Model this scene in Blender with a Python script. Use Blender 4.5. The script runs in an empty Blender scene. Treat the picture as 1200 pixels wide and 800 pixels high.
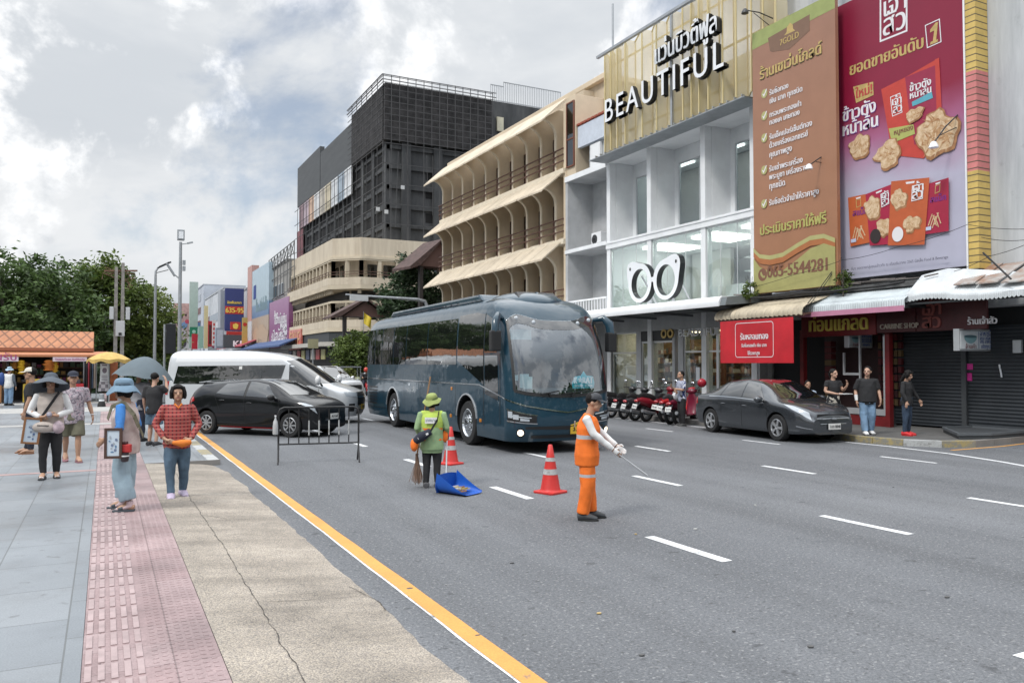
WT={'world':True};NR={'recalc':False};S6={'smooth':60}
import bpy,bmesh,math,random
from mathutils import Vector,Matrix,noise as mnoise
R=math.radians
random.seed(7)
sc=bpy.context.scene
COL=sc.collection
F_PX,CAM_H=933.0,1.88
YAW,PIT=R(27.1),math.atan(26/933.0)
cd=bpy.data.cameras.new('camera')
cam=bpy.data.objects.new('camera',cd)
COL.objects.link(cam)
cam.location=(0,0,CAM_H)
cam.rotation_euler=(R(90)+PIT,0,-YAW)
cd.sensor_width=36
cd.lens=36*F_PX/1200
cd.clip_start=0.1
cd.clip_end=4000
sc.camera=cam
SUN_EL,SUN_AZ=R(50),R(-110)
world=bpy.data.worlds.new('World')
sc.world=world
world.use_nodes=True
nt=world.node_tree
nt.nodes.clear()
def wn(t,**kw):
 n=nt.nodes.new(t)
 for k,v in kw.items():
  setattr(n,k,v)
 return n
def wl(a,b):
 nt.links.new(a,b)
def wmath(op,a,b=None,c=None):
 n=wn('ShaderNodeMath',operation=op)
 for i,x in enumerate((a,b,c)):
  if x is None:continue
  if isinstance(x,(int,float)):n.inputs[i].default_value=x
  else :wl(x,n.inputs[i])
 return n.outputs[0]
tc=wn('ShaderNodeTexCoord')
sep=wn('ShaderNodeSeparateXYZ');wl(tc.outputs['Generated'],sep.inputs[0])
sky=wn('ShaderNodeTexSky',sky_type='NISHITA')
sky.sun_disc=False
sky.sun_elevation=SUN_EL
sky.sun_rotation=SUN_AZ
sky.dust_density=1.5
bg_sky=wn('ShaderNodeBackground');wl(sky.outputs[0],bg_sky.inputs[0]);bg_sky.inputs[1].default_value=0.10
zc=wmath('ADD',wmath('MAXIMUM',sep.outputs[2],0.0),0.16)
comb=wn('ShaderNodeCombineXYZ')
wl(wmath('DIVIDE',sep.outputs[0],zc),comb.inputs[0])
wl(wmath('DIVIDE',sep.outputs[1],zc),comb.inputs[1])
comb.inputs[2].default_value=3.7
def wnoise(vec,scale,detail,rough,dist=0.0,off=None):
 n=wn('ShaderNodeTexNoise')
 n.inputs['Scale'].default_value=scale
 n.inputs['Detail'].default_value=detail
 n.inputs['Roughness'].default_value=rough
 n.inputs['Distortion'].default_value=dist
 if off:
  m=wn('ShaderNodeVectorMath',operation='ADD')
  wl(vec,m.inputs[0]);m.inputs[1].default_value=off
  vec=m.outputs[0]
 wl(vec,n.inputs['Vector'])
 return n.outputs['Fac']
def wramp(fac,stops,interp='EASE'):
 n=wn('ShaderNodeValToRGB')
 cr=n.color_ramp
 cr.interpolation=interp
 while len(cr.elements)<len(stops):cr.elements.new(0.5)
 for e,(p,c)in zip(cr.elements,stops):
  e.position=p
  e.color=(c,c,c,1)if isinstance(c,(int,float))else(*c,1)
 wl(fac,n.inputs[0])
 return n.outputs[0]
def wmix(fac,a,b):
 n=wn('ShaderNodeMix',data_type='RGBA')
 for s,x in((n.inputs[0],fac),(n.inputs[6],a),(n.inputs[7],b)):
  if isinstance(x,(int,float)):s.default_value=x
  elif isinstance(x,tuple):s.default_value=(*x,1)
  else :wl(x,s)
 return n.outputs[2]
V=comb.outputs[0]
G3=tc.outputs['Generated']
base=wnoise(V,0.55,7,0.55,0.3,(2.0,5.0,0))
deck=wramp(base,[(0.30,(0.39,0.44,0.49)),(0.48,(0.52,0.55,0.585)),(0.64,(0.68,0.695,0.71))])
heads=wnoise(G3,5.0,10,0.58,0.2,(0.35,1.9,4.1))
lowb=wramp(sep.outputs[2],[(0.02,0.0),(0.12,1.0),(0.34,0.85),(0.5,0.3)])
headm=wmath('MULTIPLY',wramp(heads,[(0.45,0.0),(0.53,1.0)]),lowb)
headc=wramp(wnoise(G3,9.0,6,0.6,0.2,(1.0,0.2,4.0)),[(0.30,(0.50,0.53,0.565)),(0.54,(0.98,0.98,0.98))])
cl=wmix(headm,deck,headc)
zen=wramp(sep.outputs[2],[(0.0,0.95),(0.44,1.0),(0.62,2.3),(1.0,3.3)],'LINEAR')
vm=wn('ShaderNodeVectorMath',operation='SCALE');wl(cl,vm.inputs[0]);wl(zen,vm.inputs[3])
bg_cl=wn('ShaderNodeBackground');wl(vm.outputs[0],bg_cl.inputs[0]);bg_cl.inputs[1].default_value=1.0
gap=wnoise(G3,2.6,8,0.6,0.4,(0.9,0.0,0.45))
cover=wramp(gap,[(0.36,0.4),(0.50,1.0)])
cover=wmath('MAXIMUM',cover,headm)
mixs=wn('ShaderNodeMixShader');wl(cover,mixs.inputs[0]);wl(bg_sky.outputs[0],mixs.inputs[1]);wl(bg_cl.outputs[0],mixs.inputs[2])
wo=wn('ShaderNodeOutputWorld');wl(mixs.outputs[0],wo.inputs[0])
sd=bpy.data.lights.new('sun','SUN')
sun=bpy.data.objects.new('sun',sd)
COL.objects.link(sun)
sd.energy=1.5
sd.angle=R(10)
sd.color=(1.0,0.96,0.90)
_sdir=Vector((math.sin(SUN_AZ)*math.cos(SUN_EL),math.cos(SUN_AZ)*math.cos(SUN_EL),math.sin(SUN_EL)))
sun.rotation_euler=_sdir.to_track_quat('Z','Y').to_euler()
sun.location=(0,0,60)
sc.view_settings.view_transform='Standard'
sc.view_settings.look='None'
sc.view_settings.gamma=1
sc.view_settings.use_curve_mapping=False
sc.view_settings.exposure=0.38
sc.cycles.use_denoising=True
sc.cycles.max_bounces=6
sc.cycles.transparent_max_bounces=8
sc.cycles.caustics_reflective=False
sc.cycles.caustics_refractive=False
_cp,_sp=math.cos(PIT),math.sin(PIT)
_FW=(math.sin(YAW)*_cp,math.cos(YAW)*_cp,_sp)
_RT=(math.cos(YAW),-math.sin(YAW),0)
_UP=(-math.sin(YAW)*_sp,-math.cos(YAW)*_sp,_cp)
def ray(px,py):
 a,b=(px-600)/F_PX,(400-py)/F_PX
 return[_FW[i]+a*_RT[i]+b*_UP[i]for i in range(3)]
def G(px,py,z=0.0):
 d=ray(px,py);t=(z-CAM_H)/d[2]
 return Vector((d[0]*t,d[1]*t,z))
def PX(px,py,X):
 d=ray(px,py);t=X/d[0]
 return Vector((X,d[1]*t,CAM_H+d[2]*t))
def PY(px,py,Y):
 d=ray(px,py);t=Y/d[1]
 return Vector((d[0]*t,Y,CAM_H+d[2]*t))
M={}
def mat(name,col,rough=0.7,metal=0.0,var=0.0,scale=3.0,bump=0.0,bscale=40.0,col2=None,emit=0.0,coat=0.0,spec=0.5,detail=6,stretch=None):
 m=bpy.data.materials.new(name)
 m.use_nodes=True
 t=m.node_tree
 b=t.nodes['Principled BSDF']
 b.inputs['Roughness'].default_value=rough
 b.inputs['Metallic'].default_value=metal
 b.inputs['Specular IOR Level'].default_value=spec
 if coat:
  b.inputs['Coat Weight'].default_value=coat
  b.inputs['Coat Roughness'].default_value=0.04
 if emit:
  b.inputs['Emission Color'].default_value=(*col,1)
  b.inputs['Emission Strength'].default_value=emit
 c1=tuple(col)
 if var or col2:
  tcn=t.nodes.new('ShaderNodeTexCoord')
  vec=tcn.outputs['Object']
  if stretch:
   mp=t.nodes.new('ShaderNodeMapping');mp.inputs['Scale'].default_value=stretch
   t.links.new(vec,mp.inputs[0]);vec=mp.outputs[0]
  n=t.nodes.new('ShaderNodeTexNoise');n.inputs['Scale'].default_value=scale
  n.inputs['Detail'].default_value=detail;n.inputs['Roughness'].default_value=0.62
  t.links.new(vec,n.inputs['Vector'])
  r=t.nodes.new('ShaderNodeValToRGB')
  c2=col2 or tuple(min(1,x*(1+var))for x in c1)
  ca=c1 if col2 else tuple(x*(1-var)for x in c1)
  r.color_ramp.elements[0].position=0.36;r.color_ramp.elements[0].color=(*ca,1)
  r.color_ramp.elements[1].position=0.64;r.color_ramp.elements[1].color=(*c2,1)
  t.links.new(n.outputs['Fac'],r.inputs[0])
  t.links.new(r.outputs[0],b.inputs['Base Color'])
 else :
  b.inputs['Base Color'].default_value=(*c1,1)
 if bump:
  tcn=t.nodes.new('ShaderNodeTexCoord')
  n=t.nodes.new('ShaderNodeTexNoise');n.inputs['Scale'].default_value=bscale;n.inputs['Detail'].default_value=4
  t.links.new(tcn.outputs['Object'],n.inputs['Vector'])
  bp=t.nodes.new('ShaderNodeBump');bp.inputs['Strength'].default_value=bump;bp.inputs['Distance'].default_value=0.02
  t.links.new(n.outputs['Fac'],bp.inputs['Height']);t.links.new(bp.outputs[0],b.inputs['Normal'])
 M[name]=m
 return m
def glass(name,tint,refl=0.5,rough=0.02,see=0.8):
 0
 m=bpy.data.materials.new(name);m.use_nodes=True
 t=m.node_tree;t.nodes.clear()
 tr=t.nodes.new('ShaderNodeBsdfTransparent');tr.inputs[0].default_value=(*[c*see for c in tint],1)
 gl=t.nodes.new('ShaderNodeBsdfGlossy');gl.inputs['Roughness'].default_value=rough;gl.inputs[0].default_value=(.9,.95,1,1)
 lw=t.nodes.new('ShaderNodeLayerWeight');lw.inputs[0].default_value=.5
 pw=t.nodes.new('ShaderNodeMath');pw.operation='POWER';pw.inputs[1].default_value=4.0;t.links.new(lw.outputs['Facing'],pw.inputs[0])
 ad=t.nodes.new('ShaderNodeMath');ad.operation='MULTIPLY_ADD';ad.inputs[1].default_value=1-refl;ad.inputs[2].default_value=refl
 ad.use_clamp=True
 t.links.new(pw.outputs[0],ad.inputs[0])
 mx=t.nodes.new('ShaderNodeMixShader');t.links.new(ad.outputs[0],mx.inputs[0])
 t.links.new(tr.outputs[0],mx.inputs[1]);t.links.new(gl.outputs[0],mx.inputs[2])
 o=t.nodes.new('ShaderNodeOutputMaterial');t.links.new(mx.outputs[0],o.inputs[0])
 M[name]=m
 return m
_flat={}
def paint(col,rough=0.6,var=0.06):
 0
 k=(tuple(round(c,3)for c in col),rough,var)
 if k not in _flat:
  _flat[k]=mat('paint_%d'%len(_flat),col,rough,var=var,scale=4.0)
 return _flat[k]
def thing(name,label,cat,loc=(0,0,0),rz=0.0,group=None):
 o=bpy.data.objects.new(name,None)
 o.empty_display_size=0.2
 COL.objects.link(o)
 o.location=loc;o.rotation_euler=(0,0,rz)
 o['label']=label;o['category']=cat
 if group:o['group']=group
 return o
def tag(o,label,cat,group=None):
 o['label']=label;o['category']=cat
 if group:o['group']=group
 return o
def wmat(o):
 m=Matrix.Identity(4)
 while o is not None:
  m=(Matrix.Translation(o.location)@o.rotation_euler.to_matrix().to_4x4()@Matrix.Diagonal((*o.scale,1)))@m
  o=o.parent
 return m
def copy_tree(o,parent=None):
 c=o.copy();COL.objects.link(c)
 if parent is not None:c.parent=parent
 for ch in list(o.children):copy_tree(ch,c)
 return c
BENCH=bpy.data.scenes.new('bench')
def workbench(*obs):
 for o in obs:BENCH.collection.objects.link(o)
 with bpy.context.temp_override(scene=BENCH,view_layer=BENCH.view_layers[0]):
  dg=bpy.context.evaluated_depsgraph_get()
  dg.update()
 return dg
class MB:
 0
 def __init__(s):
  s.v=[];s.f=[];s.mi=[];s.cur=0
 def add(s,vs,fs):
  n=len(s.v)
  s.v.extend([tuple(v)for v in vs])
  s.f.extend([tuple(n+i for i in f)for f in fs])
  s.mi.extend([s.cur]*len(fs))
  return s
 def slot(s,i):
  s.cur=i;return s
 def box(s,x0,x1,y0,y1,z0,z1,m=None):
  vs=[Vector((x,y,z))for x in(x0,x1)for y in(y0,y1)for z in(z0,z1)]
  if m is not None:vs=[m@v for v in vs]
  return s.add(vs,[(0,1,3,2),(4,6,7,5),(0,4,5,1),(2,3,7,6),(0,2,6,4),(1,5,7,3)])
 def beam(s,a,b,w,h=None,up=(0,0,1)):
  0
  a,b=Vector(a),Vector(b);h=h or w
  d=(b-a);L=d.length
  if L<1e-6:return s
  d.normalize();u=Vector(up)
  if abs(d.dot(u))>0.98:u=Vector((1,0,0))
  x=d.cross(u).normalized();z=x.cross(d).normalized()
  m=Matrix((x,d,z)).transposed().to_4x4();m.translation=a
  return s.box(-w/2,w/2,0,L,-h/2,h/2,m)
 def prism(s,poly,fn,d0,d1):
  0
  n=len(poly)
  vs=[fn(u,v,d0)for u,v in poly]+[fn(u,v,d1)for u,v in poly]
  fs=[tuple(range(n-1,-1,-1)),tuple(range(n,2*n))]
  fs+=[(i,(i+1)%n,n+(i+1)%n,n+i)for i in range(n)]
  return s.add(vs,fs)
 def tube(s,pts,rad,n=8,cap=True,flat=None):
  0
  pts=[Vector(p)for p in pts]
  k=len(pts)
  rad=[rad]*k if isinstance(rad,(int,float))else list(rad)
  t0=(pts[1]-pts[0]).normalized()
  ref=Vector((0,0,1))if abs(t0.z)<0.9 else Vector((0,1,0))
  nx=t0.cross(ref).normalized()
  vs,fs=[],[]
  for i in range(k):
   t=(pts[min(i+1,k-1)]-pts[max(i-1,0)]).normalized()
   nx=(nx-t*nx.dot(t)).normalized();ny=t.cross(nx)
   r=rad[i];rx,ry=(r if isinstance(r,tuple)else(r,r))
   for j in range(n):
    a=2*math.pi*j/n
    vs.append(pts[i]+nx*(math.cos(a)*rx)+ny*(math.sin(a)*ry))
  for i in range(k-1):
   for j in range(n):
    a,b=i*n+j,i*n+(j+1)%n
    fs.append((a,b,b+n,a+n))
  if cap:
   fs.append(tuple(range(n-1,-1,-1)));fs.append(tuple((k-1)*n+j for j in range(n)))
  return s.add(vs,fs)
 def lathe(s,prof,n=20,m=None,cap=True):
  0
  vs,fs=[],[]
  for r,z in prof:
   for j in range(n):
    a=2*math.pi*j/n
    p=Vector((r*math.cos(a),r*math.sin(a),z))
    vs.append(m@p if m is not None else p)
  k=len(prof)
  for i in range(k-1):
   for j in range(n):
    a,b=i*n+j,i*n+(j+1)%n
    fs.append((a,b,b+n,a+n))
  if cap:
   fs.append(tuple(range(n-1,-1,-1)));fs.append(tuple((k-1)*n+j for j in range(n)))
  return s.add(vs,fs)
 def ball(s,c,r,n=12,k=8,m=None):
  c=Vector(c);rx,ry,rz=r if isinstance(r,(tuple,list))else(r,r,r)
  vs,fs=[],[]
  for i in range(k+1):
   ph=math.pi*(0.02+0.96*i/k)
   for j in range(n):
    a=2*math.pi*j/n
    p=Vector((rx*math.sin(ph)*math.cos(a),ry*math.sin(ph)*math.sin(a),-rz*math.cos(ph)))
    if m is not None:p=m@p
    vs.append(c+p)
  for i in range(k):
   for j in range(n):
    a,b=i*n+j,i*n+(j+1)%n
    fs.append((a,b,b+n,a+n))
  fs.append(tuple(range(n-1,-1,-1)));fs.append(tuple(k*n+j for j in range(n)))
  return s.add(vs,fs)
 def grid(s,fn,nu,nv,flip=False):
  0
  vs=[fn(i/nu,j/nv)for i in range(nu+1)for j in range(nv+1)]
  fs=[]
  for i in range(nu):
   for j in range(nv):
    a=i*(nv+1)+j
    q=(a,a+1,a+nv+2,a+nv+1)
    fs.append(q[::-1]if flip else q)
  return s.add(vs,fs)
 def quad(s,a,b,c,d):
  return s.add([a,b,c,d],[(0,1,2,3)])
 def mesh(s,name,mats,smooth=None,bevel=0.0,recalc=True,weld=0.0):
  me=bpy.data.meshes.new(name)
  me.from_pydata(s.v,[],s.f)
  if recalc or bevel or weld:
   bm=bmesh.new();bm.from_mesh(me)
   if bm.faces:
    lay=bm.faces.layers.int.new('mi')
    bm.faces.ensure_lookup_table()
    for f,i in zip(bm.faces,s.mi):f[lay]=i
    if weld:bmesh.ops.remove_doubles(bm,verts=bm.verts,dist=weld)
    if bevel:
     bmesh.ops.remove_doubles(bm,verts=bm.verts,dist=1e-5)
     bmesh.ops.recalc_face_normals(bm,faces=bm.faces)
     es=[e for e in bm.edges if len(e.link_faces)==2 and e.calc_face_angle()>0.6]
     bmesh.ops.bevel(bm,geom=es,offset=bevel,segments=2,affect='EDGES',profile=0.6,clamp_overlap=True)
    if recalc:bmesh.ops.recalc_face_normals(bm,faces=bm.faces)
    lay=bm.faces.layers.int.get('mi')
    for f in bm.faces:f.material_index=f[lay]
   bm.to_mesh(me);bm.free()
  else :
   me.polygons.foreach_set('material_index',s.mi)
  for m in(mats if isinstance(mats,(list,tuple))else[mats]):
   me.materials.append(M[m]if isinstance(m,str)else m)
  if smooth is not None:
   me.polygons.foreach_set('use_smooth',[True]*len(me.polygons))
   me.set_sharp_from_angle(angle=R(smooth))
  me.update()
  return me
 def build(s,name,mats,parent=None,smooth=None,bevel=0.0,world=False,recalc=True,weld=0.0):
  if world and parent is not None:
   inv=wmat(parent).inverted()
   s.v=[tuple(inv@Vector(v))for v in s.v]
  me=s.mesh(name,mats,smooth,bevel,recalc,weld)
  o=bpy.data.objects.new(name,me)
  COL.objects.link(o)
  if parent is not None:o.parent=parent
  return o
def struct(o):
 o['kind']='structure';return o
def bx(name,m,parent,x0,x1,y0,y1,z0,z1,bevel=0.0,**WT):
 return MB().box(x0,x1,y0,y1,z0,z1).build(name,m,parent,bevel=bevel,world=world)
def text_mb(body,fn,size=1.0,x=0.0,y=0.0,depth=0.004,bold=0.0,align='LEFT',d0=0.0,shear=0.0,spacing=1.0,mb=None,condense=1.0,res=3,width=None,side_slot=None,free=False):
 0
 c=bpy.data.curves.new('t','FONT')
 c.body=body;c.size=size;c.align_x=align;c.resolution_u=res;c.fill_mode='BOTH';c.shear=shear
 c.space_character=spacing
 o=bpy.data.objects.new('t',c);dg=workbench(o)
 me=bpy.data.meshes.new_from_object(o.evaluated_get(dg))
 bpy.data.objects.remove(o);bpy.data.curves.remove(c)
 mb=mb or MB()
 ys_=1.0
 if width:
  lo=min(v.co.x for v in me.vertices);hi=max(v.co.x for v in me.vertices)
  condense=width/(hi-lo)
  if not free:
   if condense<.86:ys_=condense/.86
   elif condense>1.15:ys_=condense/1.15
   bold=min(bold,.035*size*ys_)
 P=[(v.co.x*condense+x,v.co.y*ys_+y)for v in me.vertices]
 fs=[tuple(p.vertices)for p in me.polygons]
 cnt={}
 for f in fs:
  for i in range(len(f)):
   e=(f[i],f[(i+1)%len(f)]);cnt[e]=cnt.get(e,0)+1
 edge=[e for e in cnt if(e[1],e[0])not in cnt]
 offs=[0.0]if not bold else[-bold,0.0,bold]
 for k,dx in enumerate(offs):
  dd=d0+depth+k*0.0008*(1 if depth<.02 else 4)
  n=len(P)
  vs=[fn(u+dx,v,dd)for u,v in P]+[fn(u+dx,v,d0)for u,v in P]
  ff=list(fs)
  if depth>0.01:ff+=[(e[1],e[0],e[0]+n,e[1]+n)for e in edge]
  mb.add(vs,ff)
  if side_slot is not None and depth>0.01:
   ns=len(edge)
   mb.mi[-ns:]=[side_slot]*ns
 bpy.data.meshes.remove(me)
 return mb
def face_street(X,Y0,z0):
 0
 return lambda u,v,d:(X-d,Y0-u,z0+v)
def face_along(X0,Y,z0):
 0
 return lambda u,v,d:(X0+u,Y-d,z0+v)
def flat_poly(mb,pts,fn,d):
 0
 return mb.add([fn(u,v,d)for u,v in pts],[tuple(range(len(pts)))])
def rrect(u0,u1,v0,v1,r,n=5):
 out=[]
 for cx,cy,a0 in((u1-r,v1-r,0),(u0+r,v1-r,90),(u0+r,v0+r,180),(u1-r,v0+r,270)):
  for i in range(n+1):
   a=R(a0+90*i/n);out.append((cx+r*math.cos(a),cy+r*math.sin(a)))
 return out
def outline(mb,pts,w,fn,d):
 n=len(pts)
 cx=sum(p[0]for p in pts)/n;cy=sum(p[1]for p in pts)/n
 ins=[]
 for i in range(n):
  a=Vector(pts[i-1]);b=Vector(pts[i]);c=Vector(pts[(i+1)%n])
  t=((b-a).normalized()+(c-b).normalized()).normalized()
  nn=Vector((-t.y,t.x))
  if nn.dot(Vector((cx,cy))-b)<0:nn=-nn
  q=b+nn*w;ins.append((q.x,q.y))
 for i in range(n):
  j=(i+1)%n
  mb.add([fn(*pts[i],d),fn(*pts[j],d),fn(*ins[j],d),fn(*ins[i],d)],[(0,1,2,3)])
 return mb
def blob(cu,cv,ru,rv,seed,n=28,amp=.22,rot=0.0):
 out=[]
 for i in range(n):
  a=2*math.pi*i/n
  k=1+amp*mnoise.noise(Vector((math.cos(a)*1.7,math.sin(a)*1.7,seed)))+amp*.5*mnoise.noise(Vector((math.cos(a)*5,math.sin(a)*5,seed+3)))
  u,v=ru*k*math.cos(a),rv*k*math.sin(a)
  out.append((cu+u*math.cos(rot)-v*math.sin(rot),cv+u*math.sin(rot)+v*math.cos(rot)))
 return out
def fuse(mb,name,mats,parent,voxel=0.012,smooth_it=4,paintfn=None,fac=0.5):
 me=mb.mesh('tmp',mats)
 o=bpy.data.objects.new('tmp',me)
 r=o.modifiers.new('r','REMESH');r.mode='VOXEL';r.voxel_size=voxel
 if smooth_it:
  s=o.modifiers.new('s','SMOOTH');s.factor=fac;s.iterations=smooth_it
 dg=workbench(o)
 out=bpy.data.meshes.new_from_object(o.evaluated_get(dg))
 bpy.data.objects.remove(o);bpy.data.meshes.remove(me)
 out.materials.clear()
 for m in(mats if isinstance(mats,(list,tuple))else[mats]):
  out.materials.append(M[m]if isinstance(m,str)else m)
 out.polygons.foreach_set('use_smooth',[True]*len(out.polygons))
 idx=[paintfn(p.center)for p in out.polygons]if paintfn else[0]*len(out.polygons)
 out.polygons.foreach_set('material_index',idx)
 out.name=name
 ob=bpy.data.objects.new(name,out);COL.objects.link(ob)
 if parent is not None:ob.parent=parent
 return ob
def boolean_cut(o,cutters):
 0
 for c in cutters:
  m=o.modifiers.new('b','BOOLEAN');m.operation='DIFFERENCE';m.object=c;m.solver='EXACT'
  m.material_mode='TRANSFER'
 dg=workbench(o,*cutters)
 out=bpy.data.meshes.new_from_object(o.evaluated_get(dg))
 o.modifiers.clear()
 BENCH.collection.objects.unlink(o)
 old=o.data;o.data=out;nm=old.name;bpy.data.meshes.remove(old);out.name=nm
 for c in cutters:
  me=c.data;bpy.data.objects.remove(c);bpy.data.meshes.remove(me)
 return o
# ================================================================== GROUND
def node_mat(name):
 m=bpy.data.materials.new(name);m.use_nodes=True;M[name]=m
 t=m.node_tree;b=t.nodes['Principled BSDF']
 def N(ty,**kw):
  n=t.nodes.new(ty)
  for k,v in kw.items():setattr(n,k,v)
  return n
 L=t.links.new
 tc_=N('ShaderNodeTexCoord')
 def noise(scale,detail=5,rough=0.6,vec=None,dist=0.0):
  n=N('ShaderNodeTexNoise');n.inputs['Scale'].default_value=scale;n.inputs['Detail'].default_value=detail
  n.inputs['Roughness'].default_value=rough;n.inputs['Distortion'].default_value=dist
  L(vec or tc_.outputs['Object'],n.inputs['Vector']);return n.outputs['Fac']
 def scaled(s):
  mp=N('ShaderNodeMapping');mp.inputs['Scale'].default_value=s;L(tc_.outputs['Object'],mp.inputs[0]);return mp.outputs[0]
 def ramp(f,stops):
  r=N('ShaderNodeValToRGB');cr=r.color_ramp
  while len(cr.elements)<len(stops):cr.elements.new(.5)
  for e,(p,c)in zip(cr.elements,stops):
   e.position=p;e.color=(c,c,c,1)if isinstance(c,(int,float))else(*c,1)
  L(f,r.inputs[0]);return r.outputs[0]
 def mix(f,a,b_,mode='MIX'):
  n=N('ShaderNodeMix',data_type='RGBA',blend_type=mode)
  for s,x in((n.inputs[0],f),(n.inputs[6],a),(n.inputs[7],b_)):
   if isinstance(x,(int,float)):s.default_value=x
   elif isinstance(x,tuple):s.default_value=(*x,1)
   else :L(x,s)
  return n.outputs[2]
 def bump(h,strength,dist=0.01):
  n=N('ShaderNodeBump');n.inputs['Strength'].default_value=strength;n.inputs['Distance'].default_value=dist
  L(h,n.inputs['Height']);L(n.outputs[0],b.inputs['Normal'])
 return t,b,N,L,tc_,noise,scaled,ramp,mix,bump
t,b,N,L,tc_,noise,scaled,ramp,mix,bump=node_mat('asphalt')
big=ramp(noise(0.22,5,.6),[(0.32,(0.108,0.114,0.124)),(0.68,(0.142,0.148,0.158))])
track=ramp(noise(0.9,4,.6,scaled((1.0,0.04,1))),[(0.35,0.78),(0.65,1.12)])
c=mix(1.0,big,track,'MULTIPLY')
fine=noise(48,6,.8)
c=mix(1.0,c,ramp(fine,[(0.34,0.5),(0.5,1.0),(0.68,1.6)]),'MULTIPLY')
spk=noise(30,3,.6)
c=mix(ramp(spk,[(0.58,0.0),(0.66,0.8)]),c,(0.27,0.272,0.275))
c=mix(ramp(noise(22,3,.6),[(0.60,0.0),(0.67,0.75)]),c,(0.055,0.056,0.06))
stain=ramp(noise(1.7,6,.7),[(0.60,0.0),(0.74,0.55)])
c=mix(stain,c,(0.055,0.06,0.068))
spot=ramp(noise(5.0,3,.5,scaled((1,1.2,1))),[(0.66,0.0),(0.71,0.6)])
c=mix(spot,c,(0.04,0.042,0.046))
L(c,b.inputs['Base Color']);b.inputs['Roughness'].default_value=0.82
bump(fine,0.6,0.008)
t,b,N,L,tc_,noise,scaled,ramp,mix,bump=node_mat('granite_paving')
br=N('ShaderNodeTexBrick');br.offset=0.5
br.inputs['Scale'].default_value=1.0;br.inputs['Brick Width'].default_value=0.9;br.inputs['Row Height'].default_value=0.6
br.inputs['Mortar Size'].default_value=0.006;br.inputs['Mortar Smooth'].default_value=0.1;br.inputs['Bias'].default_value=-0.2
br.inputs['Color1'].default_value=(0.215,0.235,0.255,1);br.inputs['Color2'].default_value=(0.265,0.285,0.305,1)
br.inputs['Mortar'].default_value=(0.14,0.15,0.155,1)
rot=N('ShaderNodeMapping');rot.inputs['Rotation'].default_value=(0,0,R(90));rot.inputs['Location'].default_value=(0.1,0.2,0)
L(tc_.outputs['Object'],rot.inputs[0]);L(rot.outputs[0],br.inputs['Vector'])
c=mix(1.0,br.outputs['Color'],ramp(noise(0.7,5,.65),[(0.3,0.78),(0.7,1.15)]),'MULTIPLY')
c=mix(1.0,c,ramp(noise(90,2,.6),[(0.3,0.85),(0.7,1.14)]),'MULTIPLY')
damp=ramp(noise(0.35,5,.6),[(0.45,0.0),(0.62,1.0)])
c=mix(1.0,c,ramp(damp,[(0,1.0),(1,0.72)]),'MULTIPLY')
c=mix(ramp(noise(6.5,3,.5),[(0.66,0.0),(0.71,0.5)]),c,(0.10,0.10,0.10))
c=mix(ramp(noise(1.3,7,.75),[(0.52,0.0),(0.70,0.45)]),c,(0.13,0.13,0.13))
L(c,b.inputs['Base Color'])
L(ramp(damp,[(0,0.5),(1,0.28)]),b.inputs['Roughness'])
bump(br.outputs['Fac'],0.25,-0.004)
t,b,N,L,tc_,noise,scaled,ramp,mix,bump=node_mat('pink_paving')
br=N('ShaderNodeTexBrick');br.offset=0.0
br.inputs['Scale'].default_value=1.0;br.inputs['Brick Width'].default_value=0.40;br.inputs['Row Height'].default_value=0.40
br.inputs['Mortar Size'].default_value=0.005
br.inputs['Color1'].default_value=(0.32,0.225,0.225,1);br.inputs['Color2'].default_value=(0.365,0.27,0.27,1);br.inputs['Mortar'].default_value=(0.22,0.16,0.16,1)
L(tc_.outputs['Object'],br.inputs['Vector'])
c=mix(1.0,br.outputs['Color'],ramp(noise(1.6,6,.7),[(0.3,0.72),(0.7,1.15)]),'MULTIPLY')
c=mix(1.0,c,ramp(noise(60,3,.6),[(0.3,0.85),(0.7,1.15)]),'MULTIPLY')
damp=ramp(noise(0.5,4,.6),[(0.45,0.0),(0.6,1.0)])
c=mix(1.0,c,ramp(damp,[(0,1.0),(1,0.7)]),'MULTIPLY')
L(c,b.inputs['Base Color']);b.inputs['Roughness'].default_value=0.55
bump(noise(60,3),0.2,0.004)
t,b,N,L,tc_,noise,scaled,ramp,mix,bump=node_mat('aggregate_paving')
vo=N('ShaderNodeTexVoronoi');vo.inputs['Scale'].default_value=95
L(tc_.outputs['Object'],vo.inputs['Vector'])
c=ramp(vo.outputs['Distance'],[(0.0,(0.44,0.395,0.34)),(0.45,(0.34,0.305,0.265)),(0.8,(0.21,0.19,0.17))])
sp=N('ShaderNodeSeparateColor');L(vo.outputs['Color'],sp.inputs[0])
c=mix(0.8,c,ramp(sp.outputs[0],[(0.0,(0.62,0.62,0.64)),(1.0,(1.2,1.15,1.05))]),'MULTIPLY')
band=ramp(noise(1.2,4,.6,scaled((0.25,1.6,1))),[(0.35,0.80),(0.65,1.18)])
c=mix(1.0,c,band,'MULTIPLY')
c=mix(1.0,c,ramp(noise(1.1,6,.7),[(0.32,0.72),(0.66,1.2)]),'MULTIPLY')
L(c,b.inputs['Base Color']);b.inputs['Roughness'].default_value=0.85
bump(vo.outputs['Distance'],0.5,-0.008)
t,b,N,L,tc_,noise,scaled,ramp,mix,bump=node_mat('concrete_paving')
c=ramp(noise(1.4,7,.7),[(0.3,(0.075,0.074,0.072)),(0.7,(0.14,0.137,0.132))])  # base colour darkened to carry the shade below the awnings
c=mix(1.0,c,ramp(noise(70,2),[(0.3,.85),(.7,1.15)]),'MULTIPLY')
L(c,b.inputs['Base Color']);b.inputs['Roughness'].default_value=0.85
bump(noise(40,4),0.3,0.006)
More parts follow.
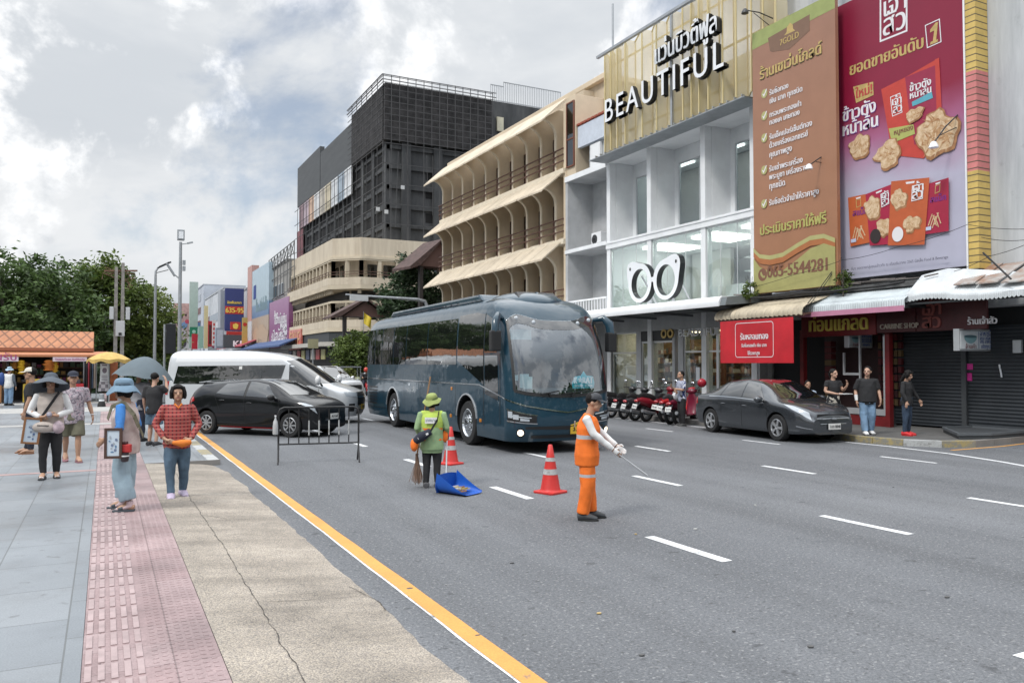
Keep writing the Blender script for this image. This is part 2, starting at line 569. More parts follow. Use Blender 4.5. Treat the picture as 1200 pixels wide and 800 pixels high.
def worn_paint(name,col,wear=0.62,under=(0.13,0.137,0.15)):
 t,b,N,L,tc_,noise,scaled,ramp,mix,bump=node_mat(name)
 w=ramp(noise(9,8,.75),[(wear,0.0),(wear+.12,0.85)])
 c=mix(1.0,(*col,),ramp(noise(2.0,5),[(0.3,.86),(.7,1.06)]),'MULTIPLY')
 c=mix(w,c,under)
 c=mix(1.0,c,ramp(noise(80,2),[(0.3,.88),(.7,1.1)]),'MULTIPLY')
 L(c,b.inputs['Base Color']);b.inputs['Roughness'].default_value=0.7
worn_paint('white_line',(0.70,0.71,0.72),0.54)
worn_paint('yellow_line',(0.60,0.30,0.075),0.60)
worn_paint('kerb_white',(0.42,0.43,0.43),0.5,(0.2,0.2,0.19))
worn_paint('kerb_yellow',(0.36,0.29,0.13),0.42,(0.2,0.2,0.19))
worn_paint('kerb_grey',(0.22,0.21,0.20),0.7)
mb=MB()
S=1800
xs=[-S,-60,-10,0,30,120,S];ys=[-S,-40,0,30,80,200,S]
mb.add([(x,y,0)for x in xs for y in ys],[(i*7+j,i*7+7+j,i*7+8+j,i*7+1+j)for i in range(6)for j in range(6)])
struct(mb.build('road','asphalt',**NR))
PZ=0.10
struct(bx('pavement','granite_paving',None,-70,-0.10,-12,60,-0.05,PZ))
struct(bx('pavement','granite_paving',None,0.664,1.72,15.72,60,-0.05,PZ))
mat('pink_bar',(.355,.27,.268),.55,var=.16,scale=5)
mb=MB();mb.box(-0.098,0.662,-12,60,-0.05,PZ-0.006);mb.slot(1)
y=2.4
while y<21.5:
 for k in range(5):
  xx=-0.082+k*0.070
  mb.box(xx,xx+0.036,y,y+0.255,PZ-0.008,PZ)
 y+=0.30
mb.slot(0);y=2.4
while y<12:
 for k in range(7):
  xx=0.285+k*0.053
  mb.box(xx,xx+0.033,y+(0.02 if k%2 else 0),y+0.028+(0.02 if k%2 else 0),PZ-0.008,PZ-0.004)
 y+=0.075
struct(mb.build('tactile_paving',['pink_paving','pink_bar']))
struct(bx('paving_band',mat('rose_tile',(0.34,0.23,0.22),0.5,var=.15),None,-9,-0.104,15.0,15.18,0.05,PZ+.004))
for(y0,y1)in((26.4,27.0),(33.5,37.0),(40.5,42.2)):
 struct(bx('paving_band',mat('pale_stone',(0.36,0.355,0.34),0.6,var=.15)if 'pale_stone' not in M else 'pale_stone',None,-40,1.71,y0,y1,0.05,PZ+.004))
rnd=random.Random(3)
mb=MB()
n=90
ed=[]
for i in range(n+1):
 y=1.0+(15.70-1.0)*i/n
 e=1.93+0.035*mnoise.noise(Vector((y*0.9,0,0)))*2+0.03*mnoise.noise(Vector((y*4.3,3,0)))+0.012*mnoise.noise(Vector((y*15,7,0)))
 if y>14.6:e-=(y-14.6)*0.12
 ed.append((y,e))
def rz_(x):
 return 0.098-0.09*max(0,(x-0.664)/1.27)**1.2
for(y0,e0),(y1,e1)in zip(ed,ed[1:]):
 xs=[0.664,0.9,1.05,1.3,1.6]
 r0=[(x,y0,rz_(x))for x in xs]+[(e0,y0,0.006),(e0+.01,y0,-.02)]
 r1=[(x,y1,rz_(x))for x in xs]+[(e1,y1,0.006),(e1+.01,y1,-.02)]
 for k in range(len(r0)-1):
  mb.add([r0[k],r0[k+1],r1[k+1],r1[k]],[(0,1,2,3)])
struct(mb.build('paved_ramp','aggregate_paving',smooth=40,weld=1e-4))
dirt=mat('crack_dirt',(0.06,0.055,0.05),0.95)
def crack(pts,w,zf,seed,mb):
 rr=random.Random(seed)
 P=[]
 for(a,b_)in zip(pts,pts[1:]):
  k=max(2,int((Vector(b_)-Vector(a)).length/0.06))
  for i in range(k):
   p=Vector(a).lerp(Vector(b_),i/k)
   P.append((p.x+.02*mnoise.noise(Vector((p.x*3,p.y*5,seed)))+rr.uniform(-.004,.004),p.y+.02*mnoise.noise(Vector((p.x*5,p.y*3,seed+9)))))
 for(a,b_)in zip(P,P[1:]):
  d=Vector((b_[0]-a[0],b_[1]-a[1]));nn=Vector((-d.y,d.x)).normalized()*w*rr.uniform(.4,1.2)/2
  q=[(a[0]+nn.x,a[1]+nn.y),(a[0]-nn.x,a[1]-nn.y),(b_[0]-nn.x,b_[1]-nn.y),(b_[0]+nn.x,b_[1]+nn.y)]
  mb.add([(x,y,zf(x)+.004)for x,y in q],[(0,1,2,3)])
mb=MB()
crack([(1.03,3.4),(1.05,6),(1.07,8.2),(1.05,11.5),(1.08,15.4)],.007,rz_,1,mb)
crack([(1.06,6.3),(1.4,6.25),(1.9,6.3)],.006,rz_,2,mb)
crack([(1.06,10.2),(1.3,9.9),(1.8,9.8)],.007,rz_,3,mb)
crack([(0.67,12.6),(1.05,12.9),(1.5,12.6)],.005,rz_,4,mb)
crack([(1.85,6.6),(1.94,6.2),(1.93,5.8)],.008,rz_,5,mb)
struct(mb.build('ramp_cracks',dirt,**NR))
mb=MB()
struct(MB().box(0.664,1.94,15.70,15.72,-0.05,PZ).build('kerb_end','kerb_grey'))
mb=MB();y=15.72;k=0
for mm in('kerb_white','kerb_yellow'):
 m2=MB();y=15.72;k=0
 while y<24:
  y1=y+1.0
  if(k%2==0)==(mm=='kerb_white'):m2.box(1.722,1.93,y,y1-.012,-0.05,PZ)
  y=y1;k+=1
 if mm=='kerb_white':m2.box(1.722,1.93,y,60,-.05,PZ)
 struct(m2.build('kerb',mm,bevel=0.012))
def ribbon(mb,x0,x1,ya,yb,z,seed,step=0.35,wob=0.008):
 k=max(1,int((yb-ya)/step))
 f=lambda x,y,s:x+wob*mnoise.noise(Vector((y*1.3,s,seed)))
 for i in range(k):
  y0=ya+(yb-ya)*i/k;y1=ya+(yb-ya)*(i+1)/k
  mb.add([(f(x0,y0,0),y0,z),(f(x1,y0,5),y0,z),(f(x1,y1,5),y1,z),(f(x0,y1,0),y1,z)],[(0,1,2,3)])
 return mb
struct(ribbon(MB(),2.185,2.22,1.2,24,.004,1,wob=.012).build('lane_line','white_line',**NR))
struct(ribbon(MB(),2.205,2.345,1.2,24,.008,2).build('lane_line','yellow_line',**NR))
for lx,w in((5.3,.13),(7.93,.12),(10.82,.12),(14.03,.10)):
 k=0
 mb=MB()
 for k in range(-1,16):
  y0=5.86+3.93*k
  ribbon(mb,lx-w/2,lx+w/2,y0,y0+1.22,.004,lx+k)
 struct(mb.build('lane_line','white_line',**NR))
def path_line(pts,w,m,z=.004,name='lane_line'):
 mb=MB();P=[Vector(p)for p in pts]
 for a,b_ in zip(P,P[1:]):
  d=(b_-a).normalized();nn=Vector((-d.y,d.x))*w/2
  mb.add([(a.x+nn.x,a.y+nn.y,z),(a.x-nn.x,a.y-nn.y,z),(b_.x-nn.x,b_.y-nn.y,z),(b_.x+nn.x,b_.y+nn.y,z)],[(0,1,2,3)])
 return struct(mb.build(name,m,**NR))
pp=[(15.75,60),(15.75,16.0),(15.85,13.6),(15.9,12.2),(15.75,10.7),(15.35,9.4),(15.05,8.7),(14.2,7.2),(13.3,5.6)]
path_line(pp,.11,'white_line')
path_line([(16.4,11.1),(18.2,11.1),(20.5,11.4),(26,12.2)],.10,'yellow_line')
mb=MB()
corner=[(16.15,60),(16.15,12.9),(16.3,12.2),(16.75,11.55),(17.5,11.25),(19.0,11.35),(24,12.0)]
poly=[(26,60)]+corner+[(26,12.2)]
poly=[(40,60)]+[(x+.14,y)for x,y in corner[:2]]+[(x+.1,y+.1)for x,y in corner[2:]]+[(40,12.9)]
mb.prism(poly,lambda u,v,d:(u,v,d),-.05,.148)
struct(mb.build('sidewalk','concrete_paving'))
segs=[]
P=[Vector((x,y))for x,y in corner]
for a,b_ in zip(P,P[1:]):
 L_=(b_-a).length;k=max(1,round(L_/.9))
 for i in range(k):segs.append((a.lerp(b_,i/k),a.lerp(b_,(i+1)/k)))
for mm,test in(('kerb_white',lambda a:11.45<a.y<12.25 and a.x<16.6),('kerb_yellow',lambda a:11.3<a.y<14 and a.x<18),('kerb_grey',lambda a:True)):
 m2=MB();rest=[]
 for a,b_ in segs:
  if test(a):
   d=(b_-a).normalized();q=a+d*.006;r=b_-d*.006
   nn=Vector((-d.y,d.x))*.14
   pl=[(q.x,q.y),(r.x,r.y),(r.x+nn.x,r.y+nn.y),(q.x+nn.x,q.y+nn.y)]
   m2.prism(pl,lambda u,v,d_:(u,v,d_),-.05,.15)
  else :rest.append((a,b_))
 segs=rest
 struct(m2.build('kerb',mm,bevel=.012))
# ================================================================== THE SHOP ROW ACROSS THE ROAD
mat('white_plaster',(0.78,0.795,0.81),0.8,var=.05,scale=1.2,bump=.08,bscale=14)
mat('old_plaster',(0.50,0.52,0.53),0.85,var=.14,scale=.7,bump=.15,bscale=12)
mat('grey_plaster',(0.46,0.47,0.48),0.85,var=.12,scale=1.0,bump=.12)
mat('dark_inside',(0.03,0.03,0.033),0.9)
mat('room_wall',(0.45,0.43,0.40),0.9,var=.05)
mat('alu',(0.62,0.64,0.66),0.35,metal=.6)
mat('dark_metal',(0.035,0.037,0.04),0.45,metal=.3)
mat('black_rubber',(0.015,0.015,0.016),0.7)
mat('steel',(0.38,0.40,0.42),0.4,metal=.7,var=.1)
mat('rusty_steel',(0.16,0.085,0.06),0.75,var=.25,scale=6)
mat('shelf_white',(0.75,0.75,0.73),0.5)
mat('warm_wood',(0.30,0.17,0.08),0.5,var=.2)
mat('lamp_warm',(1.0,0.80,0.52),0.5,emit=4.5)
mat('room_fill_glow',(1.0,0.97,0.90),0.5,emit=4.5)  # glow added to brighten the upper rooms behind their windows
mat('letter_white',(0.80,0.82,0.85),0.35)
mat('letter_black',(0.012,0.013,0.016),0.35)
glass('shop_glass',(0.90,0.96,0.95),0.10,.01,.9)
glass('room_glass',(0.80,0.88,0.90),0.16,.01,.8)
glass('dark_glass',(0.20,0.23,0.25),0.10,.02,.4)
FX=19.5
CY=[20.19,22.72,25.98,28.88]
shop=thing('shop_building','white eyewear shop building with glazed upper floor and deep white recessed bays','building',(FX,24.5,0))
W=lambda nm,m,*a,bevel=0.0:bx(nm,m,shop,*a,bevel=bevel)
mb=MB()
for y in CY:mb.box(FX,FX+.32,y-.13,y+.13,.15,10.62)
mb.build('column','white_plaster',shop,world=True,bevel=.012)
for(z0,z1,pr)in((6.86,7.16,.05),(10.62,10.86,.06),(3.86,4.16,.04)):
 W('beam','white_plaster',FX-pr,FX+.34,20.02,29.02,z0,z1,bevel=.015)
 W('moulding','white_plaster',FX-pr-.03,FX-pr,20.02,29.02,z1-.09,z1,bevel=.01)
mb=MB()
mb.box(27.0,27.15,20.06,29.0,0.15,12.5)
mb.box(FX+.33,27.0,20.06,20.2,.15,12.7);mb.box(FX+.33,27.0,28.86,29.0,.15,12.7)
for z in(3.9,6.90,10.64,12.55):mb.box(FX+.345,27.0,20.205,28.855,z,z+.2)
mb.box(FX+.3,FX+.45,20.205,28.855,10.87,12.5)
mb.build('wall','white_plaster',shop,**WT)
for a,b_ in zip(CY,CY[1:]):
 mb=MB()
 mb.box(FX+.33,20.78,b_-.14,b_-.02,7.11,10.63)
 mb.box(FX+.33,20.78,a+.02,a+.14,7.11,10.63)
 mb.box(20.72,20.86,a+.14,a+.42,7.11,10.63)
 mb.box(20.72,20.86,b_-.36,b_-.14,7.11,10.63)
 mb.box(20.72,20.86,a+.42,b_-.36,10.05,10.63)
 mb.box(20.72,20.86,a+.42,b_-.36,7.11,7.22)
 mb.build('recess','white_plaster',shop,**WT)
 w=MB()
 for(y0,y1)in((a+.42,a+.48),(b_-.42,b_-.36),((a+b_)/2-.02,(a+b_)/2+.02)):w.box(20.74,20.80,y0,y1,7.22,10.05)
 w.box(20.74,20.80,a+.48,b_-.42,9.99,10.05);w.box(20.74,20.80,a+.48,b_-.42,7.22,7.28)
 w=w.build('window','alu',shop,**WT)
 bx('pane','room_glass',w,20.765,20.772,a+.48,b_-.42,7.28,9.99)
 w=MB();z0,z1=4.16,6.86
 for(y0,y1)in((a+.13,a+.17),(b_-.17,b_-.13)):w.box(FX+.06,FX+.12,y0,y1,z0,z1)
 for q in(1/3,2/3):w.box(FX+.08,FX+.10,a+(b_-a)*q-.012,a+(b_-a)*q+.012,z0+.05,z1-.05)
 w.box(FX+.06,FX+.12,a+.17,b_-.17,z1-.05,z1);w.box(FX+.06,FX+.12,a+.17,b_-.17,z0,z0+.05)
 w=w.build('window','alu',shop,**WT)
 bx('pane','shop_glass',w,FX+.085,FX+.095,a+.172,b_-.172,z0+.052,z1-.052)
mb=MB()
for y in(20.6,21.3):W('cabinet','shelf_white',22.4,22.8,y,y+.5,4.2,6.0)
for z in(4.75,5.25,5.75,6.25):W('shelf','shelf_white',20.8,21.2,20.5,22.0,z,z+.04)
W('partition','shelf_white',24.0,24.2,26.2,28.7,4.12,6.88);W('partition','shelf_white',24.0,24.2,20.5,21.9,4.12,6.88);W('partition','room_wall',23.4,23.5,20.21,28.85,7.12,10.6)
mb=MB()
for yc in(24.9,23.6,22.6):
 pts=[(-.42,0),(.42,0)]+[(.42*math.cos(R(t)),1.25+.42*math.sin(R(t)))for t in range(0,181,15)]
 mb.prism(pts,lambda u,v,d,yc=yc:(26.0-d,yc+u,4.15+v),0,.1)
mb.build('display_niche','warm_wood',shop,**WT)
for y in(22.95,24.3,27.0):W('counter','shelf_white',21.6,22.0,y,y+.9,4.12,4.95)
for y,c in((23.3,(.5,.05,.03)),(26.2,(.6,.45,.3)),(20.9,(.05,.2,.12))):W('display_box',paint(c),21.0,21.3,y,y+.6,8.3,8.75)
for y in(21,23.6,27.2):W('counter','shelf_white',21.0,21.4,y-.7,y+.5,7.2,8.29)
for y in(21.4,24.4,27.4):W('ceiling_light_or_fill','room_fill_glow',21.4,22.6,y-.6,y+.6,10.56,10.62)  # unseen glow panels added to lift the third floor rooms
mb=MB()
for y0,y1 in((19.98,20.32),(23.95,24.25),(24.45,24.6),(26.62,26.95),(28.75,29.05)):mb.box(FX+.05,FX+.4,y0,y1,.15,3.2)
mb.box(FX+.02,FX+.4,19.98,29.05,3.2,3.86)
mb.build('shopfront','grey_plaster',shop,world=True,bevel=.01)
for(y0,y1,zt)in((20.32,22.1,3.2),(22.1,23.95,3.2),(24.6,26.62,2.78),(26.95,28.75,3.2)):
 w=MB()
 for y in(y0,y1-.06):w.box(FX+.1,FX+.17,y,y+.06,.2,zt)
 w.box(FX+.1,FX+.17,y0+.06,y1-.06,zt-.07,zt);w.box(FX+.1,FX+.17,y0+.06,y1-.06,.2,.36)
 if zt>3:w.box(FX+.1,FX+.17,y0+.06,y1-.06,2.3,2.36)
 w=w.build('shop_window','alu',shop,**WT)
 bx('pane','shop_glass',w,FX+.13,FX+.14,y0+.062,y1-.062,.362,zt-.072)
bx('shutter_box','dark_metal',shop,FX+.06,FX+.4,24.6,26.62,2.79,3.19)
rr=random.Random(5)
gm=[paint(c,.5)for c in((.5,.45,.38),(.75,.73,.7),(.2,.3,.3),(.55,.3,.2),(.12,.12,.13),(.65,.6,.5),(.25,.12,.08))]
for z in(.7,1.1,1.5,1.9,2.3):
 for y0,y1,X in((20.45,23.7,21.62),(24.75,28.5,21.92)):
  W('shelf','warm_wood',X-.02,X+.33,y0-.05,y1+.1,z,z+.03)
  y=y0;gd=MB()
  while y<y1:
   w_=rr.uniform(.08,.26);gd.slot(rr.randrange(len(gm)))
   if rr.random()<.8:gd.box(X,X+.22,y,y+w_,z+.032,z+rr.uniform(.14,.30))
   y+=w_+.03
  gd=gd.build('goods',gm,shop,**WT);gd['kind']='stuff'
W('back_panel','warm_wood',21.95,22.05,20.4,23.8,.2,2.9);W('back_panel','warm_wood',22.25,22.35,24.7,28.6,.2,2.9)
for y0,y1 in((20.7,22.0),(22.4,23.6),(24.9,26.3),(27.2,28.4)):
 W('counter','shelf_white',20.3,20.8,y0,y1,.2,1.05)
for y in(20.9,22.0,23.1,25.0,26.0,27.4,28.2):W('ceiling_light_or_fill','lamp_warm',20.6,21.2,y-.2,y+.2,3.12,3.16)
for y in(21.2,24.0,27.2):W('ceiling_light_or_fill','room_fill_glow',20.6,22.6,y-.7,y+.7,6.80,6.84)  # glow panels added to brighten the glazed storey
W('notice','letter_white',FX+.04,FX+.048,23.0,23.2,1.25,1.75)
fn=face_street(FX+.018,24.12,2.90)
text_mb('BEAUTIFUL',fn,.36,0,0,.06,.006,width=2.3).build('lettering','letter_white',shop,**WT)
lo=MB()
for cy in(24.62,25.02):lo.lathe([(.10,0),(.18,0),(.18,.05),(.10,.05),(.10,0)],18,Matrix.Translation((FX+.015,cy,3.05))@Matrix.Rotation(R(-90),4,'Y'),cap=False)
lo.build('emblem',mat('brass',(.45,.33,.13),.4,metal=.7),shop,**WT)
def perforated(name,col,open_=.42):
 m=bpy.data.materials.new(name);m.use_nodes=True;M[name]=m
 t=m.node_tree;b=t.nodes['Principled BSDF'];b.inputs['Base Color'].default_value=(*col,1);b.inputs['Roughness'].default_value=.5
 tr=t.nodes.new('ShaderNodeBsdfTransparent');mx=t.nodes.new('ShaderNodeMixShader');mx.inputs[0].default_value=open_
 t.links.new(b.outputs[0],mx.inputs[1]);t.links.new(tr.outputs[0],mx.inputs[2])
 t.links.new(mx.outputs[0],t.nodes['Material Output'].inputs[0])
 return m
perforated('gold_mesh',(0.70,0.61,0.40),.36)
mat('gold_frame',(0.62,0.52,0.28),.45)
scr=thing('facade_screen','gold perforated metal screen folded into upright pleats above the white bays','screen',(18.9,24,10.7))
edges=[707,713,720,727.5,737,757,774,792,805,815,824,835,852,868,886,900,915]
ys=[PX(e,150,18.8).y for e in edges]
sheet=MB();fr=MB()
ZB,ZT=10.72,15.02
for i,(a,b_)in enumerate(zip(ys,ys[1:])):
 x0,x1=(19.12,18.62)
 zt=ZT
 sheet.add([(x0,a,ZB),(x1,b_,ZB),(x1,b_,zt),(x0,a,zt)],[(0,1,2,3)])
 sheet.add([(x1,b_,ZB),(x0,b_-.02,ZB),(x0,b_-.02,zt),(x1,b_,zt)],[(0,1,2,3)])
 fr.beam((x1,b_,ZB),(x1,b_,zt),.045);fr.beam((x0,a,zt-.02),(x1,b_,zt-.02),.05);fr.beam((x0,a,ZB+.02),(x1,b_,ZB+.02),.04)
 fr.beam((x0+.02,a,ZB),(x0+.02,a,zt),.04)
sheet.build('panel','gold_mesh',scr,world=True,**NR)
for z in(11.5,12.9,14.6):fr.beam((19.2,ys[0],z),(19.2,ys[-1],z),.06)
fr.build('frame','gold_frame',scr,**WT)
mb=MB();mb.beam((18.62,ys[7],ZB-.1),(18.62,ys[7],ZT),.10,.07);mb.build('post','steel',scr,**WT)
mb=MB();mb.box(18.55,19.45,19.55,28.95,10.62,10.66)
for i in range(26):mb.box(18.5,18.62,19.6+i*.35,19.64+i*.35,10.66,10.72)
mb.build('ledge','steel',scr,**WT)
def sign_letters(name,label,body,X,yl,yr,z,size,bold,dep=.16,sp=1.0):
 mb=text_mb(body,face_street(X,yl,z),size,0,0,dep,bold,width=(yl-yr),side_slot=1,res=4,free=True,spacing=sp)
 o=mb.build(name,['letter_white','letter_black'],None,**NR)
 ob=MB();text_mb(body,face_street(X+.06,yl+.035,z-.035),size,0,0,.05,bold+.018,width=(yl-yr)+.03,res=4,mb=ob,free=True,spacing=sp)
 return o,ob.build('letter_edge','letter_black',o,**NR)
o,_=sign_letters('sign_letters','','BEAUTIFUL',18.52,27.5,20.4,11.86,1.36,.014,sp=1.25)
tag(o,'large white block letters with black edges reading BEAUTIFUL on the gold screen','sign')
o,_=sign_letters('sign_letters','','แว่นบิวตี้ฟูล',18.52,24.1,20.72,13.16,1.02,.03)
tag(o,'smaller white Thai letters with black edges above the word BEAUTIFUL','sign')
rail=thing('light_rail','long grey tube rail on arms in front of the top of the gold screen','rail',(17.4,24,15))
mb=MB();a=PX(700,68,17.6);b_=PX(812,-8,17.6);b_.z=a.z
mb.beam(a,b_,.12,.10)
for f in(.04,.45,.8):
 p=a.lerp(b_,f);mb.beam(p,(18.7,p.y,14.9),.05)
mb.build('tube','steel',rail,**WT)
mast=MB().tube([(23,33.6,10.5),(23,33.6,21.6)],.06,6).build('antenna_mast','steel')
p=PX(718,5,23.0);mast.location=(0,p.y-33.6,p.z-21.6)
tag(mast,'thin upright mast rising behind the gold screen','mast')
def specs(name,parent,X,yc,zc,s,mats,dep):
 mb=MB()
 n=48
 for sgn in(1,-1):
  cy=yc+sgn*.80*s
  out,inn=[],[]
  for i in range(n):
   a=2*math.pi*i/n
   ca,sa=math.cos(a)*sgn,math.sin(a)
   k=.76+.0*ca
   d=a if sgn>0 else math.pi-a
   ang=math.atan2(sa,ca)
   g=max(0.0,math.cos(ang-R(46)))
   k+=.34*g**9
   if sa>0 and ca<0:k=min(k,.80)
   out.append((cy+k*math.cos(a)*s*0.98,zc+k*sa*s))
   inn.append((cy+.55*math.cos(a)*s*.98,zc-.03*s+.58*sa*s))
  for i in range(n):
   j=(i+1)%n
   for(ring,d,sl)in((0,dep,0),):
    mb.slot(0);mb.add([(X-dep,*out[i]),(X-dep,*out[j]),(X-dep,*inn[j]),(X-dep,*inn[i])],[(0,1,2,3)])
    mb.slot(1);mb.add([(X-dep,*out[i]),(X-dep,*out[j]),(X,*out[j]),(X,*out[i])],[(0,1,2,3)])
    mb.add([(X-dep,*inn[i]),(X-dep,*inn[j]),(X,*inn[j]),(X,*inn[i])],[(0,1,2,3)])
    mb.add([(X,*out[i]),(X,*out[j]),(X,*inn[j]),(X,*inn[i])],[(0,1,2,3)])
  cyc,czc=cy+sgn*.62*s,zc+.60*s
  pts=[(cyc+.055*s*math.cos(2*math.pi*i/12),czc+.07*s*math.sin(2*math.pi*i/12))for i in range(12)]
  mb.slot(1);mb.add([(X-dep-.006,*p)for p in pts],[tuple(range(12))])
 mb.slot(0);mb.box(X-dep+.004,X-.01,yc-.10*s,yc+.10*s,zc-.02*s,zc+.16*s)
 return mb
gl=thing('spectacles_sign','giant white pair of spectacles with black edges standing on the shop canopy','sign',(18.4,24.2,4.05))
specs('',gl,18.55,24.2,4.98,.99,None,.24).build('spectacles',['letter_white','letter_black'],gl,world=True,**NR)
mb=MB()
for y in(23.2,25.2):
 mb.beam((18.5,y,4.05),(18.5,y,4.4),.07);mb.beam((19.4,y,4.05),(18.56,y,5.3),.05)
mb.build('stand','letter_white',gl,**WT)
can=thing('canopy','long white shop canopy under the giant spectacles','canopy',(17.4,24,3.8))
mb=MB()
prof=[(17.30,3.70),(17.28,3.84),(17.34,3.97),(17.46,4.03),(19.46,4.07),(19.46,3.87),(17.44,3.80)]
mb.prism(prof,lambda u,v,d:(u,d,v),19.42,33.5)
mb.build('roof','white_plaster',can,world=True,smooth=40)
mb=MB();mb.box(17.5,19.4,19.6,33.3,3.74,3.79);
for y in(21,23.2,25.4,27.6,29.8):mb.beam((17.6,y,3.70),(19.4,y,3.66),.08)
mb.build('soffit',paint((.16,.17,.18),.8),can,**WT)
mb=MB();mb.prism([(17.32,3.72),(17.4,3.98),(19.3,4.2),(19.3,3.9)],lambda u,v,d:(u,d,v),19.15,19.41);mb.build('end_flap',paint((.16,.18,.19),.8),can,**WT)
th=thing('townhouse','narrow grey plaster house with stacked recessed balconies beside the white shop','building',(19.5,30.8,0))
mb=MB()
mb.box(19.5,27,32.3,32.5,.15,10.5);mb.box(20.9,21.05,29.03,32.3,.15,10.5)
for z in(3.75,7.05,10.5):mb.box(19.5,27,29.03,32.5,z,z+.22)
mb.box(19.52,19.6,29.04,32.3,4.0,4.05)
mb.build('wall','grey_plaster',th,**WT)
bx('edge_beam','white_plaster',th,19.45,19.5,29.03,32.5,7.08,7.24);bx('edge_beam','white_plaster',th,19.45,19.5,29.03,32.5,10.5,10.75)
mb=MB();mb.box(19.9,20.1,29.1,31.0,10.75,12.9);mb.box(21,21.1,29.1,32.4,10.75,13.4);mb.build('parapet','old_plaster',th,**WT)
mb=MB();mb.box(19.7,19.9,29.1,31.7,12.0,13.0);mb.build('sign_panel',paint((.55,.60,.68)),th,**WT)
mb=MB();mb.box(19.75,19.88,29.9,30.7,10.8,11.9);mb.build('louvre','white_plaster',th,**WT)
mb=MB()
for k in range(10):mb.box(19.65,21.6,29.1+k*.3,29.33+k*.3,13.05,13.14)
mb.box(19.8,21.6,29.1,32.1,13.0,13.06)
mb.build('roof',mat('red_tile',(.30,.07,.04),.7,var=.2),th,**WT)
for z in(4.1,7.35):
 w=MB()
 for y in(29.5,30.45):w.box(20.84,20.89,y,y+.07,z,z+2.3)
 w.box(20.84,20.89,29.57,30.45,z+2.23,z+2.3);w.box(20.84,20.89,29.57,30.45,z+1.2,z+1.25)
 w=w.build('window','white_plaster',th,**WT);bx('pane','dark_glass',w,20.85,20.87,29.571,30.449,z,z+2.22)
mb=MB()
for i in range(14):mb.box(19.52,19.56,29.1+i*.23,29.14+i*.23,3.98,4.75)
mb.box(19.5,19.58,29.05,32.3,4.75,4.82);mb.build('balustrade','white_plaster',th,**WT)
ac=thing('air_conditioner','white outdoor air conditioner unit on the grey house balcony','air conditioner',(20.2,30.75,7.27))
bx('casing','white_plaster',ac,20.05,20.4,30.3,31.1,7.30,7.92,bevel=.02)
mb=MB();mb.lathe([(.22,0),(.22,.015),(.05,.03),(.05,0)],20,Matrix.Translation((20.048,30.82,7.6))@Matrix.Rotation(R(-90),4,'Y'));mb.build('fan_grille','dark_metal',ac,**WT)
mb=MB();mb.box(20.1,20.16,30.3,31.1,7.27,7.30);mb.box(20.3,20.36,30.3,31.1,7.27,7.30);mb.build('foot','dark_metal',ac,**WT)
# ================================================================== BILLBOARDS, AWNINGS AND FRONTS TO THE RIGHT
mat('gold_print',(0.50,0.36,0.13),.5,var=.15,scale=6)
mat('white_print',(0.74,0.72,0.74),.5)
def sheet_of(name,stops,z0,z1,streak=.05,noise_amp=.0):
 0
 m=bpy.data.materials.new(name);m.use_nodes=True;M[name]=m
 t=m.node_tree;b=t.nodes['Principled BSDF'];b.inputs['Roughness'].default_value=.45
 tc_=t.nodes.new('ShaderNodeTexCoord');sp=t.nodes.new('ShaderNodeSeparateXYZ');t.links.new(tc_.outputs['Object'],sp.inputs[0])
 nz=t.nodes.new('ShaderNodeTexNoise');nz.inputs['Scale'].default_value=.8;t.links.new(tc_.outputs['Object'],nz.inputs['Vector'])
 ma=t.nodes.new('ShaderNodeMath');ma.operation='MULTIPLY_ADD';ma.inputs[1].default_value=noise_amp;t.links.new(nz.outputs['Fac'],ma.inputs[0]);t.links.new(sp.outputs[2],ma.inputs[2])
 mr=t.nodes.new('ShaderNodeMapRange');mr.inputs[1].default_value=z0+noise_amp/2;mr.inputs[2].default_value=z1+noise_amp/2;t.links.new(ma.outputs[0],mr.inputs[0])
 r=t.nodes.new('ShaderNodeValToRGB');cr=r.color_ramp
 while len(cr.elements)<len(stops):cr.elements.new(.5)
 for e,(p,c)in zip(cr.elements,stops):e.position=p;e.color=(*c,1)
 t.links.new(mr.outputs[0],r.inputs[0])
 n2=t.nodes.new('ShaderNodeTexNoise');n2.inputs['Scale'].default_value=1.4;n2.inputs['Detail'].default_value=6;t.links.new(tc_.outputs['Object'],n2.inputs['Vector'])
 r2=t.nodes.new('ShaderNodeValToRGB');r2.color_ramp.elements[0].position=.35;r2.color_ramp.elements[1].position=.65
 r2.color_ramp.elements[0].color=(1-streak,)*3+(1,);r2.color_ramp.elements[1].color=(1+streak,)*3+(1,)
 t.links.new(n2.outputs['Fac'],r2.inputs[0])
 mx=t.nodes.new('ShaderNodeMix');mx.data_type='RGBA';mx.blend_type='MULTIPLY';mx.inputs[0].default_value=1
 t.links.new(r.outputs[0],mx.inputs[6]);t.links.new(r2.outputs[0],mx.inputs[7]);t.links.new(mx.outputs[2],b.inputs['Base Color'])
 return m
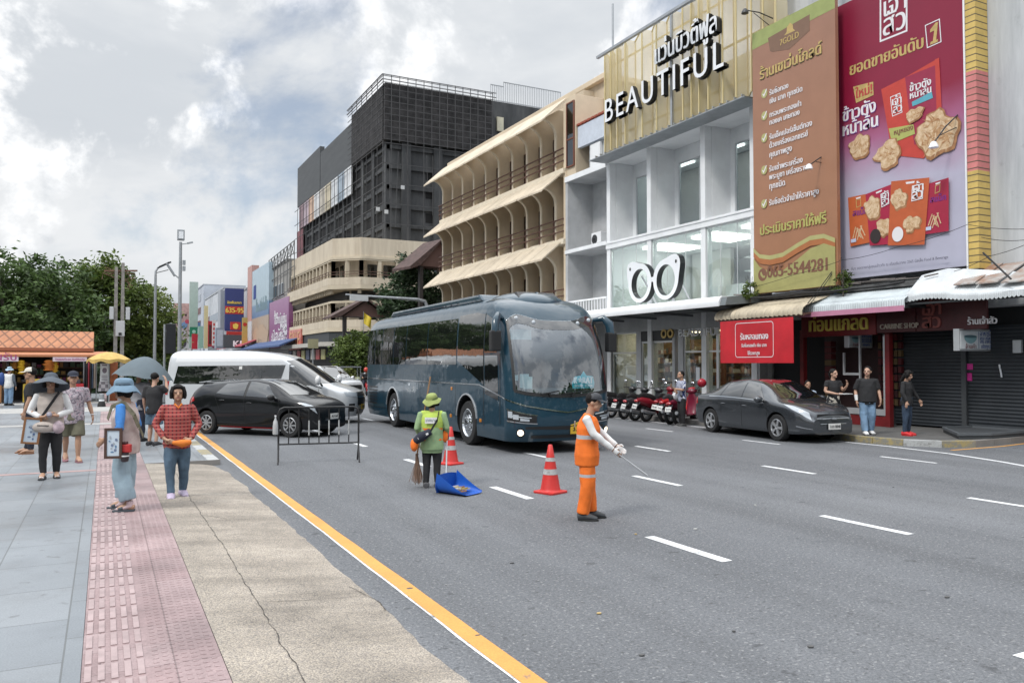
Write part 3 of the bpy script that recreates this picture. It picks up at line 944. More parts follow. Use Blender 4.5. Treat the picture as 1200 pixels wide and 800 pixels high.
class Board:
 0
 def __init__(s,name,label,X,yl,yr,zb,zt,m,cat='billboard',thick=.12):
  s.X,s.yl,s.yr,s.zb,s.zt=X,yl,yr,zb,zt
  s.t=thing(name,label,cat,(X,(yl+yr)/2,zb))
  s.fn=face_street(X,yl,zb)
  bx('board',m,s.t,X,X+thick,yr,yl,zb,zt)
  s.d=.004
 def uv(s,px,py):
  p=PX(px,py,s.X);return(s.yl-p.y,p.z-s.zb)
 def text(s,body,x0,y0,x1,y1,size,m,bold=.01,name='lettering',shear=0.0,rise=False):
  0
  a,b=s.uv(x0,y0),s.uv(x1,y1)
  k=(b[1]-a[1])/(b[0]-a[0])if rise else 0.0
  v0=a[1]if rise else(a[1]+b[1])/2
  fn=lambda u,v,d:s.fn(u,v+k*(u-a[0]),d)
  o=text_mb(body,fn,size,a[0],v0,.003,bold,d0=s.d,width=b[0]-a[0],shear=shear).build(name,m,s.t,world=True,**NR)
  s.d+=.0006
  return o
 def shape(s,pts_px,m,name='print',px=True,parent=None):
  pts=[s.uv(*p)for p in pts_px]if px else pts_px
  mb=MB();flat_poly(mb,pts,s.fn,s.d);s.d+=.0012
  return mb.build(name,m,parent or s.t,**WT)
 def line(s,pts_px,w,m,name='print'):
  mb=MB();outline(mb,[s.uv(*p)for p in pts_px],w,s.fn,s.d);s.d+=.0012
  return mb.build(name,m,s.t,**WT)
brown=sheet_of('brown_vinyl',[(0.0,(.36,.165,.08)),(1.0,(.32,.165,.11))],0,8)
BXX=18.5
B=Board('billboard','tall brown billboard with a pale green foot, white list and telephone number',BXX,PX(882,100,BXX).y,PX(979.5,100,BXX).y,PX(930,339.5,BXX).z,PX(882,40,BXX).z,brown)
BW,BH=B.yl-B.yr,B.zt-B.zb
g1=paint((.36,.34,.13));g2=paint((.42,.40,.17));g3=paint((.46,.28,.10))
top=B.uv(882,38);
B.shape([(0,BH),(BW,BH),(BW,BH-.46),(0,BH-.52)],paint((.30,.34,.12)),px=False)
fl=[B.uv(*p)for p in((900,45),(949,17),(949,36),(925,58),(905,61),(902.5,60))]
B.shape(fl,paint((.20,.115,.075)),px=False)
B.shape([(u,v)for u,v in[B.uv(*p)for p in((919,42),(932,36),(929.5,34),(929,29),(926,27),(922.5,32),(922,38))]],'gold_print','emblem',px=False)
B.text('7GOLD',914,53,936,45,.28,'gold_print',.006)
B.text('ร้านเซเว่นโกลด์',891,94.5,963,64,.68,paint((.07,.05,.02)),.05)
B.text('ร้านเซเว่นโกลด์',890.5,93.5,962.5,63,.68,'gold_print',.03)
rows=[(('รับซื้อทอง','เงิน นาก ทุกชนิด'),(112,122),(924,940)),(('กรอบพระทองคำ','ทองเค เศษทอง'),(138,147),(939,937)),(('รับเช็คเปอร์เซ็นต์ทอง','ด้วยเครื่องเอกซเรย์','คุณภาพสูง'),(164,174,185),(952,947,928)),(('รับเช่าพระเครื่อง','พระบูชา เครื่องราง','ทุกชนิด'),(201.5,211,222),(941,946,920)),(('รับซื้อตั๋วจำนำให้ราคาสูง',),(241,),(960,))]
for lines,yy,xe in rows:
 for s_,y,x1 in zip(lines,yy,xe):
  u0,v0=B.uv(902,y)
  o=text_mb(s_,B.fn,.33,u0,v0,.003,.008,d0=B.d,width=B.uv(x1,y)[0]-u0).build('lettering','white_print',B.t,world=True,**NR);B.d+=.0006
 u,v=B.uv(896,yy[0]-2)
 tick=MB();flat_poly(tick,blob(u,v,.13,.14,1,amp=0),B.fn,B.d);tick.slot(1)
 flat_poly(tick,[(u-.08,v),(u-.02,v-.1),(u+.12,v+.12),(u+.08,v+.13),(u-.02,v-.03),(u-.05,v+.02)],B.fn,B.d+.001);B.d+=.002
 tick.build('tick_mark',[g2,'white_print'],B.t,**WT)
B.text('ประเมินราคาให้ฟรี',891,276,968,261,.52,paint((.42,.40,.12)),.025)
W_=[B.uv(x,y)for x,y in((882,291),(891,298),(903,299.5),(918,296),(935,285),(950,276.5),(966,274),(979.4,279))]
def wave(up,lo,m):
 pts=[(u,v+up)for u,v in W_]+[(u,v+lo)for u,v in reversed(W_)]
 pts=[(min(max(u,.003),BW-.003),v)for u,v in pts]
 mb=MB()
 n=len(W_)
 for i in range(n-1):flat_poly(mb,[pts[i],pts[i+1],pts[2*n-2-i],pts[2*n-1-i]],B.fn,B.d)
 B.d+=.0012;mb.build('print',m,B.t,**WT)
wave(.0,-.30,paint((.40,.145,.05)))
wave(.0,-.13,g2)
mb=MB();base=[(u,max(.003,v-.40-.25*math.sin(u*1.6-.4)*.6))for u,v in W_];base=[(min(max(u,.003),BW-.003),v)for u,v in base]
for a,b_ in zip(base,base[1:]):flat_poly(mb,[a,b_,(b_[0],.003),(a[0],.003)],B.fn,B.d)
B.d+=.0012;mb.build('print',g1,B.t,**WT)
ph=paint((.20,.09,.055))
u,v=B.uv(894.5,322);mb=MB();flat_poly(mb,blob(u,v,.19,.2,2,amp=0),B.fn,B.d);mb.slot(1)
flat_poly(mb,[(u-.1,v+.08),(u-.04,v+.1),(u-.02,v+.03),(u+.04,v-.04),(u+.1,v-.03),(u+.1,v-.1),(u,v-.1),(u-.09,v-.01)],B.fn,B.d+.001);B.d+=.002
mb.build('phone_mark',[ph,g1],B.t,**WT)
B.text('065-5544281',900,326.5,970,315.5,.56,ph,.028)
pole=thing('pole','blue painted steel pole between the brown and the red billboard','pole',(18.9,16.27,3.6))
MB().tube([(18.92,16.26,3.7),(18.92,16.26,14)],.075,10).build('tube',mat('blue_steel',(.17,.33,.52),.4,var=.1),pole,world=True,smooth=40)
mb=MB()
for z in(5,7,9,11):mb.lathe([(.09,0),(.09,.04)],10,Matrix.Translation((18.92,16.26,z)))
mb.build('collar','steel',pole,**WT)
red=sheet_of('red_vinyl',[(0.0,(.43,.43,.53)),(.30,(.44,.42,.53)),(.47,(.36,.11,.22)),(.58,(.235,.006,.036)),(1.0,(.21,.006,.032))],0,8.2,.04,1.0)
B=Board('billboard','big crimson billboard fading to lilac with four snack packets on it',18.97,16.17,12.34,4.30,12.3,red)
def Pg(pts):return[B.uv(*p)for p in pts]
box=[(1031,-20),(1031,50),(1063.5,37),(1063.5,-34)]
B.line(box,.07,'white_print','emblem')
B.text('เจ้า',1034,20,1060,11,1.15,'white_print',.012)
B.text('สัว',1034,43.5,1060,33,1.10,'white_print',.012)
B.text('ยอดขายอันดับ',995.5,89.5,1081,56,.86,'gold_print',.035,rise=False)
B.line([(1084,30),(1086.5,57),(1103.5,49.5),(1101.5,22)],.035,'white_print','emblem')
B.shape([(1090,53),(1091,49.5),(1093.5,48.5),(1095,36),(1090,38.5),(1090.5,35),(1096.5,27),(1099.5,26),(1097.3,47),(1099.5,46),(1099,49.5)],'gold_print','lettering')
B.shape([(1000,102),(1003.5,121),(1024,111.5),(1023.5,96),(1019,97)],'gold_print','tag_print')
B.text('ใหม่!',1003,116.5,1022,108.5,.52,paint((.45,.06,.05)),.02)
for s_,y0,y1,x0,x1 in(('ข้าวตัง',143,131,987.5,1025.5),('หน้าล้น',158.5,150,987,1027.5)):
 B.text(s_,x0+.5,y0+.6,x1+.5,y1+.6,.80,paint((.2,.03,.28)),.055)
 B.text(s_,x0,y0,x1,y1,.80,'white_print',.035)
pk=paint((.50,.05,.035));pkd=paint((.30,.02,.06));navy=paint((.18,.02,.20))
B.shape([(1033,105),(1046,182),(1083,186),(1105,160),(1097.5,70),(1061,91)],pk,'packet')
B.shape([(1061,91),(1066,132),(1072,170),(1103,160),(1096,77)],pkd,'packet')
B.shape([(1096,70),(1098,130),(1104,128),(1101,68)],pk,'packet')
B.line([(1043.5,114),(1046,137),(1058,132),(1055.5,109)],.03,'white_print','emblem')
B.text('เจ้า',1045.5,124,1056,121,.42,'white_print',.012);B.text('สัว',1047,134,1057,130,.42,'white_print',.012)
for s_,y0,y1 in(('ข้าวตัง',107.5,100),('หน้าล้น',117,108.5)):
 B.text(s_,1066.5,y0,1091,y1,.48,navy,.035);B.text(s_,1066.5,y0,1091,y1,.48,'white_print',.018)
B.shape([(1069,120),(1070,125),(1094,115),(1092.5,107.5)],paint((.10,.36,.45)),'packet')
B.shape([(1042,151),(1046,168),(1073,157),(1071,146)],paint((.40,.42,.12)),'packet')
B.text('หมูหยอง',1048,159,1070,152,.34,paint((.2,.08,.05)),.012)
mat('cracker',(0.50,0.31,0.16),.7,var=.0,col2=(.70,.54,.36),scale=9)
mat('cracker_rim',(0.33,0.16,0.07),.7,var=.25,scale=9)
mat('floss',(0.55,0.34,0.17),.7,col2=(.33,.15,.06),scale=10)
def cracker(px,py,rpx,rpy,seed,strands=26,rot=.2):
 u,v=B.uv(px,py);ru=abs(B.uv(px+rpx,py)[0]-u);rv=abs(B.uv(px,py-rpy)[1]-v)
 mb=MB();flat_poly(mb,blob(u,v,ru*1.02,rv*1.04,seed,amp=.42,rot=rot),B.fn,B.d)
 mb.slot(1);flat_poly(mb,blob(u-.02,v+.03,ru*.93,rv*.92,seed,amp=.42,rot=rot),B.fn,B.d+.0012)
 rr=random.Random(seed)
 for i in range(strands):
  mb.slot(2 if rr.random()<.6 else 1)
  a=rr.uniform(0,6.3);q=rr.uniform(0,.7);c0=(u+ru*q*math.cos(a),v+rv*q*math.sin(a));b=rr.uniform(0,6.3);L_=rr.uniform(.12,.34)*ru/.6;w=.022*ru/.5
  pts=[(c0[0]+L_*math.cos(b),c0[1]+L_*math.sin(b)),(c0[0]+w*math.sin(b),c0[1]-w*math.cos(b)),(c0[0]-L_*.8*math.cos(b+.5),c0[1]-L_*.8*math.sin(b+.5)),(c0[0]-w*math.sin(b),c0[1]+w*math.cos(b))]
  flat_poly(mb,pts,B.fn,B.d+.0018+.00008*i)
 B.d+=.005
 return mb.build('snack_print',['cracker_rim','cracker','floss'],B.t,world=True,**NR)
cracker(1008,172,12.5,13,3);cracker(1042,181,17,15,6)
cracker(1097,158,25,29,4,70);cracker(1073,135,10.5,8,11,18)
for(xa,ya,xb,yb,xc,yc,xd,yd,col,seed,tx)in((995,232,1019,227,1022,284,998,289,(.50,.11,.03),2,1),(1016,228,1047,216,1050,286,1021,288,(.36,.012,.05),3,0),(1089,216,1114,208.5,1114,271,1086,275,(.34,.012,.045),5,1),(1047,213,1092,208.5,1086,287,1043,288,(.48,.10,.03),4,0)):
 B.shape([(xa,ya),(xb,yb),(xc,yc),(xd,yd)],paint(col),'packet')
 L_=lambda f,g:(xa+(xb-xa)*f+(xd-xa)*g,(ya+(yb-ya)*f)*(1-g)+(yd+(yc-yd)*f)*g)
 B.shape([L_(.38,.035),L_(.62,.03),L_(.6,.06),L_(.4,.065)],'white_print','packet')
 if tx:
  p0,p1=L_(.18,.44),L_(.9,.36)
  B.text('สแน็ค',*p0,*p1,.42,'white_print',.05);B.text('สแน็ค',*p0,*p1,.42,navy,.018)
  p=L_(.5,.2);B.line([L_(.38,.08),L_(.38,.24),L_(.62,.22),L_(.62,.07)],.025,'gold_print','emblem')
  for i in range(7):
   f=.12+.1*i;g0=.62+.03*(i%3);q=.16 if i<4 else -.2
   B.shape([L_(f,g0+.22),L_(f+.05,g0+.22),L_(f+q+.05,g0),L_(f+q,g0)],'cracker','snack_print')
  B.shape([L_(.05,.86),L_(.3,.86),L_(.3,.93),L_(.05,.93)],paint((.5,.55,.7)),'packet')
 else :
  p=L_(.22,.30);cracker(p[0],p[1],9.5,13,seed,10);p=L_(.6,.70);cracker(p[0],p[1],10,10,seed+5,10)
  B.line([L_(.56,.10),L_(.56,.34),L_(.86,.31),L_(.86,.08)],.035,'white_print','emblem')
  B.text('เจ้า',*L_(.58,.2),*L_(.84,.18),.36,'white_print',.012);B.text('สัว',*L_(.58,.31),*L_(.84,.29),.36,'white_print',.012)
  u,v=B.uv(*L_(.25,.83));B.shape(blob(u,v,.17,.2,1,amp=0),paint((.03,.02,.02))if seed==3 else 'white_print','print',px=False)
B.text('ที่มา: ยอดขายกลุ่มขนมข้าวตัง ณ เดือนธันวาคม 2565 นีลเส็น Food & Beverage',1000.5,316.5,1114,303.5,.19,paint((.12,.12,.16)),.003)
def tiles(name,col):
 t,b,N,L,tc_,noise,scaled,ramp,mix,bump=node_mat(name)
 w=N('ShaderNodeTexWave');w.bands_direction='Z';w.inputs['Scale'].default_value=1.9
 L(tc_.outputs['Object'],w.inputs['Vector'])
 c=mix(ramp(w.outputs['Fac'],[(.04,1.0),(.09,0.0)]),mix(1.0,col,ramp(noise(3,5),[(.3,.8),(.7,1.12)]),'MULTIPLY'),(.10,.08,.05))
 L(c,b.inputs['Base Color']);b.inputs['Roughness'].default_value=.5
tiles('yellow_tile',(.62,.44,.13));tiles('pink_tile',(.62,.21,.20))
col=thing('tiled_pillar','narrow pillar in yellow and pink tile bands at the edge of the red billboard','pillar',(19.2,12.2,4.2))
for z0,z1,m in((4.2,6.62,'yellow_tile'),(6.62,9.1,'pink_tile'),(9.1,13.5,'yellow_tile')):
 bx('tile_band',m,col,18.96,19.44,12.04,12.30,z0,z1)
mb=MB();mb.box(18.93,18.955,12.30,12.34,4.2,13.5);mb.build('edge_strip','white_plaster',col,**WT)
hs=thing('corner_house','pale streaked concrete house wall to the right of the red billboard','building',(19.46,12,0))
def streaky(name,c1,c2):
 t,b,N,L,tc_,noise,scaled,ramp,mix,bump=node_mat(name)
 c=ramp(noise(1.0,7,.7,scaled((1.5,1.5,.18))),[(.34,c2),(.62,c1)])
 c=mix(ramp(noise(1.8,7,.7),[(.60,0.0),(.75,.6)]),c,tuple(x*.55 for x in c2))
 L(c,b.inputs['Base Color']);b.inputs['Roughness'].default_value=.9;bump(noise(20,4),.2,.01)
streaky('streaked_wall',(.56,.58,.60),(.38,.40,.42))
mb=MB();mb.box(19.46,27,10.2,12.28,3.3,15.5);mb.box(19.62,27,12.29,19.9,3.3,14.2)
mb.box(19.3,19.46,10.2,11.5,13.3,13.5)
mb.build('wall','streaked_wall',hs,**WT)
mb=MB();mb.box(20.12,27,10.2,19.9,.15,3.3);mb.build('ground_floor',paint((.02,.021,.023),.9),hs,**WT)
t,b,N,L,tc_,noise,scaled,ramp,mix,bump=node_mat('shutter')
w=N('ShaderNodeTexWave');w.bands_direction='Z';w.inputs['Scale'].default_value=3.4;L(tc_.outputs['Object'],w.inputs['Vector'])
c=mix(1.0,ramp(noise(1.5,6),[(.3,(.018,.022,.027)),(.7,(.032,.038,.045))]),ramp(w.outputs['Fac'],[(0,.75),(1,1.1)]),'MULTIPLY')  # slat colour lowered to hold the shade under the awning
L(c,b.inputs['Base Color']);b.inputs['Roughness'].default_value=.5;bump(w.outputs['Fac'],.6,.02)
mat('maroon',(.06,.009,.011),.5,var=.2);mat('shop_red',(.14,.008,.010),.5,var=.2)  # both reds darkened, awning shade is put into the colour
sh=thing('roller_shutter','dark slate roller shutter with two pink stickers beside the corner','shutter',(20,12.6,.15))
bx('curtain','shutter',sh,20.0,20.1,11.2,13.05,.2,2.85)
bx('sticker',paint((.60,.03,.26)),sh,19.985,19.997,*sorted((PX(1131,429,19.99).y,PX(1140,429,19.99).y)),PX(1135,433,19.99).z,PX(1135,426,19.99).z)
bx('sticker',paint((.60,.03,.26)),sh,19.985,19.997,*sorted((PX(1132,440,19.99).y,PX(1139,440,19.99).y)),PX(1135,446,19.99).z,PX(1135,437,19.99).z)
mb=MB();p=PX(1171,427,19.97);mb.beam(p,p+Vector((0,-.06,-.32)),.03);mb.build('handle','letter_white',sh,**WT)
sh2=thing('roller_shutter','plain dark slate roller shutter under the maroon sign','shutter',(20,14.2,.15))
bx('curtain','shutter',sh2,20.0,20.1,13.2,15.2,.2,2.85)
for y0,y1,lb in((13.06,13.19,'dark post between the two slate roller shutters'),(15.21,15.4,'dark post between roller shutter and red shop front'),(11.0,11.19,'dark post on the corner side of the stickered shutter')):
 tag(bx('shutter_post',paint((.05,.055,.06)),None,19.93,20.12,y0,y1,.15,2.9),lb,'post')
st=thing('step_platform','low dark steel platform with a rim before the shutters at the corner','platform',(18.4,11.8,.15))
pl=[(17.45,11.62),(18.9,13.0),(19.9,12.9),(19.9,11.45),(18.2,11.35)]
MB().prism(pl,lambda u,v,d:(u,v,d),.15,.24).build('deck',paint((.06,.065,.07)),st,world=True,bevel=.01)
mb=MB()
for a,b_ in zip(pl,pl[1:]+pl[:1]):mb.beam((*a,.26),(*b_,.26),.05,.06)
mb.build('rim',paint((.10,.11,.12)),st,**WT)
def fascia(label,X,yl,yr,z0,z1,m,texts,name='shop_sign'):
 t_=thing(name,label,'sign',(X,(yl+yr)/2,z0))
 bx('board',m,t_,X,X+.08,yr,yl,z0,z1,bevel=.008)
 for body,u,v,w,sz,mm,bd in texts:
  text_mb(body,face_street(X,yl,z0),sz,u,v,.02,bd,d0=.003,width=w).build('lettering',mm,t_,world=True,**NR)
 return t_
yel=paint((.62,.50,.10))
fascia('red shop fascia with fat yellow Thai letters under the pink edged awning',18.9,PX(939,380,18.9).y,PX(1026,378,18.9).y,2.68,3.35,'shop_red',[('ท่อนแกลด',.28,.16,2.05,.62,yel,.05)])
fascia('dark maroon fascia with pale letters reading CARBINE SHOP',18.92,PX(1026.5,378,18.9).y,PX(1072,376,18.9).y,2.72,3.35,'maroon',[('CARBINE SHOP',.12,.10,1.15,.22,paint((.42,.36,.30)),.008)])
f3=fascia('maroon fascia with a faint square emblem and small white Thai name',18.94,PX(1072.5,376,18.9).y,PX(1155,374,18.9).y,2.72,3.55,'maroon',[('ร้านเจ้าสัว',1.40,.12,.72,.26,'white_print',.006),('เจ้า',.16,.42,.5,.5,paint((.22,.06,.05)),.02),('สัว',.16,.08,.5,.5,paint((.22,.06,.05)),.02)])
en=thing('gold_shop','red framed shop front with dark open inside behind the grey sedan','shop front',(19.0,16.4,.15))
mb=MB();
for px in(941,1041):
 y=PX(px,430,19.1).y;bx('post','shop_red',en,19.05,19.2,y-.07,y+.07,.15,2.9)
ya,yb=PX(1041,430,19.1).y,PX(941,430,19.1).y
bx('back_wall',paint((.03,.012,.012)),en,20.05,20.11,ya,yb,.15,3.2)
bx('sill','shop_red',en,19.1,19.3,ya+.1,ya+1.5,.15,.42)
bx('glass_rail','alu',en,19.12,19.2,ya+.1,ya+1.7,.45,.62)
mb=MB()
for y0,y1,z0,z1 in((ya+.12,ya+.2,.6,2.7),(ya+.95,ya+1.0,.6,2.7)):mb.box(19.15,19.2,y0,y1,z0,z1)
mb.box(19.15,19.2,ya+1.0,ya+1.55,1.55,1.62);mb.box(19.15,19.2,ya+1.5,ya+1.55,1.62,2.2);mb.build('frame','alu',en,**WT)
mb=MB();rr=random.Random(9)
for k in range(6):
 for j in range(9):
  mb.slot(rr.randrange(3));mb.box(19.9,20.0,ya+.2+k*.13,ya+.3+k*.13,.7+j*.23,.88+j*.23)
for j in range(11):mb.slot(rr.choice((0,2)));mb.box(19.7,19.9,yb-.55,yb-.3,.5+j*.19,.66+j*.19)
o=mb.build('hanging_goods',[paint((.10,.012,.014)),paint((.05,.01,.01)),paint((.13,.08,.03))],en,**WT);o['kind']='stuff'  # goods colours darkened to stand for shade inside the front
def bowl_sign(label,X0,X1,Y,z0,z1,dim):
 t_=thing('hanging_sign',label,'sign',((X0+X1)/2,Y,z0))
 w=X1-X0;h=z1-z0
 bx('case','alu',t_,X0,X1,Y,Y+.16,z0,z1,bevel=.01)
 bx('face',paint((.60*dim,.64*dim,.67*dim)),t_,X0+.04,X1-.04,Y-.012,Y-.001,z0+.05,z1-.05)  # dim darkens the white face to stand for shade
 fn=face_along(X0,Y-.014,z0)
 blue=paint((.03,.07,.28))
 mb=MB();flat_poly(mb,[(w*(.28+.17*math.cos(R(a))),h*(.66+.32*math.sin(R(a))))for a in range(180,361,15)],fn,.001)
 mb.slot(1);flat_poly(mb,[(w*(.28+.17*math.cos(R(a))),h*(.66+.07*math.sin(R(a))))for a in range(0,360,20)],fn,.003)
 mb.build('bowl_print',[paint((.22,.38,.42)),paint((.08,.15,.18))],t_,**WT)
 for body,u,v,ww,sz,m in(('ล้านคำ',.14,.12,.28,.15,paint((.2,.05,.05))),('อาหารไทย',.53,.70,.40,.24,blue),('ครบ อร่อย สด',.53,.52,.40,.16,blue),('โทร อาหารสั่ง',.53,.36,.40,.15,blue),('เปิดทุกวัน',.56,.13,.30,.16,blue)):
  text_mb(body,fn,sz*h/.62,u*w,v*h,.002,.003,width=ww*w).build('lettering',m,t_,world=True,**NR)
 mb=MB();mb.box(w*.495,w*.503,-.016,-.013,.06,h-.06)
 mb.v=[(X0+a,Y+b_,z0+c_)for a,b_,c_ in mb.v];mb.build('divider',blue,t_,**WT)
 mb=MB();mb.beam((X1,Y+.08,z1-.04),(X1+.55,Y+.08,z1-.04),.04);mb.beam((X1,Y+.08,z0+.04),(X1+.55,Y+.08,z0+.04),.04);mb.beam((X1+.5,Y+.08,z0+.02),(X1+.5,Y+.08,z1-.02),.05);mb.build('bracket','dark_metal',t_,**WT)
a,b_=PY(1124,385,12.45),PY(1168,411.5,12.45)
bowl_sign('white hanging sign with a bowl and blue Thai text in front of the shutters',a.x,b_.x,12.45,b_.z,a.z,1.0)
a,b_=PY(994.5,390,15.9),PY(1022.5,407.5,15.9)
bowl_sign('shade toned bowl sign with blue Thai text hanging inside the red shop front',a.x,b_.x,15.9,b_.z,a.z,.55)
mb=MB()
p=PX(1193,404,19.96);mb.box(19.9,19.99,p.y-.1,p.y+.1,p.z-.2,p.z+.12);o=mb.build('meter_box','alu',None,bevel=.01);tag(o,'small grey meter box on the dark wall by the corner','meter box')
def corrugated(mb,y0,y1,prof,n,amp,thick=.02):
 0
 k=len(prof)
 for sgn in(0,1):
  pass
 st=6
 N_=n*st
 def f(i,j):
  y=y0+(y1-y0)*i
  x,z=prof[min(k-1,round(j*(k-1)))]
  w=amp*math.sin(2*math.pi*i*n)
  return(x,y,z+w)
 mb.grid(f,N_,k-1)
 mb.grid(lambda i,j:(f(i,j)[0],f(i,j)[1],f(i,j)[2]-thick),N_,k-1,flip=True)
mat('tan_sheet',(.46,.40,.30),.7,var=.2,scale=2.5,bump=.1);mat('pale_sheet',(.50,.55,.57),.7,var=.14,scale=2.0);mat('white_sheet',(.58,.61,.63),.7,var=.12,scale=2.0)
aw=thing('awning','tan ribbed awning with a curved front above the red banner','awning',(17.7,18.8,3.3))
yl,yr=PX(838,378,17.62).y,PX(941,370,17.62).y
prof=[(17.60,3.28),(17.59,3.38),(17.64,3.48),(17.76,3.56),(18.1,3.66),(18.98,3.92)]
mb=MB()
k=len(prof);n=20
def f(i,j):
 y=yl+(yr-yl)*i;q=j*(k-1);a=min(int(q),k-2);x=prof[a][0]+(prof[a+1][0]-prof[a][0])*(q-a);z=prof[a][1]+(prof[a+1][1]-prof[a][1])*(q-a)
 w=.022*math.sin(2*math.pi*i*n)
 return(x-w,y,z+w*.7)
mb.grid(f,n*6,k-1);mb.build('sheet','tan_sheet',aw,world=True,smooth=50,**NR)
mb=MB();mb.beam((17.66,yl,3.27),(17.66,yr,3.27),.05);mb.beam((17.7,yl-.1,3.3),(19.4,yl-.1,3.5),.05);mb.beam((17.7,yr+.1,3.3),(19.4,yr+.1,3.5),.05);mb.build('frame','rusty_steel',aw,**WT)
bn=Board('banner','red vinyl banner with white Thai lettering hung below the tan awning',17.56,PX(844,380,17.56).y,PX(929.5,376,17.56).y,1.90,3.22,sheet_of('banner_red',[(0,(.50,.015,.025)),(1,(.54,.018,.03))],0,2,.14),'banner',.012)
rb=rrect(.68,2.28,.17,1.24,.1)
mb=MB();outline(mb,rb,.02,bn.fn,.004);mb.build('border','white_print',bn.t,**WT)
text_mb('รับหลอมทอง',bn.fn,.40,.90,.72,.003,.022,d0=.005,width=1.16).build('lettering','white_print',bn.t,world=True,**NR)
text_mb('รับซื้อทองคำ เงิน นาก',bn.fn,.17,.95,.49,.003,.007,d0=.005,width=1.05).build('lettering','white_print',bn.t,world=True,**NR)
text_mb('ให้ราคาสูง',bn.fn,.19,1.22,.25,.003,.007,d0=.005,width=.50).build('lettering','white_print',bn.t,world=True,**NR)
aw=thing('awning','grey blue ribbed awning with a pink front edge','awning',(18.0,15.6,3.4))
yl,yr=PX(939,371,18.1).y,PX(1061,357,18.1).y
prof=[(18.08,3.30),(18.07,3.52),(18.12,3.56),(18.98,3.95)];k=4;n=46
mb=MB()
def f(i,j):
 q=j*(k-1);a=min(int(q),k-2);x=prof[a][0]+(prof[a+1][0]-prof[a][0])*(q-a);z=prof[a][1]+(prof[a+1][1]-prof[a][1])*(q-a)
 w=.012*math.sin(2*math.pi*i*n)
 return(x-w*(1 if a==0 else 0),yl+(yr-yl)*i,z+w*(0 if a==0 else 1))
mb.grid(f,n*4,k-1);mb.build('sheet','pale_sheet',aw,world=True,smooth=50,**NR)
bx('fascia',paint((.52,.22,.33)),aw,18.03,18.05,yr,yl,3.22,3.36)
for y in(yr+.05,yl-.05):MB().beam((18.1,y,3.35),(19.5,y,3.35),.06).build('bracket','dark_metal',aw,**WT)
aw=thing('awning','white peaked awning with a scalloped hem over the shutters','awning',(18.2,12.4,3.5))
yl,yr=PX(1061,345,18.25).y,PX(1225,349,18.25).y
apex=PX(1107,320,18.75)
mb=MB();n=34
def hem(i):
 y=yl+(yr-yl)*i
 z=3.52+.1*math.exp(-((y-apex.y)/.8)**2)+.02*math.sin(y*2)
 sc_=.05*abs(math.sin(math.pi*i*n))
 return y,z,sc_
def f(i,j):
 y,z,s_=hem(i)
 rib=.008*math.sin(2*math.pi*i*n*2)
 topz=4.28-.16*abs(y-apex.y)**1.1*.9
 topz=max(topz,z+.12)
 if j<.3:return(18.22-rib,y,z-.10-s_+j/.3*(.11+s_))
 q=(j-.3)/.7
 return(18.22+(18.9-18.22)*q-rib,y,z+.01+(topz-z-.01)*q)
mb.grid(f,n*8,10);mb.build('canvas','white_sheet',aw,world=True,smooth=50,**NR)
mb=MB();mb.beam((18.28,yl,3.40),(18.28,yr,3.38),.05);mb.beam((18.28,yl-.03,3.4),(19.9,yl-.03,3.4),.06);mb.build('frame','dark_metal',aw,**WT)
rs=thing('tin_roof','rust stained tin sheets lying on the ledge at the right','roof',(19.2,11.4,3.9))
for i,(y,dz)in enumerate(((10.6,0),(11.2,.03),(11.75,.05))):
 MB().prism([(18.3,3.72+dz),(19.44,4.25+dz),(19.44,4.28+dz),(18.3,3.75+dz)],lambda u,v,d:(u,d,v),y,y+.52).build('sheet',mat('tin',(.42,.42,.41),.6,col2=(.26,.14,.09),scale=2.2)if 'tin' not in M else 'tin',rs,**WT)
lg=thing('ledge','grubby concrete ledge strewn with pipes between awnings and billboards','ledge',(19.2,16,3.9))
mb=MB();mb.box(18.75,19.6,12.3,19.5,3.92,4.06);mb.build('slab',paint((.10,.10,.10),.9,.3),lg,**WT)
mb=MB();rr=random.Random(4)
for i in range(16):
 y=rr.uniform(12.5,19.3);L_=rr.uniform(.3,1.6);mb.tube([(rr.uniform(18.6,18.9),y,4.09+rr.uniform(0,.08)),(rr.uniform(18.6,18.9),y+L_,4.10+rr.uniform(0,.08))],rr.uniform(.012,.03),6)
o=mb.build('pipes',paint((.16,.14,.13),.8,.2),lg,**WT);o.name='pipe_run'
def arm_lamp(label,a,b_,drop=.18):
 t_=thing('billboard_lamp',label,'lamp',a,0,'lamp arms on the billboards')
 a,b_=Vector(a),Vector(b_)
 mb=MB();mb.tube([a,a.lerp(b_,.5)+Vector((0,0,.06)),b_],.018,6);mb.tube([a+Vector((0,.02,-.3)),a.lerp(b_,.7)],.012,5);mb.build('arm','dark_metal',t_,**WT)
 mb=MB();mb.lathe([(.02,.1),(.06,.08),(.11,-.02),(.115,-.06)],12,Matrix.Translation(b_+Vector((0,0,-.05))));mb.build('shade','letter_white' if drop else 'dark_metal',t_,world=True,smooth=50)
 return t_
arm_lamp('lamp on an arm before the list on the brown billboard',(18.95,PX(975,180,18.95).y,PX(975,180,18.95).z),PX(948,194,18.0))
arm_lamp('lamp on a thin arm before the big cracker on the red billboard',(18.95,PX(1122,135,18.95).y,PX(1122,135,18.95).z),PX(1094,168,18.2))
a=PX(906,22,18.9);arm_lamp('dark lamp on an arm over the top of the brown billboard',a,PX(873,12,18.0),0)
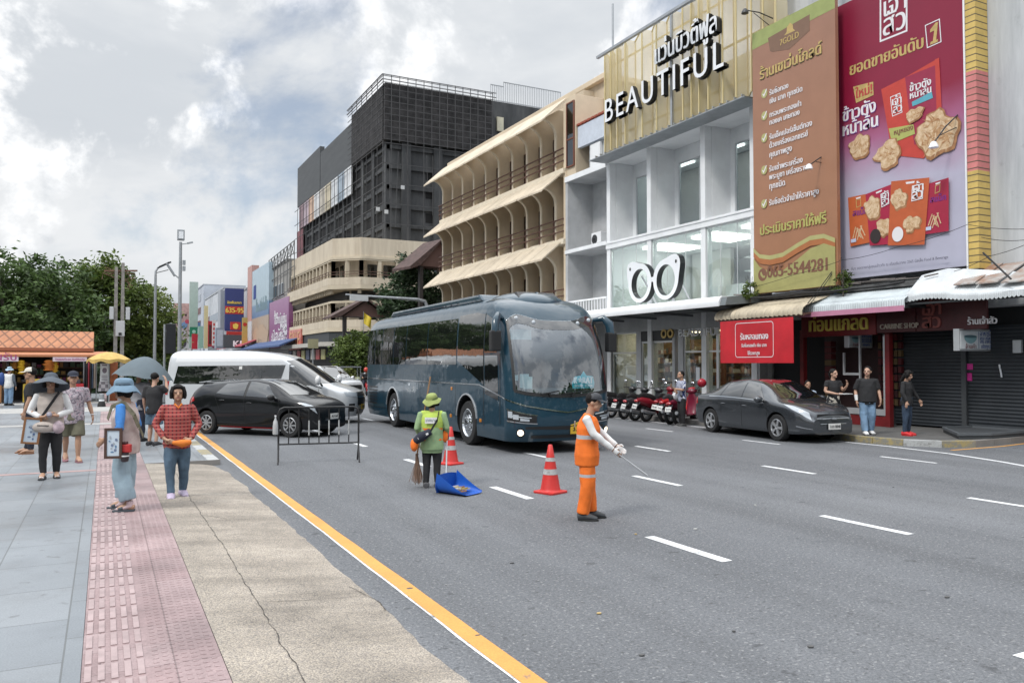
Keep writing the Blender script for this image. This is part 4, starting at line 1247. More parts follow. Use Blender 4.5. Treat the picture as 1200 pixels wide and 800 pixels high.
# ================================================================== BLOCKS FARTHER DOWN THE STREET
mat('beige',(0.60,0.50,0.37),.85,var=.10,scale=.7,bump=.08)
mat('beige_slab',(.56,.48,.37),.85,var=.14,scale=.9)
mat('beige_back_lit',(.66,.56,.43),.85,var=.08,scale=.8)  # lighter copy of beige, so the shaded recess looks lit
mat('beige_edge_lit',(.70,.62,.49),.8,var=.06)  # brighter copy of beige, light painted onto fin lips and floor edges
streaky('beige_wall',(.52,.44,.335),(.41,.345,.26))
mat('brown_rail',(.11,.055,.04),.6,var=.2)
mat('dark_room',(.035,.032,.03),.8,var=.3,scale=1)
ab=thing('arcade_building','beige building with rows of curled fins, brown rails and sloping slabs','building',(20,42,0))
W=lambda nm,m,*a,bevel=0.0:bx(nm,m,ab,*a,bevel=bevel)
fy=[PX(p,230,19.6).y for p in(519.5,530.8,542.5,555.5,569.5,585,601,618,634.5,651.5)]
Y0,Y1=32.6,fy[0]+.45
FLO=[(11.25,13.4,15.4),(7.85,10.05,11.25),(4.45,6.75,7.85)]
for zf,zt,ztop in FLO:
 zs=zt+.12
 for y in fy:
  mb=MB()
  prof=[(20.27,zf)]+[(19.62,zf),(19.62,zs-.52)]
  for i in range(1,9):
   a=R(90*i/8);prof.append((19.62-.80*(1-math.cos(a)),zs-.52+.78*math.sin(a)))
  prof+=[(19.7,zs+1.0 if zf<11 else zs+.8),(20.27,zs+1.0 if zf<11 else zs+.8)]
  mb.prism(prof,lambda u,v,d:(u,d,v),y-.06,y+.06)
  fin=mb.build('fin','beige',ab,**WT);mb=MB()
  lip=prof[1:11]
  for a_,b_ in zip(lip,lip[1:]):mb.beam((a_[0]-.03,y,a_[1]),(b_[0]-.03,y,b_[1]),.17,.07)
  mb.build('lip','beige_edge_lit',fin,**WT)
 rise=1.15 if zf<11 else 1.25
 mb=MB()
 n=12
 for i in range(n):
  ya=Y0+.2+(Y1-Y0-.2)*i/n;yb=Y0+.2+(Y1-Y0-.2)*(i+1)/n
  mb.prism([(18.38,zt),(18.38,zt+.1),(19.75,zt+rise+.1),(19.75,zt+rise)],lambda u,v,d:(u,d,v),ya+.03,yb-.03)
 mb.build('sloping_slab','beige_slab',ab,world=True,bevel=.012)
 W('floor_slab','beige_edge_lit',19.42,21.0,Y0,Y1-.2,zf-.25,zf,bevel=.02)
 W('back_wall','beige_back_lit',20.28,21.2,Y0,Y1-.3,zf,zf+3.4)
 for i,(a,b_)in enumerate(zip(fy,fy[1:])):
  w=MB();yb=a-.1
  ya=yb-.75
  for y in(ya,yb-.05):w.box(20.22,20.27,y,y+.05,zf+.05,zf+2.0)
  w.box(20.22,20.27,ya+.05,yb-.05,zf+1.95,zf+2.0)
  w=w.build('window','brown_rail',ab,**WT);bx('pane','dark_glass',w,20.23,20.26,ya+.051,yb-.051,zf+.05,zf+1.948)
 mb=MB()
 for z in(.38,.68,.98):mb.tube([(19.5,Y0+.1,zf+z),(19.5,Y1+.1,zf+z)],.036,6)
 for y in fy:mb.tube([(19.5,y,zf),(19.5,y,zf+1.0)],.025,5)
 mb.tube([(19.56,Y1+.1,zf),(19.56,Y1+.1,zf+1.0)],.03,5);mb.tube([(20.9,Y1+.1,zf),(20.9,Y1+.1,zf+1.0)],.03,5)
 for z in(.38,.68,.98):mb.tube([(19.56,Y1+.1,zf+z),(20.9,Y1+.1,zf+z)],.02,5)
 mb.build('railing','brown_rail',ab,**WT)
 mb=MB()
 mb.box(19.55,21,32.52,32.78,zf,zt+1.0)
 mb.build('end_wall','beige',ab,world=True,bevel=.03)
mb=MB();mb.box(21.2,34,31.5,50.6,.15,15.62);mb.box(20.6,21.2,Y0,Y1-.3,14.0,15.2)
mb.build('wall','beige_wall',ab,**WT)
W('cornice','beige',20.95,34.2,31.35,50.8,15.45,15.72,bevel=.03)
W('side_wall','beige',19.6,21.2,31.75,32.55,10.8,14.6,bevel=.02)
mb=MB();mb.box(19.7,21,32.57,33.2,.15,4.45);mb.box(19.7,21,50.4,51.0,.15,4.45);mb.box(20.9,21.15,33.2,50.4,.15,4.45);mb.build('ground_floor','beige_wall',ab,**WT)
w=MB()
for(a,b_,c,d)in((31.78,31.84,11.2,14.3),(32.42,32.48,11.2,14.3),(31.84,32.42,14.24,14.3),(31.84,32.42,12.5,12.56),(31.84,32.42,11.2,11.26)):w.box(19.52,19.59,a,b_,c,d)
w=w.build('window',mat('red_brown',(.17,.06,.035),.6),ab,**WT);bx('pane','dark_glass',w,19.55,19.58,31.841,32.419,11.261,14.239)
gb=thing('gallery_building','cream building with two long galleries turning the corner below the black tower','building',(22,78,0))
W=lambda nm,m,*a,bevel=0.0:bx(nm,m,gb,*a,bevel=bevel)
streaky('cream_wall',(.58,.51,.40),(.46,.39,.30))
mat('cream',(.52,.45,.34),.85,var=.1,scale=.5)
XR=36.0
def ringpts(x,y):
 0
 return[(19.5+x,95),(19.5+x,76.2+y*.4),(21.7+x*.4,74.0+y),(XR,74.0+y)]
def ring(name,m,off0,off1,z0,z1):
 a=ringpts(off0,off0);b_=ringpts(off1,off1)
 mb=MB()
 for i in range(3):
  mb.add([(*a[i],z0),(*a[i+1],z0),(*b_[i+1],z0),(*b_[i],z0),(*a[i],z1),(*a[i+1],z1),(*b_[i+1],z1),(*b_[i],z1)],[(0,1,2,3),(4,5,6,7),(0,1,5,4),(2,3,7,6),(0,3,7,4),(1,2,6,5)])
 return mb.build(name,m,gb,**WT)
ring('parapet','cream_wall',0,.4,12.0,13.95)
ring('moulding','cream',-.15,-.003,11.9,12.15)
for zf in(9.55,5.5):
 ring('gallery_wall','cream_wall',1.4,1.7,zf-.2,zf+2.6)
 ring('balcony','cream',-.5,1.4,zf-.55,zf-.15)
 ring('parapet','cream_wall',-.5,-.3,zf-.14,zf+.55)
 ring('lintel','cream',-.1,.3,zf+2.2,zf+2.45 if zf>9 else zf+2.4)
 mb=MB()
 P=[Vector((*p,0))for p in ringpts(.1,.1)]
 cols=[]
 for a,b_,n in((P[0],P[1],12),(P[1],P[2],2),(P[2],P[3],8)):
  for i in range(n+1):cols.append(a.lerp(b_,i/n))
 for p in cols:
  MB().box(p.x-.17,p.x+.17,p.y-.17,p.y+.17,zf+.4,zf+2.21).build('column','cream',gb,**WT)
 P2=[Vector((*p,0))for p in ringpts(-.42,-.42)]
 for z in(.85,1.1):
  for a,b_ in zip(P2,P2[1:]):mb.beam((a.x,a.y,zf+z),(b_.x,b_.y,zf+z),.05)
 for a,b_,n in((P2[0],P2[1],16),(P2[1],P2[2],2),(P2[2],P2[3],8)):
  for i in range(n+1):
   q=a.lerp(b_,i/n);mb.beam((q.x,q.y,zf+.5),(q.x,q.y,zf+1.1),.04)
 mb.build('railing','brown_rail',gb,**WT)
 mb=MB()
 for a,b_,n in((P[0],P[1],26),(P[2],P[3],8)):
  for i in range(n+1):
   q=a.lerp(b_,i/n);mb.box(q.x-.32,q.x-.02,q.y-.1,q.y+.1,zf-.95,zf-.551)
 o=mb.build('bracket','cream',gb,**WT);o['kind']='stuff'
 pb=ringpts(1.33,1.33)
 for i in range(7):
  x=pb[2][0]+.5+i*1.6
  bx('window','dark_glass',gb,x,x+1.1,pb[2][1]-.05,pb[2][1]+.04,zf+.1,zf+2.0)
 for i in range(9):
  y=77.2+i*1.9
  bx('window','dark_glass',gb,pb[0][0]-.05,pb[0][0]+.04,y,y+1.0,zf+.1,zf+2.0)
ring('wall',paint((.05,.05,.05)),1.6,2.0,0,9.0)
mb=MB();mb.box(21.3,XR,76.5,95,.15,13.6);mb.build('wall','cream_wall',gb,**WT)
W('roof','cream',20,XR,77.0,95,13.6,13.7)
ring('awning',paint((.42,.40,.36)),-1.2,.6,3.55,3.95)
ring('fascia',paint((.03,.035,.04)),-.35,.8,3.96,4.9)
rr=random.Random(2)
for i in range(8):
 y=77+i*2.2
 bx('shop_sign',paint([(.3,.28,.12),(.25,.04,.04),(.35,.33,.3),(.05,.06,.1)][i%4]),gb,19.0,19.1,y,y+1.5,2.3,3.3)
tw=thing('tower_block','dark unfinished tower wrapped in black netting and scaffold','building',(30,90,0))
W=lambda nm,m,*a,bevel=0.0:bx(nm,m,tw,*a,bevel=bevel)
t,b,N,L,tc_,noise,scaled,ramp,mix,bump=node_mat('tower_dark')
c=ramp(noise(.5,7,.7,scaled((1,1,.25))),[(.32,(.030,.032,.035)),(.5,(.055,.058,.062)),(.7,(.095,.098,.10))])
L(c,b.inputs['Base Color']);b.inputs['Roughness'].default_value=.85
t,b,N,L,tc_,noise,scaled,ramp,mix,bump=node_mat('netting')
c=ramp(noise(1.1,8,.72),[(.34,(.016,.016,.017)),(.62,(.055,.053,.055))])
L(c,b.inputs['Base Color']);b.inputs['Roughness'].default_value=.95
mat('panel_dark',(.055,.060,.064),.6,var=.12,scale=.3,stretch=(1,1,6))
TX,TY=26.4,80.0
W('wall','tower_dark',TX,46.5,TY,122,.1,25.2)
zt=32.0
nb=PY(577,105,TY-.9).x
WZ=PY(600,122,TY+.6).z
W('netted_top','netting',TX-.7,nb,TY-.7,92,25.3,31.2)
W('wall','tower_dark',nb+.1,46.5,TY+.6,100,25.2,WZ)
W('cladding','panel_dark',TX-.5,TX+.1,92.2,108,25.4,30.6);W('cladding','panel_dark',TX-.52,TX+.1,108.2,122.4,25.6,31.6)
W('roof','tower_dark',TX-.2,46,TY+12,122,25.2,29.5)
mb=MB()
for z in(16.2,18.2,20.3,22.4,24.5):
 mb.box(TX-.25,TX-.003,TY-.25,122,z,z+.35);mb.box(TX-.25,46.6,TY-.25,TY-.003,z,z+.35)
mb.build('floor_edge','tower_dark',tw,**WT)
for i in range(11):W('column','tower_dark',TX-.35,TX-.002,TY+.02+i*4.1,TY+.75+i*4.1,13,25.2)
for i in range(6):W('column','tower_dark',TX+1.3+i*3.6,TX+2.3+i*3.6,TY-.4,TY-.002,13,25.2)
for i,x in enumerate((TX+4.1,TX+6.2,TX+8.3)):
 for z in(17.0,19.6,21.6):W('window',mat('hole',(.008,.008,.009),.9)if 'hole' not in M else 'hole',x,x+1.5,TY-.03,TY+.02,z,z+1.0)
for i in range(9):
 for z in(14.5,16.9,19.0,21.0,23.1):W('window','hole',TX-.03,TX+.02,TY+1.2+i*4.1,TY+3.9+i*4.1,z,z+1.1)
cols=[(.26,.18,.20),(.40,.32,.36),(.55,.38,.28),(.62,.62,.62),(.48,.44,.38),(.52,.46,.34),(.60,.62,.64),(.30,.36,.42),(.66,.68,.70)]
for i,c_ in enumerate(cols):
 y0=120-i*3.15
 W('canvas',mat('canvas_%d'%i,c_,.7,var=.18,scale=.5),TX-.75,TX-.6,y0-3.0,y0,21.9-.0*i,25.3)
W('canvas',mat('canvas_r',(.16,.06,.07),.7,var=.3,scale=.5),TX-.75,TX-.6,117.5,121.5,17.2,21.7)
mb=MB();rr=random.Random(8)
xo,yo=TX-1.0,TY-1.0
for i in range(15):
 x=xo+i*(nb-xo)/14;mb.beam((x,yo,12.5 if i%2 else 25),(x,yo,32.0),.06)
for i in range(22):
 y=yo+i*1.95;mb.beam((xo,y,12.5),(xo,y,32.0 if y<92.5 else 25),.06)
for k in range(11):
 z=25.2+k*.66;mb.beam((xo,yo,z),(nb,yo,z),.05);mb.beam((xo,yo,z),(xo,92.5,z),.05)
for k in range(6):
 z=14.3+k*2.1;mb.beam((xo,yo,z),(xo+14,yo,z),.06);mb.beam((xo,yo,z),(xo,122,z),.06)
for i in range(9):
 a=rr.uniform(0,12);mb.beam((xo+a,yo-.05,14+rr.uniform(0,8)),(xo+a+rr.uniform(-.3,.3),yo-.05,24),.05)
mb.build('scaffold',paint((.06,.06,.063),.6),tw,**WT)
mb=MB()
for z in(31.4,31.9):mb.beam((xo-.1,yo-.1,z),(nb+.4,yo-.1,z),.12,.07);mb.beam((xo-.1,yo-.1,z),(xo-.1,92.5,z),.12,.07)
mb.build('top_rail',paint((.20,.20,.21),.5),tw,**WT)
mb=MB();za,zb_=30.0,33.0
a=PY(575,118,TY+.6).x;c_=PY(657,118,TY+.6).x;mid=PY(590,118,TY+.6).x
z1=PY(600,98,TY+.6).z
for i in range(40):
 x=a+(c_-a)*i/39;top=z1 if x>mid else z1-.5;mb.beam((x,TY+.6,WZ),(x,TY+.6,top),.05)
for x0,top in((a,z1-.55),(mid,z1-.03)):mb.beam((x0,TY+.6,top),(c_ if x0==mid else mid,TY+.6,top),.08)
mb.beam((a,TY+.6,WZ+.1),(c_,TY+.6,WZ+.1),.08);mb.build('roof_fence',paint((.34,.36,.38),.5),tw,**WT)
mb=MB();mb.box(nb+1.2,nb+2.0,TY+.3,TY+.55,28.2,29.8);mb.build('pale_panel',paint((.55,.52,.40)),tw,**WT)  # small pale cream panel on the wing wall
W('white_sheet','letter_white',TX+16.5,TX+18.5,TY+.2,TY+.5,27.6,28.6)
rr=random.Random(3)
for i in range(3):
 p=PY(rr.uniform(425,500),rr.uniform(215,268),TY-1.1)
 MB().box(p.x-.2,p.x+.2,TY-1.12,TY-1.08,p.z-.3,p.z+.1).build('loose_sheet','grey_plaster',tw,**WT)
def far_house(label,pa,pb,top_px,col,Xf=19.5,depth=9,ground=0):
 ya,yb=PX(pa,400,Xf).y,PX(pb,400,Xf).y
 z=PX(pb,top_px,Xf).z
 h=thing('row_house',label,'building',(Xf+2,(ya+yb)/2,0))
 bx('wall',mat('wall_%d'%len(M),col,.85,var=.12,scale=.5),h,Xf,Xf+depth,yb+.05,ya-.05,0,z)
 bx('coping',paint(tuple(c*.8 for c in col)),h,Xf-.12,Xf+depth,yb+.06,ya-.06,z,z+.25)
 n=max(1,int((ya-yb)/3))
 for i in range(n):
  for k in range(int((z-4)//3)):
   y=yb+(ya-yb)*(i+.5)/n;w=(ya-yb)/n*.28
   f_=bx('window','alu',h,Xf-.06,Xf-.002,y-w-.1,y+w+.1,4.2+k*3,5.9+k*3);bx('pane','dark_glass',f_,Xf-.09,Xf-.062,y-w,y+w,4.3+k*3,5.8+k*3)
 return h
far_house('grey house under a steel frame between cream gallery and lilac billboard',338,316,318,(.34,.33,.31))
far_house('pale house behind the light blue billboard',315,291,330,(.45,.45,.46))
far_house('pale narrow house farther along the row past the navy sign',289,268,350,(.40,.40,.42))
far_house('white house left of the navy telephone sign',262,240,352,(.50,.52,.55))
far_house('light grey house behind the green upright sign',238,226,344,(.42,.45,.50))
far_house('farthest house of the row at the end of the street',224,206,372,(.42,.40,.40))
tr=thing('roof_truss','open steel lattice frame on the roof beside the cream gallery building','truss',(19.4,98,12))
mb=MB();rr=random.Random(1)
a,b_=PX(315,318,19.3),PX(345,296,19.3)
for i in range(9):
 p=a.lerp(b_,i/8);mb.beam(p+Vector((0,0,-4)),p+Vector((0,0,1.4)),.09)
 if i<8:q=a.lerp(b_,(i+1)/8);mb.beam(p+Vector((0,0,1.4)),q+Vector((0,0,-.3)),.07);mb.beam(p,q+Vector((0,0,1.4)),.07)
for z in(-4,-1.5,0,1.4):mb.beam(a+Vector((0,0,z)),b_+Vector((0,0,z)),.08)
mb.build('lattice',paint((.13,.13,.13)),tr,**WT)
def far_board(label,X,pl,pr,ptop,pbot,m,texts=(),extra=(),thick=.5):
 0
 ya,yb=PX(pl,400,X).y,PX(pr,400,X).y
 zt,zb=PX(pr,ptop,X).z,PX(pr,pbot,X).z
 B=Board('billboard',label,X,ya,yb,zb,zt,m,thick=thick)
 return B
X_=18.9
lil=sheet_of('lilac_vinyl',[(0,(.24,.05,.15)),(.35,(.20,.05,.16)),(.8,(.30,.15,.27)),(1,(.32,.21,.32))],0,7)
B=far_board('magenta billboard with white lettering beside the light blue one',X_,315.5,338,347,406,lil)
wd,hh=B.yl-B.yr,B.zt-B.zb
for s_,u,v,w in(('Ayo',.28,.62,.2),('ดอกเบี้ยเงิน',.30,.50,.6),('พิเศษ',.6,.37,.32),('2.99%',.62,.26,.32),('เปิดบัญชี',.15,.12,.7),('รับทันที วันนี้',.12,.03,.8)):
 text_mb(s_,B.fn,1.5,u*wd,v*hh,.02,.03,d0=.02,width=w*wd).build('lettering','white_print',B.t,world=True,**NR)
B=far_board('red and cream sale banner at the foot of the magenta billboard',X_-.05,338.5,352.5,385,409,sheet_of('sale_vinyl',[(0,(.50,.10,.07)),(1,(.52,.22,.18))],0,3,.3),thick=.2)
text_mb('SALE',B.fn,2.4,.1*(B.yl-B.yr),.3,.02,.05,d0=.02,width=.8*(B.yl-B.yr)).build('lettering',paint((.55,.30,.16)),B.t,world=True,**NR)
sky_v=sheet_of('skyline_vinyl',[(0,(.36,.27,.20)),(.29,(.38,.29,.22)),(.30,(.09,.16,.29)),(.42,(.16,.26,.38)),(.44,(.36,.45,.50)),(1,(.38,.49,.57))],0,13.5)
B=far_board('tall light blue billboard with a skyline over a sand coloured foot',X_,295,314.5,307,404,sky_v,thick=.6)
wd,hh=B.yl-B.yr,B.zt-B.zb
mb=MB();rr=random.Random(6)
for i in range(14):
 u=wd*(.25+.7*i/14);w=wd*.03;h_=hh*rr.uniform(.05,.2);flat_poly(mb,[(u,.44*hh),(u+w,.44*hh),(u+w,.44*hh+h_),(u,.44*hh+h_)],B.fn,.03)
mb.build('skyline_print',paint((.22,.32,.36)),B.t,**WT)
mb=MB();flat_poly(mb,[(.1*wd,.62*hh),(.26*wd,.62*hh),(.26*wd,.80*hh),(.1*wd,.80*hh)],B.fn,.03);mb.build('panel_print',paint((.02,.05,.22)),B.t,**WT)
mb=MB();[flat_poly(mb,blob(wd*a,hh*b_,wd*.2,hh*.1,i),B.fn,.03+i*.01)for i,(a,b_)in enumerate(((.3,.14),(.6,.17),(.8,.12)))];mb.build('food_print',paint((.42,.30,.21)),B.t,**WT)
B=far_board('narrow salmon pink signboard to the left of the blue billboard',X_,289.5,294.5,311,380,paint((.46,.27,.24)),thick=1.0)
B=far_board('small white signboard under the salmon one',X_-.1,290,294.5,376,405,paint((.50,.52,.54)),thick=.4)
def cross_board(label,Y,pl,pr,ptop,pbot,m,thick=.6,cat='sign'):
 a,b_=PY(pl,ptop,Y),PY(pr,pbot,Y)
 t_=thing('signboard',label,cat,((a.x+b_.x)/2,Y,b_.z))
 bx('board',m,t_,a.x,b_.x,Y,Y+thick,b_.z,a.z)
 fn=face_along(a.x,Y,b_.z);t_w=b_.x-a.x;t_h=a.z-b_.z
 def txt(s_,u,v,w,size,m_,bold=.02):text_mb(s_,fn,size*t_h,u*t_w,v*t_h,.02,bold*t_h,d0=.03,width=w*t_w).build('lettering',m_,t_,world=True,**NR)
 def rect(u0,u1,v0,v1,m_,d=.02):
  mb=MB();flat_poly(mb,[(u0*t_w,v0*t_h),(u1*t_w,v0*t_h),(u1*t_w,v1*t_h),(u0*t_w,v1*t_h)],fn,d);mb.build('print',m_,t_,**WT)
 def blobp(u,v,r,m_,seed,d=.025,amp=.3):
  mb=MB();flat_poly(mb,blob(u*t_w,v*t_h,r*t_w,r*t_w,seed,amp=amp),fn,d);mb.build('print',m_,t_,**WT)
 return t_,txt,rect,blobp
yl_=paint((.72,.55,.10));rd=paint((.45,.03,.02))
t_,txt,rect,bl=cross_board('navy blue signboard with a red band and yellow numbers 635-95',126,264,285.5,337.5,388,paint((.03,.045,.16)))
rect(.0,1,.40,.58,rd);txt('635-95',.02,.43,.94,.2,yl_,.03);txt('จัดฟันเลนา',.1,.64,.75,.16,yl_)
t_,txt,rect,bl=cross_board('red sign with a yellow mountain emblem under the navy board',124,270,282,377,386.5,paint((.42,.03,.025)),.3)
bl(.5,.48,.27,yl_,3)
t_,txt,rect,bl=cross_board('red gold shop sign with yellow Thai lettering above grey fascia',123,265.5,286,388,397.5,paint((.42,.025,.02)),.3)
txt('ห้างทองเยาวราช',.06,.32,.88,.5,yl_);
t_,txt,rect,bl=cross_board('dark grey fascia with big white letters KF cut off',122,262,287,392,408,paint((.06,.07,.08)),.4)
txt('KF',.42,.12,.5,.65,'letter_white',.05)
t_,txt,rect,bl=cross_board('blue grey shopfront box with a slanted white stripe',124,253.5,262,384,408,paint((.22,.25,.30)),2.0)
rect(.1,.9,.1,.9,paint((.40,.44,.50)))
t_,txt,rect,bl=cross_board('grey side panel beside the navy signboard',128,258.5,264,340,386,paint((.30,.32,.35)),3.0)
t_,txt,rect,bl=cross_board('yellow round arched sign at the edge of the salmon board',118,284,290,372,404,paint((.46,.33,.10)),.3)
bl(.5,.75,.36,rd,2)
t_,txt,rect,bl=cross_board('upright red sign with a dark band of small lights',150,244,248.5,376,406,paint((.35,.02,.025)),.4)
rect(.2,.8,.1,.85,paint((.05,.01,.012)))
t_,txt,rect,bl=cross_board('upright white sign with red characters',148,249,252.5,375,405,paint((.55,.52,.50)),.4)
for k in range(5):rect(.25,.75,.1+k*.17,.2+k*.17,rd)
t_,txt,rect,bl=cross_board('cream and yellow upright sign between white house and red sign',152,239.5,243.5,358,408,paint((.52,.45,.25)),.5)
t_,txt,rect,bl=cross_board('tall pale green upright signboard with a dark green crest',175,222.5,231.5,330,408,sheet_of('green_vinyl',[(0,(.26,.36,.30)),(1,(.40,.46,.43))],0,18),.8)
rect(.05,1,.17,.32,paint((.01,.16,.08)));bl(.55,.25,.22,paint((.3,.5,.4)),1,amp=0)
t_,txt,rect,bl=cross_board('bright red upright sign under the green one',172,225,231.5,391,409,paint((.42,.015,.03)),.5)
t_,txt,rect,bl=cross_board('pale green shop panel right of the red upright sign',170,232.5,238,382,408,paint((.25,.40,.33)),.5)
t_,txt,rect,bl=cross_board('large pink billboard with people in colourful dress',215,203.5,223,355,398,sheet_of('pink_vinyl',[(0,(.42,.36,.36)),(.3,(.45,.28,.26)),(1,(.50,.33,.28))],0,18,.2),1.0,'billboard')
for u,v,r,c_,s_ in((.45,.62,.10,(.05,.03,.03),1),(.43,.42,.16,(.50,.40,.12),2),(.62,.40,.2,(.15,.25,.42),3),(.8,.5,.14,(.45,.06,.10),4),(.30,.45,.12,(.35,.10,.15),5),(.72,.68,.07,(.06,.03,.03),6),(.55,.2,.2,(.45,.42,.45),7)):bl(u,v,r,paint(c_),s_,.02+s_*.006)
t_,txt,rect,bl=cross_board('white low billboard with a dark curl under the pink one',205,203,222,397,410,paint((.48,.47,.48)),1.0,'billboard')
bl(.6,.6,.22,paint((.05,.04,.06)),3);bl(.2,.4,.15,paint((.35,.06,.12)),5,.03)
for pa,col,lb in((262,(.40,.07,.10),'dusty red awning under the grey KF fascia'),(291,(.04,.08,.20),'blue awning under the light blue billboard')):
 y=PX(pa,405,18.3).y
 t_=thing('awning',lb,'awning',(18.2,y-8,4))
 zt_=PX(pa+10,402,18.3).z
 MB().prism([(16.9,zt_-.9),(18.9,zt_),(18.9,zt_+.1),(16.9,zt_-.7)],lambda u,v,d:(u,d,v),y-30,y-2).build('canvas',paint(col),t_,**WT)
# ================================================================== TREES AND PLANTS
def leaf_mat(name,c1,c2,sc_=.6):
 t,b,N,L,tc_,noise,scaled,ramp,mix,bump=node_mat(name)
 c=ramp(noise(sc_,4,.7),[(.30,c1),(.70,c2)])
 g=N('ShaderNodeNewGeometry')
 c=mix(1.0,c,ramp(g.outputs['Random Per Island'],[(0,.55),(1,1.5)]),'MULTIPLY')
 L(c,b.inputs['Base Color']);b.inputs['Roughness'].default_value=.6
 tr=N('ShaderNodeBsdfTranslucent');mx=N('ShaderNodeMixShader');mx.inputs[0].default_value=.25
 L(c,tr.inputs[0]);L(b.outputs[0],mx.inputs[1]);L(tr.outputs[0],mx.inputs[2]);L(mx.outputs[0],t.nodes['Material Output'].inputs[0])
leaf_mat('leaf_dark',(.040,.075,.022),(.095,.155,.04))
leaf_mat('leaf_mid',(.055,.095,.020),(.14,.19,.04))
leaf_mat('leaf_fresh',(.085,.125,.025),(.18,.225,.05))
leaf_mat('leaf_deep',(.020,.040,.018),(.048,.085,.034))
leaf_mat('leaf_bright',(.06,.09,.015),(.16,.17,.03))
mat('bark',(.10,.085,.07),.9,var=.3,scale=6,bump=.5,bscale=12)
def tree(name,label,loc,h,lobes,leaf,n_clump,leaves,ls,clump_r,seed,trunk_r=.22,cat='tree',group=None,limbs=7):
 0
 rr=random.Random(seed)
 t_=thing(name,label,cat,loc,0,group)
 tb=MB()
 top=Vector((rr.uniform(-.3,.3),rr.uniform(-.3,.3),h*.5))
 tb.tube([(0,0,-.1),(0,0,.25),(top.x*.4,top.y*.4,h*.22),top],[trunk_r*1.5,trunk_r*1.1,trunk_r,trunk_r*.6],10)
 for k in range(limbs):
  l=lobes[k%len(lobes)]
  e=Vector((l[0]+rr.uniform(-.5,.5)*l[3],l[1]+rr.uniform(-.5,.5)*l[4],l[2]+rr.uniform(-.2,.6)*l[5]))
  s=Vector((0,0,0)).lerp(top,rr.uniform(.5,.95));m_=s.lerp(e,.5)+Vector((rr.uniform(-.3,.3),rr.uniform(-.3,.3),rr.uniform(0,.5)))
  tb.tube([s,m_,e],[trunk_r*.5,trunk_r*.3,trunk_r*.08],6)
 tb.build('trunk','bark',t_,**S6)
 vs,fs=[],[]
 tot=sum(l[3]*l[4]*l[5]for l in lobes)
 for l in lobes:
  nn=max(3,int(n_clump*l[3]*l[4]*l[5]/tot))
  for _ in range(nn):
   d=Vector((rr.gauss(0,1),rr.gauss(0,1),rr.gauss(0,1))).normalized()
   q=(.45+.55*rr.random()**.6)*(1+.25*mnoise.noise(d*2.3+Vector((seed,l[0],l[1]))))
   c=Vector((l[0]+d.x*l[3]*q,l[1]+d.y*l[4]*q,l[2]+d.z*l[5]*q))
   cr=clump_r*rr.uniform(.55,1.25)
   for _ in range(leaves):
    p=c+Vector((rr.gauss(0,.45),rr.gauss(0,.45),rr.gauss(0,.32)))*cr
    u=Vector((rr.gauss(0,1),rr.gauss(0,1),rr.gauss(0,.6))).normalized()
    w=u.cross(Vector((rr.gauss(0,1),rr.gauss(0,1),rr.gauss(0,1)))).normalized()
    s=ls*rr.uniform(.6,1.3)
    n0=len(vs)
    vs+=[p-u*s,p+w*s*.45,p+u*s,p-w*s*.45]
    fs.append((n0,n0+1,n0+2,n0+3))
 mb=MB();mb.add(vs,fs)
 mb.build('crown',leaf,t_,**NR)
 return t_
def at(px,depth_y):
 d=ray(px,426);t=depth_y/d[1]
 return Vector((d[0]*t,depth_y,0))
gr='trees behind the kiosk'
p=at(15,58);tree('tree','broad dark green tree behind the orange roofed kiosk',(p.x,p.y,0),9,[(-2.5,0,5.2,4.2,3.6,3.2),(1.6,.5,5.6,3.2,3,2.9),(3.0,-.5,4.3,2.2,2.5,2.4),(-5.5,0,4.2,3,3,2.8),(0,0,7.2,2.6,2.4,1.7)],'leaf_dark',340,62,.17,.8,1,.32,group=gr)
p=at(-90,60);tree('tree','dark tree at the left edge of the view behind the kiosk',(p.x,p.y,0),9,[(0,0,5.4,4.2,3.6,3.3),(3,0,5,2.6,3,2.6),(-3.5,0,5,3,3,3)],'leaf_dark',300,60,.18,.8,2,.3,group=gr)
p=at(118,62);tree('tree','taller mid green tree right behind the utility pole',(p.x,p.y,0),9.4,[(0,0,6.2,2.6,2.4,2.9),(-1.3,0,4.6,2.2,2.2,2.2),(.6,0,7.6,1.5,1.4,1.5)],'leaf_mid',260,60,.17,.75,3,.26,group=gr)
p=at(160,64);tree('tree','yellowish green drooping tree beside the street lamps',(p.x,p.y,0),7.5,[(0,0,5.0,2.7,2.4,2.7),(1.5,0,3.4,1.7,1.8,2.1),(-1.2,0,3.6,2,2,2.2),(.2,0,2.2,2.4,1.8,1.3)],'leaf_fresh',250,60,.16,.7,4,.22,group=gr)
p=at(185,72);tree('tree','small light green tree at the right end of the row',(p.x,p.y,0),5,[(0,0,3.0,1.7,1.6,1.7),(.7,0,2.2,1.2,1.2,1.4)],'leaf_fresh',120,55,.15,.6,5,.14,group=gr)
p=at(60,66);tree('tree','dark tree filling the gap between the two big crowns',(p.x,p.y,0),8,[(0,0,4.4,3,2.6,3.4),(2.8,0,3.4,2.2,2,2.6)],'leaf_deep',200,60,.18,.8,6,.26,group=gr)
for i,(px,y,h)in enumerate(((120,55,1.6),(150,57,2.0),(178,60,1.8),(196,66,2.4))):
 p=at(px,y);tree('shrub',['dense shrub between kiosk and utility pole','dense shrub right of the utility pole foot','leafy shrub below the drooping tree','leafy shrub beside the black signal head'][i],(p.x,p.y,0),h,[(0,0,h*.55,1.5,1.2,h*.5)],'leaf_deep',60,50,.12,.5,20+i,.06,'shrub','shrubs under the trees',3)
